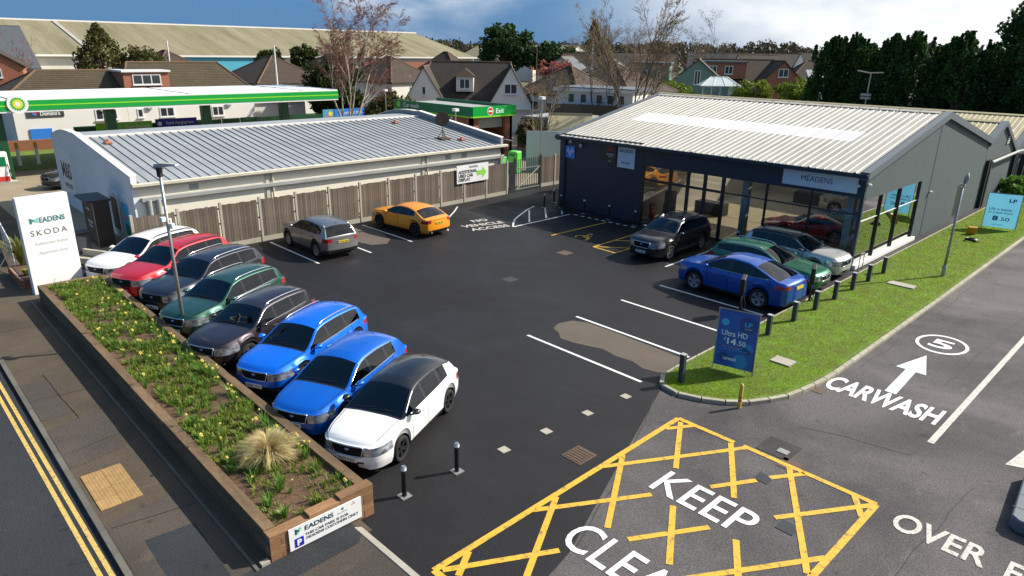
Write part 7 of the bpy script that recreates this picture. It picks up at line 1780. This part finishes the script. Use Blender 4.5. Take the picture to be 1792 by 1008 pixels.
def leafy_tree(label, x, y, h, rx, z0, m, seed, n=46, per=70, size=.35, spread=.9, kind='ball', name='tree', group=None, bark='bark_brown', cat='tree'):
    r_ = random.Random(seed); o = thing(name, label, cat, (x, y, 0), 0, group)
    MB().tube([(0, 0, 0), (.1, .05, h * .45), (.0, .1, h * .8)], [.05 * h * .5, .03 * h * .5, .01 * h], 7).build('trunk', bark, o, smooth=True)
    cs = []
    f = MB()
    for k in range(n):
        a = r_.uniform(0, 6.28); t = r_.random()
        if kind == 'cone':
            z = z0 + (h - z0) * t ** .85; rr = rx * (1 - ((z - z0) / (h - z0)) ** (4 if name == 'conifer' else 2.2)) * r_.uniform(.55, 1.0); s = 1.05 - .5 * t
        else:
            el = math.asin(r_.uniform(-.85, 1)); q = r_.uniform(.55, 1.05); z = (z0 + h) / 2 + (h - z0) / 2 * math.sin(el) * q * .92; rr = rx * math.cos(el) * q * (1 + .18 * math.sin(3 * a + seed)); s = r_.uniform(.7, 1.25)
        cs.append((rr * math.cos(a), rr * math.sin(a), z, s))
        if k % 3 == 0: f.tube([(0, 0, max(z0 * .6, z * .6)), (rr * .5 * math.cos(a), rr * .5 * math.sin(a), z * .9), (rr * math.cos(a), rr * math.sin(a), z)], [.09, .05, .02], 4)
    if name == 'conifer':
        for k in range(12):
            a = r_.uniform(0, 6.28); q = r_.uniform(.3, 1.9); zt_ = h - .55 * q + r_.uniform(-.3, .25)
            cs += [(q * math.cos(a), q * math.sin(a), zt_ - .5, .55), (q * math.cos(a), q * math.sin(a), zt_, .34), (q * math.cos(a), q * math.sin(a), zt_ + .42, .17)]
    if kind == 'cone': cs += [(r_.uniform(-.3, .3), r_.uniform(-.3, .3), h + .2, .32), (r_.uniform(-.6, .6), r_.uniform(-.6, .6), h - .5, .5)]
    f.build('limbs', bark, o)
    link('crown', mesh_of(*leaf_cloud(cs, per, spread, size, r_, 1.7 if kind == 'cone' else .85), 'crown', m), o)
    return o
GL = 'tall conifers in the hedge behind the showroom'
rh = random.Random(21)
hx0 = -33.0
places = ['first at the open end by the bungalows', 'second from the open end', 'third from the open end', 'fourth from the open end', 'fifth from the open end', 'sixth from the open end', 'seventh from the open end', 'eighth from the open end', 'ninth from the open end', 'tenth from the open end', 'eleventh from the open end', 'twelfth from the open end']
for i in range(12):
    leafy_tree('dark green conifer of the tall hedge, ' + places[i], -30.6 + i * 2.0 + rh.uniform(-.35, .35), 74.5 + rh.uniform(-1.2, 1.2), 10.3 + rh.uniform(-.55, .55) + (1.2 if i > 9 else 0), 2.2 + rh.uniform(-.3, .35), .2, 'leylandii', 100 + i, n=210, per=72, size=.21, spread=.56, kind='cone', name='conifer', group=GL)
leafy_tree('taller spreading pine behind the conifer hedge', -14.6, 82.0, 15.4, 3.6, 6, 'leylandii', 140, n=90, per=60, size=.4, spread=.9, name='pine_tree')
leafy_tree('large pine behind the chalet house roofs', -104.5, 98.5, 13.8, 5.0, 5.0, 'pine_leaf', 31, n=120, per=80, size=.5, spread=1.15, name='pine_tree'); leafy_tree('lower pine with spreading crown beside the large pine', -98.5, 105.0, 10.8, 4.6, 4.5, 'pine_leaf', 32, n=80, per=70, size=.5, spread=1.1, name='pine_tree')
leafy_tree('bushy olive-green evergreen above the takeaway roof', -104, 26.5, 11.0, 3.7, 3.5, 'olive_leaf', 33, n=105, per=62, size=.30, spread=.78, kind='cone', name='evergreen_tree'); leafy_tree('lower evergreen bush joined beside the olive-green evergreen', -102.0, 31.0, 9.0, 3.0, 3.0, 'olive_leaf', 34, n=60, per=60, size=.30, spread=.8, name='evergreen_tree')
leafy_tree('small round evergreen shrub above the hip-roofed bungalow', -116, 55.0, 9.0, 1.9, 4.5, 'ivy_leaf', 35, n=34, per=70, size=.4, spread=.8, name='evergreen_tree'); leafy_tree('pointed evergreen between two brown bungalow roofs', -113, 59.5, 9.3, 2.3, 4.0, 'ivy_leaf', 36, n=44, per=70, size=.4, spread=.85, name='evergreen_tree')
leafy_tree('dark ivy-clad tree at the end of the canopy', -72.5, 41.5, 8.3, 2.9, .8, 'ivy_leaf', 37, n=95, per=90, size=.34, spread=.8, name='ivy_tree'); leafy_tree('yellow-green shrub at the foot of the birch', -66.0, 44.5, 4.6, 2.6, 1.0, 'olive_leaf', 38, n=50, per=70, size=.3, spread=.7, name='shrub', cat='shrub')
leafy_tree('round red-twigged shrub between bungalow roofs', -72.0, 78.0, 7.9, 2.4, 4.8, 'red_twig', 39, n=46, per=60, size=.25, spread=.7, name='shrub', cat='shrub')
leafy_tree('light green willow bush beyond the showroom ridge', -44.0, 84.5, 6.6, 2.0, 2.5, 'fresh_leaf', 40, n=50, per=60, size=.25, spread=.65, name='shrub', cat='shrub'); leafy_tree('yellow-green garden shrub left of the conservatory', -52.5, 79.0, 5.6, 2.6, 2.5, 'fresh_leaf', 41, n=50, per=60, size=.25, spread=.65, name='shrub', cat='shrub'); leafy_tree('green palm-like bush near the conifer hedge', -41.0, 91.0, 6.2, 2.3, 2.5, 'fresh_leaf', 42, n=50, per=60, size=.28, spread=.7, name='shrub', cat='shrub')
leafy_tree('dark green shrub beside the small shed by the car wash', -44.3, 45.2, 3.4, 1.2, .6, 'ivy_leaf', 43, n=26, per=60, size=.2, spread=.5, name='shrub', cat='shrub')
leafy_tree('bushy plant at the far end of the grass verge', -9.6, 56.5, 1.6, 1.0, .1, 'daffodil_leaf', 44, n=24, per=60, size=.2, spread=.4, name='shrub', cat='shrub')

def bare_tree(label, x, y, h, stems, seed, bark, twig, spread=.42, lv=5, droop=0.0, name='birch_tree', nchild=(4, 4, 4, 3), rad0=None, crown0=.35):
    r_ = random.Random(seed); o = thing(name, label, 'tree', (x, y, 0)); tr, tw = MB(), MB()
    def grow(p, d, ln, r0, lev):
        pts = [p]; rs = [r0]; n = 4 if lev < 2 else 3; q = Vector(p); dd = Vector(d)
        for i in range(n):
            dd = (dd + Vector((r_.gauss(0, .12), r_.gauss(0, .12), r_.gauss(0, .08) + (.06 if lev < 2 else -droop)))).normalized(); q = q + dd * (ln / n); pts.append(q.copy()); rs.append(max(r0 * (1 - .75 * (i + 1) / n), .008))
        (tr if lev < 2 else tw).tube(pts, rs, 6 if lev < 1 else (4 if lev < 2 else 3), False)
        if lev >= lv - 1: return
        for k in range(nchild[min(lev, 3)] + (1 if r_.random() < .5 else 0)):
            t = r_.uniform(crown0 if lev == 0 else .25, 1.0); i = min(int(t * n), n - 1); b = pts[i].lerp(pts[i + 1], t * n - i); az_ = r_.uniform(0, 6.28); s = spread * r_.uniform(.6, 1.5)
            side = dd.orthogonal().normalized(); side = Matrix.Rotation(az_, 3, dd) @ side; nd = (dd + side * s * 1.6).normalized()
            grow(b, nd, ln * r_.uniform(.28, .48), max(r0 * .42 * (1 - .4 * t), .009), lev + 1)
    for k in range(stems):
        a = 2 * PI * k / max(stems, 1) + seed; s = .22 if stems > 1 else .03
        grow(Vector((.3 * math.cos(a) * (stems > 1), .3 * math.sin(a) * (stems > 1), 0)), Vector((s * math.cos(a), s * math.sin(a), 1)).normalized(), h * r_.uniform(.80, .95), rad0 or h * .011, 0)
    tr.build('trunk', bark, o, smooth=True); tw.build('crown', twig, o); return o
bare_tree('tall bare birch with reddish twigs beside the ivy tree', -62.8, 37.4, 11.2, 5, 2, 'bark_birch', 'twig_red', .21, 6, .09, nchild=(10, 7, 6, 4))
bare_tree('tall bare birch with pale stems behind the showroom', -40.5, 54.5, 11.4, 4, 5, 'bark_brown', 'twig_tan', .21, 6, .02, nchild=(10, 7, 5, 3))
bare_tree('smaller bare tree just left of the pale birch', -45.0, 55.5, 10.0, 2, 9, 'bark_brown', 'twig_grey', .38, 6, nchild=(7, 6, 5, 3))
bare_tree('low tangled bare tree in front of the chalet house', -43.3, 45.2, 6.2, 4, 8, 'bark_birch', 'twig_tan', .6, 6, .0, 'bare_tree', nchild=(6, 5, 5, 3), rad0=.08, crown0=.2)
bare_tree('grey bare tree on the skyline near the chalets', -78.0, 128.0, 14.0, 3, 12, 'bark_brown', 'twig_grey', .4, 6, .0, 'bare_tree', nchild=(7, 6, 5, 3)); bare_tree('bare tree behind the pines on the skyline', -112.0, 150.0, 15.0, 3, 13, 'bark_brown', 'twig_tan', .42, 6, .0, 'bare_tree', nchild=(7, 6, 5, 3))
bare_tree('thin dark bare tree beside the red brick house', -110.0, 19.5, 9.0, 2, 14, 'bark_brown', 'red_twig', .35, 5, .0, 'bare_tree')
leafy_tree('narrow dark cypress on the skyline right of the pines', -112.5, 135, 15.5, 2.2, 4, 'pine_leaf', 52, n=50, per=50, size=.6, spread=1.0, kind='cone', name='cypress_tree')
# wooded skyline: one mass of far trees
rt = random.Random(77); cs = []
for k in range(1100):
    az_ = rad(rt.uniform(88, 184)); D_ = rt.uniform(270, 560); e_ = 7 + 15 * (.5 + .9 * noise.noise((az_ * 11, D_ * .004, 1))) + rt.uniform(-2, 3); hgt = 9 + max(e_, 1) * D_ / 1205
    for z in (hgt * .4, hgt * .68, hgt - 2.0): cs.append((D_ * math.cos(az_) + rt.uniform(-3, 3), D_ * math.sin(az_) + rt.uniform(-3, 3), z * rt.uniform(.9, 1.0), rt.uniform(.6, 1.15)))
leafmat('far_twig', (0.115, 0.088, 0.055), (0.060, 0.066, 0.040), .1)
stuff(link('distant_wood', mesh_of(*leaf_cloud(cs, 34, 3.4, 1.3, rt, .8), 'distant_wood', 'far_twig')), 'brown winter trees massed along the skyline', 'trees')
